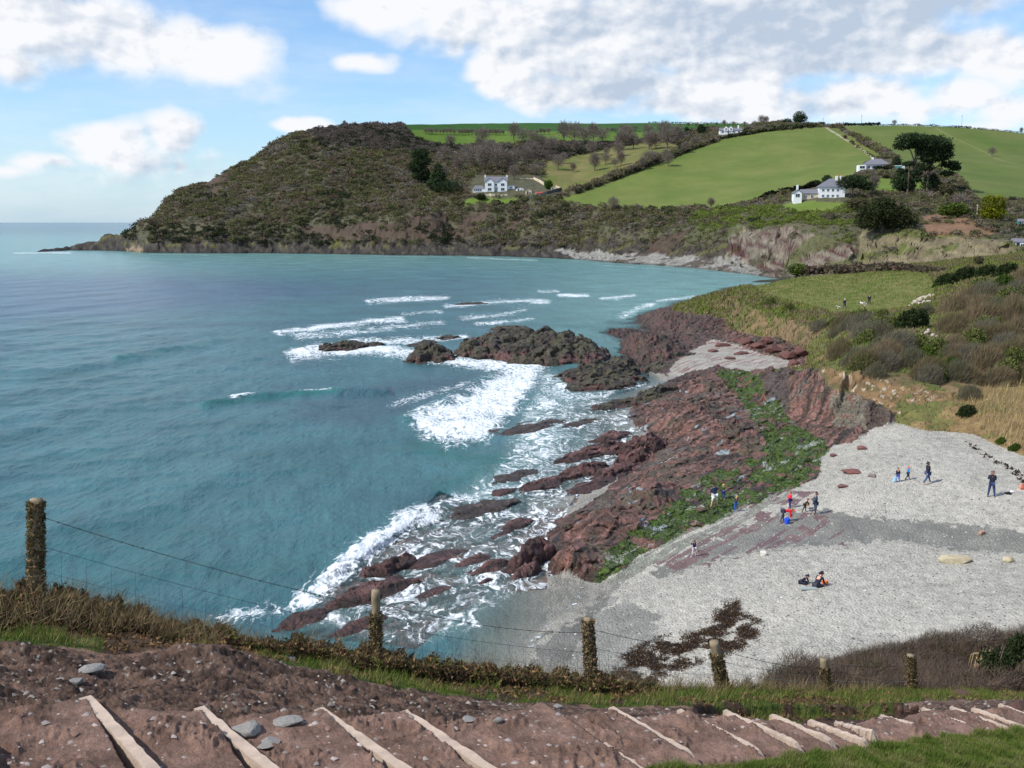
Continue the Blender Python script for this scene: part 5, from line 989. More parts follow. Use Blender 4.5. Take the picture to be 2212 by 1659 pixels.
MB().box(-w * .17, w * .17, -1.0, -.02, 2.9, 3.1).build('porch_roof', M_slate, o)
xl = -w - 26 * u; m = MB(); m.box(xl, -w - .01, 0, 4, -2, 2.0); m.build('conservatory_wall', M_white, o); hip_roof(MB(), xl - .2, -w - .02, -.2, 4.2, 2.02, 4.2, 1.8).build('conservatory_roof', M_slate, o)
for i in range(4): window(o, xl + 1.0 + i * 1.35, .5, 1.0, 1.3, 0)
MB().box(w + .01, w + 16 * u, 1.5, 6, -2, 4.2).build('side_wing', M_white, o); MB().box(w + .02, w + 16 * u + .3, 1.2, 6.3, 4.21, 4.5).build('wing_roof', M_slate, o); window(o, w + 2.6, 2.4, 1.4, 1.0, 1.5)
def shed(px, py, wpx, hpx, lab, wm=M_white, rm=M_slate, depth=4, gable='y', name='garden_building', door=True):
    o, Yh = house(name, px, py, lab, 'outbuilding'); u = Yh / F; w = wpx * u / 2; h = hpx * u
    gable_wall(MB(), -w, w, 0, depth, -2, h * .68, h * .98, gable).build('wall', wm, o); gable_roof(MB(), -w, w, 0, depth, h * .68, h, gable, t=.12, ov=.2).build('roof', rm, o)
    if door: MB().box(-w * .5, -w * .5 + .9, -.06, .02, 0, min(1.9, h * .6)).build('door', M_trim, o); window(o, w * .35, h * .22, min(1.0, w * .6), h * .25, 0)
    return o
shed(1123, 414, 17, 8, 'small white outbuilding with a low pointed gable right of the gabled house')
shed(1142, 421, 14, 11, 'square cream outbuilding in the middle of the garden', M_cream, M_cream)
shed(1166, 422, 18, 7, 'long low white shed with a thin red roof', M_white, M_red, gable='x')
shed(1196, 412, 11, 8, 'small pale open shed at the upper garden corner', M_cream, M_white)
shed(2206, 537, 26, 20, 'white bungalow end poking in at the right edge below the slope', M_white, M_slate, 6, 'x', 'bungalow')
shed(2209, 490, 12, 16, 'small teal shed at the right edge beside the yellow-green conifer', M_teal, M_slate, 4, 'x', 'garden_shed')
# hilltop house
o, Yh = house('hilltop_house', 1580, 289, 'small white house with dormer gables high on the skyline slope'); u = Yh / F
m = MB(); m.box(-24 * u, 22 * u, 0, 8, -3, 7 * u); m.build('wall', M_white, o); gable_roof(MB(), -24 * u, 22 * u, 0, 8, 7 * u, 12 * u).build('roof', M_slate, o)
for i, x in enumerate((-11, -1)): gable_wall(MB(), (x - 4) * u, (x + 4) * u, -.6, 3, 6 * u, 11 * u, 15.5 * u, 'y').build('dormer', M_white, o); window(o, x * u, 8 * u, 1.2, 1.2, -.6)
MB().box(14 * u, 17 * u, 3, 4.2, 8 * u, 18 * u).build('chimney', M_white, o)
for x in (-18, -6, 6, 16): window(o, x * u, 2 * u, 1.4, 1.3, 0)
# bungalow
o, Yh = house('hipped_bungalow', 1886, 367, 'white bungalow with a grey hipped roof and a flat-roofed bay'); u = Yh / F
MB().box(-14 * u, 22 * u, 0, 9, -2, 11 * u).build('wall', M_white, o); rf_ = hip_roof(MB(), -17 * u, 36 * u, -.8, 9.8, 11 * u + .01, 24 * u, 4.5).build('roof', M_slate, o); MB().box(0, 4 * u, 4, 5, 19 * u, 27 * u).build('chimney', M_white, rf_)
MB().box(-30 * u, -14.1 * u, -1.5, 5, -2, 10 * u).build('bay', M_white, o); window(o, -22 * u, 3 * u, 2.6, 1.3, -1.5)
for x in (-8, 2, 12): window(o, x * u, 3 * u, 1.3, 1.3, 0)
MB().box(37 * u, 66 * u, 1, 6, -2, 9 * u).build('garage', M_white, o); MB().box(45 * u, 60 * u, .93, .99, 0, 8 * u).build('garage_door', M_teal, o)
# cottage
o, Yh = house('white_cottage', 1765, 430, 'white cottage with a tall hipped main block, a low stone wing and a gabled end'); u = Yh / F
MB().box(5 * u, 58 * u, 0, 8, -3, 25 * u).build('wall', M_white, o); rf_ = hip_roof(MB(), 2 * u, 61 * u, -.6, 8.6, 25 * u + .01, 43 * u, 5.5).build('roof', M_slate, o)
for x in (40, 49): MB().box(x * u, (x + 5) * u, 3.2, 4.4, 38 * u, 48 * u).build('chimney', M_white, rf_); MB().tube([((x + 2.5) * u, 3.8, 48 * u), ((x + 2.5) * u, 3.8, 50.5 * u)], .2, 8).build('chimney_pot', M_pot, rf_)
for x in (13, 23, 33, 43):
    for z in (4, 16): window(o, x * u, z * u, .9, 1.0, 0)
MB().box(-31 * u, 4.9 * u, 2, 7, -3, 12 * u).build('stone_wing', M_cream, o); gable_roof(MB(), -31 * u, 4.9 * u, 2, 7, 12 * u + .02, 20 * u).build('wing_roof', M_slate, o); window(o, -22 * u, 3 * u, 1.2, 1.1, 2); window(o, -8 * u, 3 * u, 1.0, 1.1, 2)
gable_wall(MB(), -48 * u, -31.1 * u, -1, 6, -3, 13 * u, 19 * u, 'y').build('gabled_end', M_white, o); gable_roof(MB(), -48 * u, -31.1 * u, -1, 6, 13 * u, 19 * u, 'y').build('end_roof', M_slate, o); window(o, -40 * u, 4 * u, 1.8, 1.4, -1)
MB().box(-40 * u, -36 * u, 4, 5, 15 * u, 30 * u).build('chimney', M_white, o)
def pole(px, py, hpx, lab, mat, r=.12):
    X0, Y0, Z0 = hit(px, py); h = hpx * Y0 / F; o = empty('telegraph_pole', (X0, Y0, Z0)); tag(o, lab, 'pole')
    MB().tube([(0, 0, -.5), (0, 0, h)], [r, r * .7], 8).build('shaft', mat, o); MB().box(-.6, .6, -.06, .06, h - .6, h - .45).build('crossarm', mat, o); return o
pole(1778, 268, 16, 'thin telegraph pole on the skyline at the top of the lane', M_trim); pole(1861, 265, 22, 'telegraph pole rising from the clipped skyline hedge', M_trim); pole(2077, 276, 26, 'telegraph pole on the skyline of the right-hand field', M_trim); pole(2110, 470, 28, 'pale pole beside the yellow-green conifer', M_cream, .15)
# ================================================================ rocks standing in the surf
def rock_obj(blobs, lab, pal=0, group=None, name='rock', seed=0, water=True, res=1.0):
    strip = 1.25 if blobs[0][1] > 840 else 0; blobs = [(*q[:5], q[5] * (.75 if q[1] > 840 else .85)) for q in blobs]
    pts = []
    for q in blobs:
        x0, y0, _ = onz(q[0], q[1], q[2]); rx = q[3] * y0 / F * 1.5 + .3; ry = q[4] * y0 * y0 / ((EYE - q[2]) * F) * 1.5 + .3; rx, ry = (max(rx, ry * .9), max(ry, rx)) if strip else (rx, ry); pts += [(x0 - rx, y0 - ry), (x0 + rx, y0 + ry)]
    pts = np.array(pts); lo, hi = pts.min(0), pts.max(0); c = (lo + hi) / 2; stp = max(.07, min(hi - lo) / 160, c[1] / 1050 * .8 * res)
    xs = np.arange(lo[0], hi[0], stp); ys = np.arange(lo[1], hi[1], stp * 1.3); X, Y = np.meshgrid(xs, ys)
    B = np.full(X.shape, -9.)
    for i, q in enumerate(blobs): B = np.maximum(B, blob(*q, X, Y, pw=1.7, wa=.5, seed=seed + i, strip=strip))
    S = strata(X, Y, sc=1.0 if c[1] < 120 else 1.7); hm = max(q[5] for q in blobs)
    Z = blobs[0][2] + B * np.clip(.8 + .45 * S, .35, 1.5) + np.clip(.7 * S, -.7, 1.0) * min(1.1, hm) * sst(-.4, .3, B / hm) - .05; DX = .3 * fbm(X / 1.0, Y / 2 + Z * 1.5, 4, 75) * c[1] / 90; DY = .5 * fbm(X / 1.0 + 7, Y / 2 + Z * 1.7, 4, 77) * c[1] / 90
    fl = blobs[0][2] - .7; n = fbm(X / (.012 * c[1]), Y / (.02 * c[1]), 4, 3); S2 = fbm((X * .62 + Y * .78) / 3, (X * .78 - Y * .62) / .5, 3, 5)
    a, b_, d = [(L(96, 62, 56), L(64, 46, 40), L(124, 88, 82)), (L(52, 46, 38), L(76, 68, 50), L(72, 58, 54)), (L(176, 164, 140), L(140, 130, 112), L(190, 180, 160)), (L(86, 74, 66), L(66, 56, 50), L(106, 90, 80))][pal]
    f = np.clip(.5 + 1.5 * n, 0, 1)[..., None]; C = a * (1 - f) + b_ * f; f = sst(.1, .3, S2)[..., None]; C = C * (1 - f) + d * f
    if pal == 1: m = (Z > hm * .5) & (n > .0); C[m] = L(74, 70, 50); m = (Z < hm * .45) & (n < -.1); C[m] = L(98, 68, 62)
    if water: C[Z < blobs[0][2] + .3] *= .6
    K = vg(Z > fl); ny, nu = X.shape; Fq = gridfaces(ny, nu, K)
    if len(Fq) == 0: return
    used = np.unique(Fq); rm = np.zeros(ny * nu, int); rm[used] = np.arange(len(used)); base = blobs[0][2]
    V = np.stack([(X + DX).ravel() - c[0], (Y + DY).ravel() - c[1], np.maximum(Z.ravel(), fl - .2) - base], 1)[used]
    o = npmesh(name, V, rm[Fq], M_rock if water else M_stone, cols=C.reshape(-1, 3)[used]); o.location = (c[0], c[1], base); return tag(o, lab, 'rock', group)
M_stone = pmat('pale_stone', attr=True, nscale=3, namt=.3, bump=.6, bscale=6, bdist=.08, obj=False)
rock_obj([(1190, 762, 0, 105, 24, 3.3), (1085, 752, 0, 62, 20, 2.6), (1262, 768, 0, 48, 20, 2.6), (1150, 775, 0, 80, 12, 2.2), (1110, 735, 0, 80, 10, 2.0)], 'largest dark reef island with a flat weedy top, in the surf', 1, seed=1)
rock_obj([(1018, 764, 0, 34, 9, 2.2), (1040, 771, 0, 26, 6, 1.2)], 'humped dark rock touching the left end of the big reef island', 1, seed=2)
rock_obj([(932, 772, 0, 42, 9, 2.0), (905, 778, 0, 26, 6, 1.2), (958, 775, 0, 26, 6, 1.2)], 'dark pyramid-like rock in the surf left of the big reef island', 1, seed=3)
rock_obj([(742, 752, 0, 34, 5, 1.1), (708, 754, 0, 18, 4, .9), (770, 748, 0, 24, 4, .8)], 'long low dark rock farthest out in the white surf', 1, seed=4)
for q, lb in (((808, 744, 0, 18, 2.5, .45), 'tiny dark rock just right of the farthest surf rock'), ((968, 730, 0, 26, 3, .5), 'thin dark reef line behind the pyramid-like rock'), ((925, 740, 0, 22, 3, .5), 'small dark rock between the thin reef line and the pyramid-like rock'), ((895, 746, 0, 16, 3, .35), 'small awash rock left of the pyramid-like rock'),
              ((1100, 712, 0, 45, 4, .7), 'thin dark ledge in foam behind the big reef island'), ((1020, 656, 0, 30, 2.2, .35), 'dark ledge awash among the farthest breakers')): rock_obj([q], lb, 1, seed=q[0])
rock_obj([(1300, 815, 0, 80, 20, 1.7), (1250, 820, 0, 44, 12, 1.2), (1345, 800, 0, 40, 14, 1.6), (1290, 835, 0, 60, 8, .8)], 'broad weedy dark rock right of the big breaker', 1, seed=5)
for q, lb, pl in (((1240, 838, 0, 20, 5, .6), 'small dark rock below the broad weedy rock', 1), ((1320, 878, 0, 34, 6, .6), 'low weedy rock lying left of the platform edge', 1), ((1358, 870, 0, 18, 5, .6), 'small dark rock just right of the low weedy rock', 1), ((1418, 862, 0, 46, 11, 1.2), 'mossy grey-green rock at the platform corner', 1),
                  ((1425, 798, 0, 38, 8, .9), 'dark boulder in the pebbly inlet', 1), ((1500, 772, .8, 36, 6, .6), 'mossy slab lying on the inlet pebbles', 1), ((1162, 922, 0, 70, 6, .35), 'long dark flat ledge behind the red shelves', 3), ((1250, 915, 0, 40, 5, .35), 'short dark ledge right of the long flat ledge', 3)):
    rock_obj([q], lb, pl, seed=q[0])
rock_obj([(1392, 988, 0, 30, 14, 1.6), (1385, 970, 0, 24, 12, 1.5), (1410, 980, 0, 20, 12, .9)], 'brown twin-topped boulder ringed by foam at the platform edge', 0, seed=6)
for i, (q, lb) in enumerate([((1322, 945, 0, 36, 6, .6), 'dark red rock highest in the row of surf rocks beside the platform'), ((1300, 975, 0, 54, 9, .8), 'knobbly dark red rock left of the twin-topped boulder'), ((1240, 990, 0, 34, 7, .6), 'red rock trailing left of the knobbly dark red one'), ((1262, 1020, 0, 50, 9, .75), 'glistening red rock in the middle of the rippling shallows'),
    ((1178, 1046, 0, 46, 9, .6), 'rounded red-brown rock in the mid shallows'), ((1110, 1028, 0, 50, 6, .25), 'flat reef barely awash left of the mid shallows'), ((1090, 1062, 0, 24, 5, .4), 'small dark rock above the awash brown reef'), ((1018, 1102, 0, 58, 11, .35), 'brown reef slab with foam along its back'), ((1080, 1092, 0, 34, 7, .35), 'low brown rock right of the reef slab'),
    ((1340, 1020, 0, 60, 7, .7), 'long dark ridge of rock leaning out from the platform'), ((1280, 1050, 0, 60, 6, .4), 'thin dark rib of rock continuing the long ridge'), ((1118, 1135, 0, 28, 7, .5), 'small red rock alone in lacy foam'), ((1090, 1152, 0, 18, 6, .4), 'tiny red rock next to the lone red one'),
    ((1060, 1228, 0, 30, 14, .55), 'cluster of wet red lumps in the foam'), ((1025, 1210, 0, 30, 9, .3), 'wet red hump left of the wet red cluster'), ((940, 1205, 0, 44, 12, .2), 'flat red shelf just under the foam left of the wet lumps'), ((1050, 1258, 0, 13, 5, .3), 'small round red stone below the wet red cluster'),
    ((780, 1350, 0, 40, 12, .35), 'reddish rock behind the second fence post'), ((660, 1335, 0, 44, 14, .5), 'dark brown rock breaking the nearest left wave'), ((940, 1278, 0, 34, 8, .2), 'low red hump near the middle of the lace foam')]): rock_obj([q], lb, 0 if q[5] > .38 or 'red' in lb else 3, seed=i)
rock_obj([(1150, 1212, 0, 24, 20, 1.4), (1128, 1226, 0, 18, 12, .9), (1140, 1240, 0, 20, 9, .6)], 'shiny red boulder pile standing just off the platform tip', 0, seed=7)
rock_obj([(848, 1225, 0, 34, 12, .9), (815, 1232, 0, 26, 9, .7)], 'split red rock behind the near breaker', 0, seed=8)
rock_obj([(808, 1278, 0, 62, 20, .6), (750, 1300, 0, 40, 12, .5)], 'large flat red rock washed by the near breaker', 0, seed=9)
# stones on the beach
def boulder(px, py, w, h, lab, col, flat=1.0, name='boulder', seed=0, group=None, dz=0.0, mat=None, tilt=0):
    X0, Y0, Z0 = hit(px, py); import bmesh; bm = bmesh.new(); bmesh.ops.create_icosphere(bm, subdivisions=4, radius=1)
    rs = random.Random(seed); ax = [Vector((rs.gauss(0, 1), rs.gauss(0, 1), rs.gauss(0, 1))).normalized() for _ in range(14)]; ds = [rs.uniform(.55, .9) for _ in ax]
    for v in bm.verts:
        p = v.co.copy()
        for a, d in zip(ax, ds):
            k = p.dot(a)
            if k > d: p -= a * (k - d) * .9
        v.co = p * (1 + .06 * float(gn(p.x * 3 + p.z, p.y * 3 + seed, seed)))
    me = bpy.data.meshes.new(name); bm.to_mesh(me); bm.free(); me.materials.append(mat or pmat('stone', col, nscale=5, namt=.3, bump=.6, bscale=9, bdist=.05))
    o = mobj(name, me, None, (X0, Y0, Z0 + h * .22 + dz), rs.uniform(0, 3) if flat == 1 else .2, (w / 2, w / 2 * .8, h / 2)); o.rotation_euler.x = tilt; return tag(o, lab, 'rock', group)
TANR = L(178, 166, 138)
boulder(2065, 1213, 1.9, .55, 'large flat tan slab lying on the shingle above the stream band', TANR, seed=1, flat=0); boulder(2178, 1213, .7, .4, 'smaller tan block right of the large flat slab', TANR, seed=2); boulder(1649, 1200, .5, .4, 'pale stone alone on the shingle near the small child', L(206, 200, 188), seed=3)
boulder(2120, 1155, .55, .35, 'reddish-tan stone beside the stream band', L(160, 130, 108), seed=4); boulder(1842, 1022, 1.9, .35, 'flat red rock patch on the upper beach', L(120, 78, 72), seed=5); boulder(1862, 970, 1.0, .4, 'small rounded red rock below the bank foot', L(120, 76, 72), seed=6); boulder(1822, 1052, 1.0, .25, 'low red rock sliver left of the flat red patch', L(112, 76, 72), seed=7)
boulder(1882, 1030, .8, .3, 'small grey rock right of the flat red patch', L(130, 118, 112), seed=8); boulder(1800, 985, .9, .25, 'low reddish stone near the weed-covered rocks', L(112, 80, 74), seed=12)
for i, (x, y, w, h) in enumerate([(1978, 655, 2.2, 1.2), (1988, 651, 2.4, 1.6), (1998, 647, 2.2, 1.6), (2008, 643, 1.8, 1.4), (1985, 659, 1.6, .9), (1995, 657, 1.8, 1.1), (2005, 654, 1.6, .9), (1971, 659, 1.2, .7), (2016, 641, 1.4, 1.0), (1965, 662, 1.0, .5)]): boulder(x, y, w * .62, h * .75, 'pale limestone block in the heap at the edge of the meadow', L(172, 160, 144), seed=20 + i, group='pale blocks heaped at the meadow edge')
for i, (x, y, w, h) in enumerate([(2002, 722, 1.1, .8), (2014, 727, 1.0, .6), (1992, 726, .8, .5), (2006, 716, .8, .7), (2024, 730, .7, .5), (1946, 733, .8, .35), (1938, 735, .7, .3)]): boulder(x, y, w * .75, h * .8, 'pale stone of the small heap among the brambles', L(168, 156, 142), seed=30 + i, group='pale stones heaped among the brambles')
for i, (x, y, w, h) in enumerate([(1588, 738, 2.6, 1.0), (1612, 742, 2.8, 1.3), (1640, 752, 2.8, 1.4), (1670, 762, 2.6, 1.5), (1700, 775, 2.6, 1.6), (1560, 748, 2.6, .7), (1600, 765, 2.4, .6), (1578, 775, 2.0, .5), (1714, 790, 1.8, 1.3), (1540, 760, 2.0, .5), (1730, 770, 2, 1.8), (1655, 742, 2.2, 1.2)]): boulder(x, y, w, h, 'red boulder below the crumbling bank of the inlet beach', L(98, 66, 60), seed=40 + i, group='red boulders behind the inlet beach')

# ================================================================ pebbles, seaweed
def chips(name, X, Y, Z, s, col, mat, lab, cat, flat=.6):
    n = len(X); base = np.array([(1, 0, 0), (0, 1, 0), (-1, 0, 0), (0, -1, 0), (0, 0, 1), (.55, .6, .55), (-.6, -.5, .5)], float); base = base[:5]
    V = base[None] * (.6 + .8 * RNG.random((n, 5, 1))); a = RNG.random(n) * 6.28; c, s_ = np.cos(a)[:, None], np.sin(a)[:, None]
    x = V[..., 0] * c - V[..., 1] * s_; y = V[..., 0] * s_ + V[..., 1] * c; V = np.stack([x, y, V[..., 2] * flat], -1) * s[:, None, None] + np.stack([X, Y, Z], 1)[:, None]
    fc = np.array([(0, 1, 4), (1, 2, 4), (2, 3, 4), (3, 0, 4)]); Fc = (fc[None] + (np.arange(n) * 5)[:, None, None]).reshape(-1, 3)
    return tag(npmesh(name, V.reshape(-1, 3), Fc, mat, cols=np.repeat(np.clip(col, .01, 1), 5, 0)), lab, cat, kind='stuff')
M_chip = pmat('pebble_stone', attr=True, nscale=8, namt=.2, rough=.8, obj=False)
g = MID; mk = vis(g, .01) & ~g['rock'] & ~g['bank'] & ~g['meadow'] & (g['Z'] > .15) & (g['Y'] < 150); n = 24000; Xs, Ys, Zs, idx = sample(g, mk, n)
cb = np.where(RNG.random((n, 1)) < .55, L(96, 94, 90), L(166, 165, 160)) * (1 + .25 * RNG.normal(size=(n, 1))); chips('pebbles', Xs, Ys, Zs - .01, .025 + .06 * RNG.random(n) ** 3, cb, M_chip, 'grey and white pebbles strewn over the beach', 'pebbles')
SW_POLY = [(1330, 1455), (1350, 1420), (1420, 1385), (1500, 1375), (1545, 1345), (1560, 1310), (1590, 1300), (1600, 1330), (1640, 1345), (1625, 1385), (1570, 1410), (1510, 1430), (1450, 1460), (1400, 1480), (1370, 1480)]
px_, py_ = g['px'], g['py']; wb = 10 * fbm(g['X'] / .8, g['Y'] / .8, 4, 88); mk = sst(-16, 16, poly_d(px_ + wb, py_ + wb, SW_POLY, 1.2)) * sst(-.25, .2, fbm(g['X'] / .9, g['Y'] / 1.6, 5, 14, .55)) ** 1.0
n = 28000; Xs, Ys, Zs, idx = sample(g, mk, n); cb = np.where(RNG.random((n, 1)) < .22, L(112, 80, 44), L(56, 44, 34)) * (1 + .3 * RNG.normal(size=(n, 1)))
tag(leafobj('seaweed', np.stack([Xs, Ys, Zs + .02 + .02 * RNG.random(n)], 1), .075, .045, np.clip(cb, .01, 1), leafmat('seaweed', .4, .5), spread=1.0), 'dark brown band of washed-up seaweed on the near beach', 'seaweed', kind='stuff')
mk = vis(g, .02) & g['gp'] & g['rock']; n = 26000; Xs, Ys, Zs, idx = sample(g, mk, n); cb = np.where(RNG.random((n, 1)) < .35, L(96, 118, 30), L(58, 78, 24)) * (1 + .25 * RNG.normal(size=(n, 1)))
tag(leafobj('green_weed', np.stack([Xs + gsamp(dict(g, q=g['dx']), Xs, Ys, 'q'), Ys + gsamp(dict(g, q=g['dy']), Xs, Ys, 'q'), Zs], 1), .10, .09, np.clip(cb, .01, 1), leafmat('green_weed', .5, .4), D=np.tile([[.6, .6, .1]], (n, 1))), 'bright green seaweed coating the rock platform', 'seaweed', kind='stuff')
mk = inpoly(px_ + wb, py_ + wb, [(2080, 950), (2110, 965), (2160, 1000), (2230, 1030), (2230, 1060), (2180, 1020), (2120, 985)]) & (fbm(g['X'] / .5, g['Y'] / .9, 4, 14) > .05); n = 350; Xs, Ys, Zs, idx = sample(g, mk, n)
tag(leafobj('driftweed', np.stack([Xs, Ys, Zs + .02], 1), .2, .12, vary(L(60, 46, 36), n), M_leaf), 'dark strand line of dry weed on the upper right beach', 'seaweed', kind='stuff')

# ================================================================ foreground cover
g = FOR; vs = vis(g, .03) & (g['px'] > -60) & (g['px'] < 2270) & (g['py'] < 1690)
def blades(mask, n, ln, wd, pal, lab, name='grass', lean=(.25, .1, .9), spread=.45):
    Xs, Ys, Zs, idx = sample(g, mask & vs, n); nz = fbm(Xs / .35, Ys / .35, 3, 44) + .25 * RNG.normal(size=n); k = np.clip(((nz + .45) / .9 * len(pal)).astype(int), 0, len(pal) - 1)
    cb = np.array(pal)[k] * (1 + .18 * RNG.normal(size=(n, 1))); tuft = .6 + .9 * sst(-.2, .4, fbm(Xs / .25, Ys / .25, 3, 46))
    return tag(leafobj(name, np.stack([Xs, Ys, Zs - .01], 1), ln * (.5 + RNG.random(n)) * tuft, wd, np.clip(cb, .01, 1), M_leaf, D=np.tile([lean], (n, 1)), spread=spread), lab, 'grass', kind='stuff')
GP_ = [L(78, 98, 36), L(100, 116, 46), L(70, 86, 32), L(128, 124, 70), L(140, 126, 84)]
blades(g['gr'] & ~g['g2'] & ~g['bare'], 100000, .085, .009, GP_, 'rough green grass along the verge between path and fence')
blades(g['g2'], 90000, .06, .008, [L(84, 104, 40), L(98, 116, 48), L(112, 122, 58), L(132, 130, 82)], 'mown-looking green grass at the lower right below the path', name='turf')
m_ = g['bare'] & vs; n = 9000; Xs, Ys, Zs, idx = sample(g, m_, n); tag(leafobj('leaf_litter', np.stack([Xs, Ys, Zs + .01 + .04 * RNG.random(n)], 1), .05, .03, np.array([L(104, 78, 54), L(140, 112, 78), L(70, 60, 38)])[RNG.integers(0, 3, n)], M_leaf), 'brown dead leaves and stalks on bare patches of the verge', 'leaf litter', kind='stuff')
m_ = g['rub'] & vs & ~g['g2']; n = 22000; Xs, Ys, Zs, idx = sample(g, m_, n); pw = RNG.random(n) ** 14
cb = np.where(RNG.random((n, 1)) < .25, L(140, 132, 124), L(88, 68, 58)) * (1 + .25 * RNG.normal(size=(n, 1))); chips('rubble', Xs, Ys, Zs - .005, .005 + .035 * pw, cb, M_chip, 'loose stones and clods on the earth edge of the path', 'rubble', .7)
m_ = g['path'] & vs & ~g['g2']; n = 5000; Xs, Ys, Zs, idx = sample(g, m_, n); pw = RNG.random(n) ** 6
cb = np.where(RNG.random((n, 1)) < .5, L(150, 140, 134), L(120, 94, 82)) * (1 + .2 * RNG.normal(size=(n, 1))); chips('gravel', Xs, Ys, Zs - .003, .005 + .03 * pw, cb, M_chip, 'small stones trodden into the dirt path', 'gravel', .6)
for i, (x, y, w, h, lb) in enumerate([(195, 1452, .26, .10, 'grey oblong slab on the rubble bank behind the first step'), (536, 1580, .26, .10, 'flat pale stone on the path between the second and third steps'), (625, 1562, .24, .07, 'pale flat stone just right of the other path stone'), (580, 1607, .2, .04, 'small sunk stone below the pair of path stones'), (1205, 1528, .12, .05, 'small stone at the upper edge of the dirt path'), (1075, 1562, .1, .07, 'fist-sized stone in the middle of the dirt path'),
                                      (620, 1425, .28, .10, 'tilted pale slab on top of the rubble mound'), (2312 // 1.0, 1545, .1, .06, ''), (2080, 1502, .3, .12, 'brown clod of turned earth by the fence at the right'), (2200, 1530, .3, .14, 'earth clod at the far right of the verge'), (1010, 1556, .14, .04, 'thin sunk stone beside the fourth step'), (165, 1475, .14, .06, 'small grey stone below the oblong slab'), (2545 // 1.0, 1500, .1, .1, '')]):
    if lb: boulder(x, y, w, h, lb, L(150, 146, 140) if 'clod' not in lb else L(92, 68, 58), seed=60 + i, name='stone')
# edge brambles in front of the fence drop
SIL = [(-300, 1280), (0, 1292), (70, 1278), (150, 1288), (260, 1305), (330, 1332), (450, 1362), (650, 1392), (800, 1412), (1000, 1438), (1130, 1446), (1272, 1462), (1330, 1470), (1400, 1484), (1500, 1492), (1650, 1490), (1800, 1488), (2212, 1490)]
def along_edge(n, x0, x1, dback, dfront, hscale=1.0, hp=1.0):
    q = x0 + (x1 - x0) * RNG.random(n); ey = np.interp(q, [a for a, b in EDGE], [b for a, b in EDGE]); sy_ = np.interp(q, [a for a, b in SIL], [b for a, b in SIL]); Yq = FY(q)
    hh = np.maximum(ey - sy_, 6) * Yq / F * hscale * (1 + .5 * gn(q / 37, q * 0, 3) + .3 * gn(q / 11, q * 0, 5)); X, _, _ = atY(q, ey, Yq); dd = -dfront + (dback + dfront) * RNG.random(n); Yq2 = Yq + dd; X = X * Yq2 / Yq
    z = ground(X, Yq2); f = RNG.random(n) ** hp; return np.stack([X, Yq2, z + hh * f * np.clip(1 - (dd / max(dback, dfront)) ** 2 * .6, .2, 1) * (1 + .25 * (dd > 0))], 1), q
n = 110000; P, q = along_edge(n, -60, 1420, .9, .7, 1.05); nz = fbm(q / 60, P[:, 1] * 2, 3, 6) + .3 * RNG.normal(size=n); k = np.clip(((nz + .6) / 1.2 * 6).astype(int), 0, 5)
BP = np.array([L(52, 64, 30), L(74, 56, 42), L(98, 74, 52), L(62, 52, 40), L(150, 118, 84), L(88, 96, 44)]); tag(leafobj('bramble_edge', P, .035 + .03 * RNG.random(n), .03, np.clip(BP[k] * (1 + .25 * RNG.normal(size=(n, 1))), .01, 1), M_leaf), 'tangled bramble and ivy leaves along the cliff edge', 'brambles', kind='stuff')
n = 5000; P, q = along_edge(n, -60, 480, .6, .9, .9, .6); P2, q2 = along_edge(5000, 480, 1900, .5, .5, 1.0, .6); P = np.r_[P, P2]; n = len(P)
cb = np.where(RNG.random((n, 1)) < .55, L(150, 132, 98), L(96, 80, 58)) * (1 + .25 * RNG.normal(size=(n, 1))); tag(leafobj('dry_grass', P, .16 + .16 * RNG.random(n), .006, np.clip(cb, .01, 1), M_leaf, D=np.tile([[.3, 0, .9]], (n, 1)), spread=.8), 'straw-coloured dry grass and dead stems on the cliff edge', 'grass', kind='stuff')
# the brown bramble slope at the right
m_ = g['beyond'] & (g['px'] > 1600) & (g['py'] > 1340) & (g['Y'] > 19) & vis(g, .04); n = 120000; Xs, Ys, Zs, idx = sample(g, m_ & (g['px'] < 2290), n); nz = fbm(Xs / 1.2, Ys / 1.2, 4, 3) + .2 * RNG.normal(size=n)
cb = np.where((nz > .2)[:, None], L(112, 96, 78), np.where((nz > -.25)[:, None], L(104, 88, 80), L(76, 72, 48))) * (1 + .22 * RNG.normal(size=(n, 1))); hh = (.25 + .35 * sst(-.3, .3, fbm(Xs / 2, Ys / 2, 3, 5)))
tag(leafobj('bramble_slope', np.stack([Xs, Ys, Zs + hh * RNG.random(n)], 1), .26, .011, np.clip(cb, .01, 1), M_leaf, D=np.tile([[.25, 0, .9]], (n, 1)), spread=.9), 'grey-brown bramble thicket on the slope at the lower right', 'brambles', kind='stuff')
def bundle(px, py, w, h, n, lab, col, name='dead_plant'):
    X0, Y0, Z0 = hit(px, py); P, d = ell_pts(n, (0, 0, h * .6), (w / 2, w / 2, h * .45), .2); o = empty(name, (X0, Y0, Z0)); tag(o, lab, 'plant')
    m = MB(); rs = random.Random(3)
    for i in range(26):
        a = rs.uniform(0, 6.28); r_ = w * rs.uniform(.2, .7); m.tube([(0, 0, 0), (math.cos(a) * r_ * .3, math.sin(a) * r_ * .3, h * .9), (math.cos(a) * r_ * .8, math.sin(a) * r_ * .8, h * .8), (math.cos(a) * r_, math.sin(a) * r_, h * .2)], .008, 4)
    m.build('stems', pmat('straw', L(176, 152, 112), namt=.2), o); leafobj('straw_tuft', P, .22, .012, vary(col, n), M_leaf, o, D=-d * .6 + [0, 0, -.4], spread=.6); return o
bundle(2135, 1488, .75, .95, 1500, 'drooping bundle of dead straw stems beyond the last fence post', L(168, 146, 110))
evg = [(2262, 1503, 1.8, 1.7)]
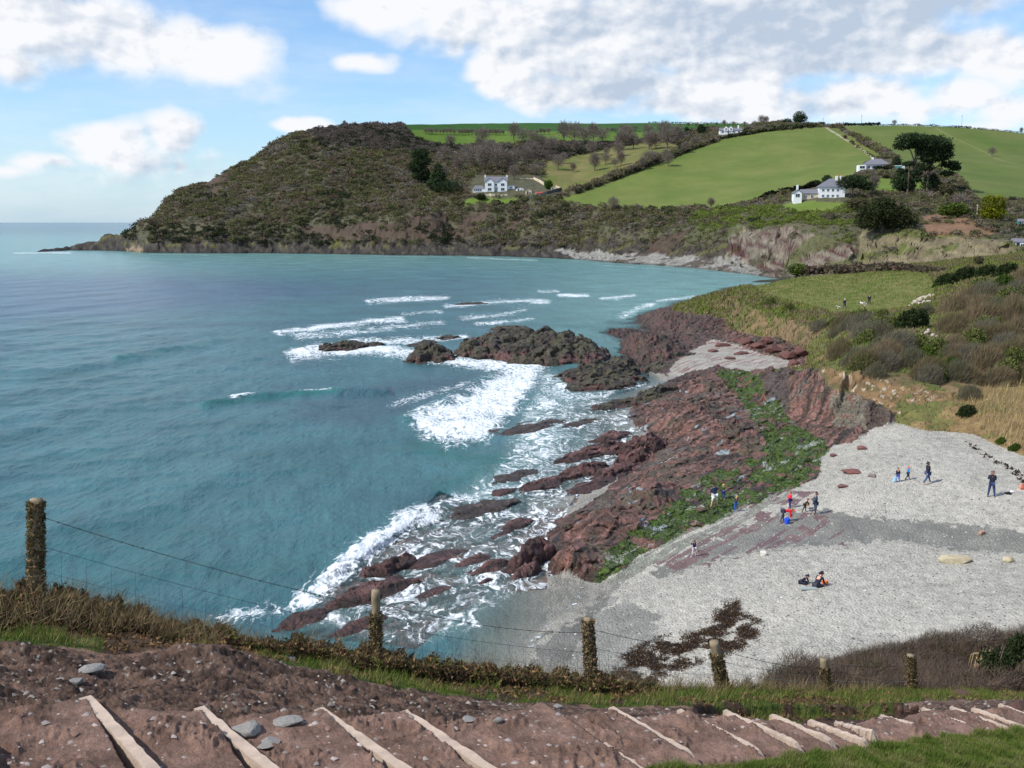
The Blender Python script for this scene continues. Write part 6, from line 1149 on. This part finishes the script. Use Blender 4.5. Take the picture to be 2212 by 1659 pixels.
for x, y, w, h in evg:
    X0, Y0, Z0 = hit(x, y); o = empty('evergreen_bush', (X0, Y0 + 1.2, Z0 - .1)); tag(o, 'dark evergreen bush at the right edge beyond the fence', 'bush'); mobj('stems', STM[0], o, s=(1.2, 1.2, 1.0))
    P = np.concatenate([ell_pts(1400, c_, r_, .3)[0] for c_, r_ in (((.2, 0, .35), (.5, .6, .4)), ((-.3, .2, .15), (.4, .5, .3)), ((.5, 0, .75), (.35, .4, .3)), ((.1, 0, .62), (.3, .3, .22)))]); leafobj('crown', P, .12, .04, vary(L(48, 58, 32), 5600), M_leaf, o)

# ================================================================ step boards
M_board = pmat('step_timber', L(182, 162, 144), nscale=4, namt=.35, bump=.7, bscale=30, bdist=.012, obj=True, detail=8)
ordn = ['first', 'second', 'third', 'fourth', 'fifth', 'short buried-end', 'seventh', 'eighth', 'ninth', 'tenth', 'eleventh', 'twelfth', 'thirteenth', 'fourteenth', 'fifteenth', 'sixteenth', 'last']
for i, (a, b_, c_) in enumerate(BOARDS):
    p0 = Vector([float(v) for v in onpath(*a)]); q0 = Vector([float(v) for v in onpath(*b_)])
    if c_: q0 = Vector([float(v) for v in onpath(*c_)])
    q0.z = p0.z = (p0.z + q0.z) / 2; d = q0 - p0; Ln = d.length; n_ = 24; th, dp = (.08, .20) if i < 4 else (.062, .18); d.normalize(); s_ = Vector((-d.y, d.x, 0)); s_ = s_ if s_.x > 0 else -s_
    m = MB(); rs = random.Random(i)
    for k in range(n_ + 1):
        c = p0 + d * Ln * k / n_ - p0; j = [rs.uniform(-.006, .006) for _ in range(4)]; top = (.085 if i < 4 else .078) - (.13 * max(0, k / n_ - .86) / .14 if i > 3 or not c_ else 0) - .012 * abs(float(gn(k * .31, i * 2.7, 3)))
        m.v += [tuple(c - s_ * (th / 2 + j[0]) + Vector((0, 0, top + j[1]))), tuple(c + s_ * (th / 2 + j[2]) + Vector((0, 0, top + j[1]))), tuple(c + s_ * th / 2 - Vector((0, 0, dp))), tuple(c - s_ * th / 2 - Vector((0, 0, dp)))]
        if k: q = 4 * (k - 1); m.f += [(q + e_, q + (e_ + 1) % 4, q + 4 + (e_ + 1) % 4, q + 4 + e_) for e_ in range(4)]
    m.f += [(3, 2, 1, 0), tuple(4 * n_ + e_ for e_ in range(4))]; o = m.build('step_board', M_board); o.location = p0
    tag(o, f'{ordn[i]} pale timber step edging from the left end of the path' if i < 16 else 'last pale timber step edging, at the right edge of the path', 'step', 'timber step edgings set in the dirt path')

# ================================================================ fence
fence = empty('wire_fence', atY(77, 1322, 10.5)); tag(fence, 'post and barbed wire fence with ivy-wrapped posts along the cliff edge', 'fence'); F0 = Vector(fence.location)
M_post = pmat('weathered_post', L(134, 120, 96), nscale=14, namt=.35, bump=.8, bscale=22, bdist=.01); M_wire = pmat('rusty_wire', L(62, 52, 48), rough=.6, metal=.4); M_galv = pmat('galvanised_wire', L(150, 152, 156), rough=.4, metal=.6)
POSTS = [(77, 1322, 78, 1078, .075, 1), (812, 1458, 812, 1275, .055, .75), (1278, 1492, 1270, 1335, .055, .9), (1562, 1490, 1542, 1385, .055, .8), (1786, 1497, 1779, 1422, .055, .8), (1969, 1495, 1967, 1414, .055, .9)]
tops = []
for i, (bx, by, tx, ty, r_, iv) in enumerate(POSTS):
    Yp = float(FY(bx)); b0 = Vector([float(v) for v in atY(bx, by, Yp)]) - F0; t0 = Vector([float(v) for v in atY(tx, ty, Yp)]) - F0; tops.append((b0, t0))
    r_ = [15.5, 11.5, 12, 12, 9.5, 9.5][i] * Yp / F * .9
    m = MB(); N = 14; rs = random.Random(i); m.tube([tuple(b0 + (t0 - b0) * (k / N) + Vector((rs.uniform(-.003, .003), 0, 0)) - (Vector((0, 0, .5)) if k == 0 else Vector())) for k in range(N + 1)], [r_ * rs.uniform(.96, 1.04) * (1 if k < N else .92) for k in range(N + 1)], 14)
    po = m.build('post', M_post, fence, smooth=True); nv = int(3400 * iv); f = RNG.random(nv) ** (1 if iv == 1 else 1.5) * (.98 if iv >= .9 else .75); a = RNG.random(nv) * 6.28; rr_ = r_ * (1 + .35 * RNG.random(nv) * (1 + .6 * (1 - f)))
    P = np.array(b0)[None] + np.outer(f, np.array(t0 - b0)) + np.stack([np.cos(a) * rr_, np.sin(a) * rr_, 0 * a], 1)
    cb = np.where(RNG.random((nv, 1)) < .4, L(158, 134, 100), np.where(RNG.random((nv, 1)) < .5, L(92, 74, 52), L(70, 74, 40))) * (1 + .25 * RNG.normal(size=(nv, 1)))
    leafobj('ivy', P, .035, .02, np.clip(cb, .01, 1), M_leaf, po, D=np.tile([[0, 0, .5]], (nv, 1)))
def wire(a, b, sag, r_, barb=True, name='barbed_wire', mat=None):
    N = 40; pts = [a + (b - a) * (k / N) - Vector((0, 0, sag * 4 * (k / N) * (1 - k / N))) for k in range(N + 1)]; m = MB().tube([tuple(p) for p in pts], r_, 5)
    if barb:
        n_ = int((b - a).length / .11)
        for k in range(1, n_):
            f = k / n_; p = a + (b - a) * f - Vector((0, 0, sag * 4 * f * (1 - f))); rs = random.Random(k)
            for _ in range(2):
                d = Vector((rs.gauss(0, 1), rs.gauss(0, 1), rs.gauss(0, 1))).normalized() * .016; m.tube([tuple(p - d), tuple(p + d)], r_ * .8, 3)
    return m.build(name, mat or M_wire, fence)
for i in range(5):
    (b0, t0), (b1, t1) = tops[i], tops[i + 1]; h0 = t0 - b0; h1 = t1 - b1
    fr0, fr1 = [(.86, .42), (.80, .80), (.82, .86), (.80, .70), (.66, .72)][i] if i else (.86, .62)
    wire(b0 + h0 * .86, b1 + h1 * (.80 if i == 0 else fr1), [.06, .10, .06, .07, .05][i], .0032)
    wire(b0 + h0 * .60, b1 + h1 * .52, .04, .0022, False, 'fence_wire'); wire(b0 + h0 * .38, b1 + h1 * .3, .03, .0022, False, 'fence_wire', M_galv)
    m = MB(); nst = 15
    for k in range(1, nst):
        f = k / nst; pt = b0 + (b1 - b0) * f; hh = (h0 * .60) * (1 - f) + (h1 * .52) * f; m.tube([tuple(pt), tuple(pt + hh - Vector((0, 0, .03)))], .0018, 3)
    m.build('mesh_wire', M_galv, fence)
# bare twig clump sticking out over the sea
o = empty('twig_clump', hit(345, 1352)); tag(o, 'dark leafless twigs sticking up from the bramble edge right of the first post', 'plant'); m = MB(); rs = random.Random(5)
for i in range(16):
    p = Vector((rs.uniform(-.15, .15), rs.uniform(-.1, .1), 0)); pts = [tuple(p)]; d = Vector((rs.uniform(-.2, .8), 0, 1)).normalized()
    for k in range(5): p = p + d * .07; d = (d + Vector((rs.gauss(0, .3), rs.gauss(0, .2), rs.gauss(-.05, .2)))).normalized(); pts.append(tuple(p))
    m.tube(pts, [.005, .0045, .004, .003, .002, .001], 4)
m.build('twigs', M_trim, o)

# ================================================================ people and dogs
SKQ = []
def skin(name, J, E, mat, parent, sub=1):
    ks = list(J); me = bpy.data.meshes.new(name); me.from_pydata([J[k][0] for k in ks], [(ks.index(a), ks.index(b)) for a, b in E], []); me.materials.append(mat)
    o = bpy.data.objects.new(name, me); COL.objects.link(o); o.parent = parent; md = o.modifiers.new('s', 'SKIN'); md.use_smooth_shade = True
    sd_ = me.skin_vertices[0].data
    for i, k in enumerate(ks): r_ = J[k][1]; sd_[i].radius = (r_, r_) if not hasattr(r_, '__len__') else r_; sd_[i].use_root = (i == 0)
    m2 = o.modifiers.new('b', 'SUBSURF'); m2.levels = m2.render_levels = sub; SKQ.append(o); return o
_mc = {}
def cm(name, rgb):
    if (name, rgb) not in _mc: _mc[(name, rgb)] = pmat(name, L(*rgb), nscale=12, namt=.15, rough=.85)
    return _mc[(name, rgb)]
def person(px, py, H, rz, lab, top=(40, 44, 60), bot=(60, 80, 120), hair=(60, 44, 34), shoe=(40, 40, 44), lean=0., arms=((.1, .1), (.1, .1)), legs=((.05, .0), (-.05, .0)), skinc=(214, 160, 132), shorts=False, sit=False, hood=False, spread=.05, hat=None, zoff=0):
    X0, Y0, Z0 = hit(px, py); o = empty('person', (X0, Y0, Z0 + zoff), rz); tag(o, lab, 'person'); h = H
    hipz = .50 * h
    def rot(v, a): y, z = v; return (y * math.cos(a) + z * math.sin(a), -y * math.sin(a) + z * math.cos(a))
    foot_z = []
    J = {}
    def leg(side, hp, kn):
        x = side * .055 * h; y, z = 0, hipz; a = hp; ky, kz = y + math.sin(a) * .24 * h, z - math.cos(a) * .24 * h; a2 = hp - kn; ay, az_ = ky + math.sin(a2) * .235 * h, kz - math.cos(a2) * .235 * h; return (x, y, z), (x + side * spread * .5 * h, ky, kz), (x + side * spread * h, ay, az_)
    Lg = [leg(-1, *legs[0]), leg(1, *legs[1])]; low = min(l[2][2] for l in Lg); dz = .035 * h - low
    if sit: dz = .09 * h - hipz
    def up(p): return (p[0], p[1], p[2] + dz)
    def T(x, y, z): yy_, zz_ = rot((y, z), lean); return (x, yy_, hipz + dz + zz_)
    J['pelvis'] = (T(0, 0, 0), (.085 * h, .065 * h)); J['belly'] = (T(0, 0, .12 * h), (.075 * h, .058 * h)); J['chest'] = (T(0, .005 * h, .24 * h), (.092 * h, .062 * h)); J['neck0'] = (T(0, 0, .32 * h), .036 * h); J['neck1'] = (T(0, .01 * h, .355 * h), .033 * h)
    J['head0'] = (T(0, .018 * h, .385 * h), .045 * h); J['head1'] = (T(0, .012 * h, .425 * h), .056 * h); J['head2'] = (T(0, .005 * h, .465 * h), .045 * h); J['nose'] = (T(0, .075 * h, .415 * h), .010 * h)
    E = [('pelvis', 'belly'), ('belly', 'chest'), ('chest', 'neck0'), ('neck0', 'neck1'), ('neck1', 'head0'), ('head0', 'head1'), ('head1', 'head2'), ('head1', 'nose')]
    for s, nm in ((-1, 'l'), (1, 'r')):
        J['ear' + nm] = (T(s * .062 * h, 0, .42 * h), .009 * h); E.append(('head1', 'ear' + nm))
        hp, kn, an = Lg[0 if s < 0 else 1]; J['hip' + nm] = (up(hp), .058 * h); J['knee' + nm] = (up(kn), .036 * h); J['ank' + nm] = (up(an), .024 * h); J['toe' + nm] = ((up(an)[0], up(an)[1] + .085 * h, up(an)[2] - .018 * h), .018 * h)
        E += [('pelvis', 'hip' + nm), ('hip' + nm, 'knee' + nm), ('knee' + nm, 'ank' + nm), ('ank' + nm, 'toe' + nm)]
        sh, el = arms[0 if s < 0 else 1]; sx = s * .105 * h; S0 = (0, .30 * h)
        a = sh; ey, ez = S0[0] + math.sin(a) * .165 * h, S0[1] - math.cos(a) * .165 * h; a2 = a + el; wy, wz = ey + math.sin(a2) * .145 * h, ez - math.cos(a2) * .145 * h
        inw = -.05 * min(1, abs(el)) * s * h
        J['sho' + nm] = (T(sx, *S0), .036 * h); J['elb' + nm] = (T(sx + s * .02 * h, ey, ez), .026 * h); J['wri' + nm] = (T(sx + s * .02 * h + inw, wy, wz), .018 * h)
        py_, pz_ = wy + math.sin(a2) * .045 * h, wz - math.cos(a2) * .045 * h; J['palm' + nm] = (T(sx + s * .02 * h + inw, py_, pz_), (.020 * h, .010 * h)); E += [('chest', 'sho' + nm), ('sho' + nm, 'elb' + nm), ('elb' + nm, 'wri' + nm), ('wri' + nm, 'palm' + nm)]
        for f in range(4):
            ln = (.036, .042, .040, .032)[f] * h; ox = (f - 1.5) * .009 * h; J[f'f{f}{nm}'] = (T(sx + s * .02 * h + inw + ox, py_ + math.sin(a2 + .5) * ln, pz_ - math.cos(a2 + .5) * ln), .005 * h); E.append(('palm' + nm, f'f{f}{nm}'))
        J['th' + nm] = (T(sx + s * .02 * h + inw - s * .026 * h, wy + math.sin(a2) * .035 * h, wz - math.cos(a2) * .035 * h), .006 * h); E.append(('wri' + nm, 'th' + nm))
    skin('body', J, E, cm('skin', skinc), o)
    def sub(keys, ed, fac, nm, mat):
        JJ = {k: (J[k][0], tuple(v * fac for v in J[k][1]) if hasattr(J[k][1], '__len__') else J[k][1] * fac) for k in keys}; skin(nm, JJ, ed, mat, o)
    sub(['belly', 'pelvis', 'chest', 'neck0', 'shol', 'shor', 'elbl', 'elbr', 'wril', 'wrir'], [('belly', 'pelvis'), ('belly', 'chest'), ('chest', 'neck0'), ('chest', 'shol'), ('chest', 'shor'), ('shol', 'elbl'), ('shor', 'elbr'), ('elbl', 'wril'), ('elbr', 'wrir')], 1.28, 'jacket', cm('jacket', top))
    ks = ['pelvis', 'hipl', 'hipr', 'kneel', 'kneer'] + ([] if shorts else ['ankl', 'ankr']); es = [('pelvis', 'hipl'), ('pelvis', 'hipr'), ('hipl', 'kneel'), ('hipr', 'kneer')] + ([] if shorts else [('kneel', 'ankl'), ('kneer', 'ankr')]); sub(ks, es, 1.22, 'shorts' if shorts else 'trousers', cm('trousers', bot))
    for nm in 'lr':
        a_, t_ = J['ank' + nm][0], J['toe' + nm][0]; skin('shoe', {'a': (a_, .034 * h), 'b': ((a_[0], a_[1], a_[2] - .008 * h), .03 * h), 't': (t_, .024 * h)}, [('a', 'b'), ('b', 't')], cm('shoe', shoe), o)
    c1, c2 = Vector(J['head1'][0]), Vector(J['head2'][0]); back = Vector(T(0, -.02 * h, .43 * h)); low_ = Vector(T(0, -.035 * h, .39 * h))
    hr_ = hat or (top if hood else hair); skin('hood' if hood else ('hat' if hat else 'hair'), {'b': (tuple(back), .058 * h), 'l': (tuple(low_), .04 * h), 't': (tuple(c2 + (c2 - c1) * .12), .046 * h)}, [('l', 'b'), ('b', 't')], cm('hair' if not hat else 'hat', hr_), o)
    return o
PI = math.pi
NV = (38, 42, 60)
person(1824, 668, 1.7, PI * .1, 'left-hand meadow walker in dark clothes, with one small white dog behind', NV, (56, 72, 104), (200, 190, 176), legs=((.15, .1), (-.2, .1)))
person(1877, 659, 1.75, PI * .95, 'person in a black coat beside two white dogs on the meadow', (34, 36, 42), (44, 46, 56), hood=True)
person(1543, 1098, 1.62, PI * .15, 'man in navy jacket and white shorts standing astride on the weedy rocks', (44, 56, 82), (226, 224, 222), (70, 52, 42), shorts=True, spread=.10, lean=.18, arms=((.5, 1.2), (.5, 1.2)), zoff=.05)
person(1562, 1077, 1.05, PI * 1.1, 'blond child in a green top standing on the weed behind the man in shorts', (70, 104, 40), (44, 60, 130), (206, 160, 96), arms=((.4, 1.2), (.3, .8)))
person(1590, 1104, 1.0, PI * 1.0, 'child in blue trousers and boots with a dark top on the weedy rocks', (50, 54, 60), (36, 92, 190), (196, 158, 110), shoe=(36, 80, 190), arms=((.6, 1.4), (.6, 1.4)))
person(1499, 1203, .98, PI * .1, 'small child in navy coat and bright blue boots alone at the shingle edge', (34, 40, 88), (206, 190, 190), (110, 70, 54), shoe=(40, 70, 210), arms=((.8, 1.6), (.9, 1.6)), skinc=(220, 160, 136))
person(1691, 1128, 1.45, -PI * .5, 'person in red and grey bending down to a blue bucket', (204, 36, 48), (72, 72, 84), (180, 80, 50), lean=1.55, arms=((1.9, .2), (1.5, .3)), legs=((.15, .1), (-.25, .1)))
person(1706, 1098, 1.12, PI * .55, 'child in a bright pink-red jacket standing behind the bending person', (226, 40, 72), (52, 50, 110), (150, 92, 60), arms=((.3, 1.0), (.3, 1.0)))
person(1738, 1106, .98, PI * 1.45, 'small stooping child in navy with a yellow patch beside the tall grey-clad adult', (56, 56, 70), (60, 54, 60), (60, 44, 36), lean=.5, legs=((.3, .3), (-.3, .2)), arms=((.9, .4), (.7, .4)))
person(1761, 1112, 1.48, PI * .5, 'adult in dark grey-blue standing upright beside the stream', (58, 72, 86), (58, 72, 92), (44, 36, 36), arms=((.3, 1.3), (.4, 1.2)))
person(1939, 1041, .98, PI * .9, 'small child in black carrying a pale blue bucket', (38, 38, 50), (44, 76, 160), (80, 60, 50), hood=True, legs=((.25, .1), (-.2, .1)))
person(1961, 1037, .98, PI * 1.45, 'small child in a blue coat and pink hat walking on the shingle', (36, 130, 200), (40, 42, 56), hat=(226, 110, 110), legs=((.3, .1), (-.3, .3)))
person(2003, 1046, 1.6, -PI * .45, 'walking woman in black top, blue jeans and pink boots on the shingle', (38, 38, 50), (64, 84, 120), (50, 36, 32), shoe=(240, 186, 180), legs=((.5, .15), (-.45, .25)), arms=((.4, .2), (-.4, .2)), hood=True)
person(2141, 1074, 1.7, PI * 1.9, 'man in a dark jacket and jeans standing with his back turned on the upper beach', (36, 38, 54), (52, 66, 104), (120, 92, 80), arms=((.6, 1.7), (.4, 1.3)), spread=.06)
person(1731, 1262, 1.2, PI * 1.25, 'smaller hunched seated figure in dark navy on the shingle', (32, 36, 56), (36, 38, 52), (40, 40, 56), sit=True, lean=.7, legs=((1.7, 1.9), (1.6, 1.9)), arms=((1.0, .6), (1.0, .6)), hood=True)
person(1763, 1269, 1.5, -PI * .3, 'larger hunched seated figure in black on a pale mat', (34, 36, 48), (58, 62, 72), (56, 46, 44), sit=True, lean=.65, legs=((1.6, 1.8), (1.4, 1.7)), arms=((1.0, .7), (1.0, .7)), hood=True)
def dog(px, py, s, rz, lab):
    X0, Y0, Z0 = hit(px, py); o = empty('dog', (X0, Y0, Z0), rz); tag(o, lab, 'dog'); k = s
    J = {'mid': ((0, 0, .30 * k), .085 * k), 'hip': ((0, -.2 * k, .31 * k), .08 * k), 'chest': ((0, .2 * k, .30 * k), .10 * k), 'neck': ((0, .3 * k, .40 * k), .06 * k), 'head': ((0, .38 * k, .48 * k), .065 * k), 'muz': ((0, .48 * k, .45 * k), .032 * k), 'tail': ((0, -.3 * k, .42 * k), .02 * k)}
    E = [('mid', 'hip'), ('mid', 'chest'), ('chest', 'neck'), ('neck', 'head'), ('head', 'muz'), ('hip', 'tail')]
    for n_, x, y in (('fl', -.06, .2), ('fr', .06, .2)): J[n_ + '1'] = ((x * k, y * k, .17 * k), .03 * k); J[n_ + '2'] = ((x * k, (y + .01) * k, .02 * k), .02 * k); E += [('chest', n_ + '1'), (n_ + '1', n_ + '2')]
    for n_, x in (('bl', -.06), ('br', .06)): J[n_ + '1'] = ((x * k, -.16 * k, .2 * k), .04 * k); J[n_ + '2'] = ((x * k, -.25 * k, .12 * k), .022 * k); J[n_ + '3'] = ((x * k, -.22 * k, .02 * k), .02 * k); E += [('hip', n_ + '1'), (n_ + '1', n_ + '2'), (n_ + '2', n_ + '3')]
    for x in (-.04, .04): J[f'e{x}'] = ((x * k, .35 * k, .56 * k), .018 * k); E.append(('head', f'e{x}'))
    skin('body', J, E, cm('white_fur', (226, 222, 214)), o); return o
dog(1812, 667, 1.0, 1.9, 'small white dog behind the left-hand walker on the meadow'); dog(1862, 659, 1.0, .5, 'white dog farther from the person in the black coat'); dog(1870, 661, 1.1, 2.2, 'white dog at the feet of the person in the black coat')
def bucket(px, py, s, lab, rgb, held=0):
    X0, Y0, Z0 = hit(px, py); o = empty('bucket', (X0, Y0, Z0 + held)); tag(o, lab, 'bucket'); MB().tube([(0, 0, 0), (0, 0, s)], [s * .4, s * .55], 14).build('pail', cm('plastic', rgb), o)
    MB().tube([(math.cos(a) * s * .55, 0, s + math.sin(a) * s * .5) for a in np.linspace(0, PI, 9)], s * .04, 5, False).build('handle', cm('plastic_handle', (230, 230, 230)), o)
bucket(1700, 1132, .34, 'blue bucket on the ground in front of the bending person', (36, 90, 220)); bucket(1933, 1042, .26, 'pale blue bucket held low by the child in black', (150, 200, 230), .05); bucket(1743, 1100, .24, 'yellow bucket held by the stooping child', (214, 160, 40), .25)
# belongings
def lump(px, py, w, h, lab, rgb, name, cat, seed=0): o = boulder(px, py, w, h, lab, None, seed=seed, name=name, mat=cm('cloth', rgb), dz=h * .1); o['category'] = cat; return o
lump(1782, 1262, .4, .25, 'orange bundle beside the larger seated figure', (236, 110, 50), 'bundle', 'bundle', 3); lump(2178, 1068, .5, .25, 'black bag with a white top near the right edge of the beach', (30, 30, 36), 'bag', 'bag', 5); lump(2186, 1065, .35, .2, 'white bag next to the black bag', (226, 222, 222), 'bag', 'bag', 7); lump(2206, 1058, .5, .5, 'bright pink and orange bag at the right edge of the beach', (220, 130, 110), 'bag', 'bag', 9)
X0, Y0, Z0 = hit(1755, 1277); o = MB().box(-.5, .35, -.2, .15, -.08, -.02).build('picnic_mat', cm('mat', (150, 160, 156))); o.location = (X0, Y0 + .4, Z0 + .05); tag(o, 'pale grey mat under the seated figures on the shingle', 'mat')
bpy.context.view_layer.update(); dg = bpy.context.evaluated_depsgraph_get()
for o in SKQ:
    me = bpy.data.meshes.new_from_object(o.evaluated_get(dg)); o.modifiers.clear(); old = o.data; o.data = me; me.polygons.foreach_set('use_smooth', np.ones(len(me.polygons), bool))
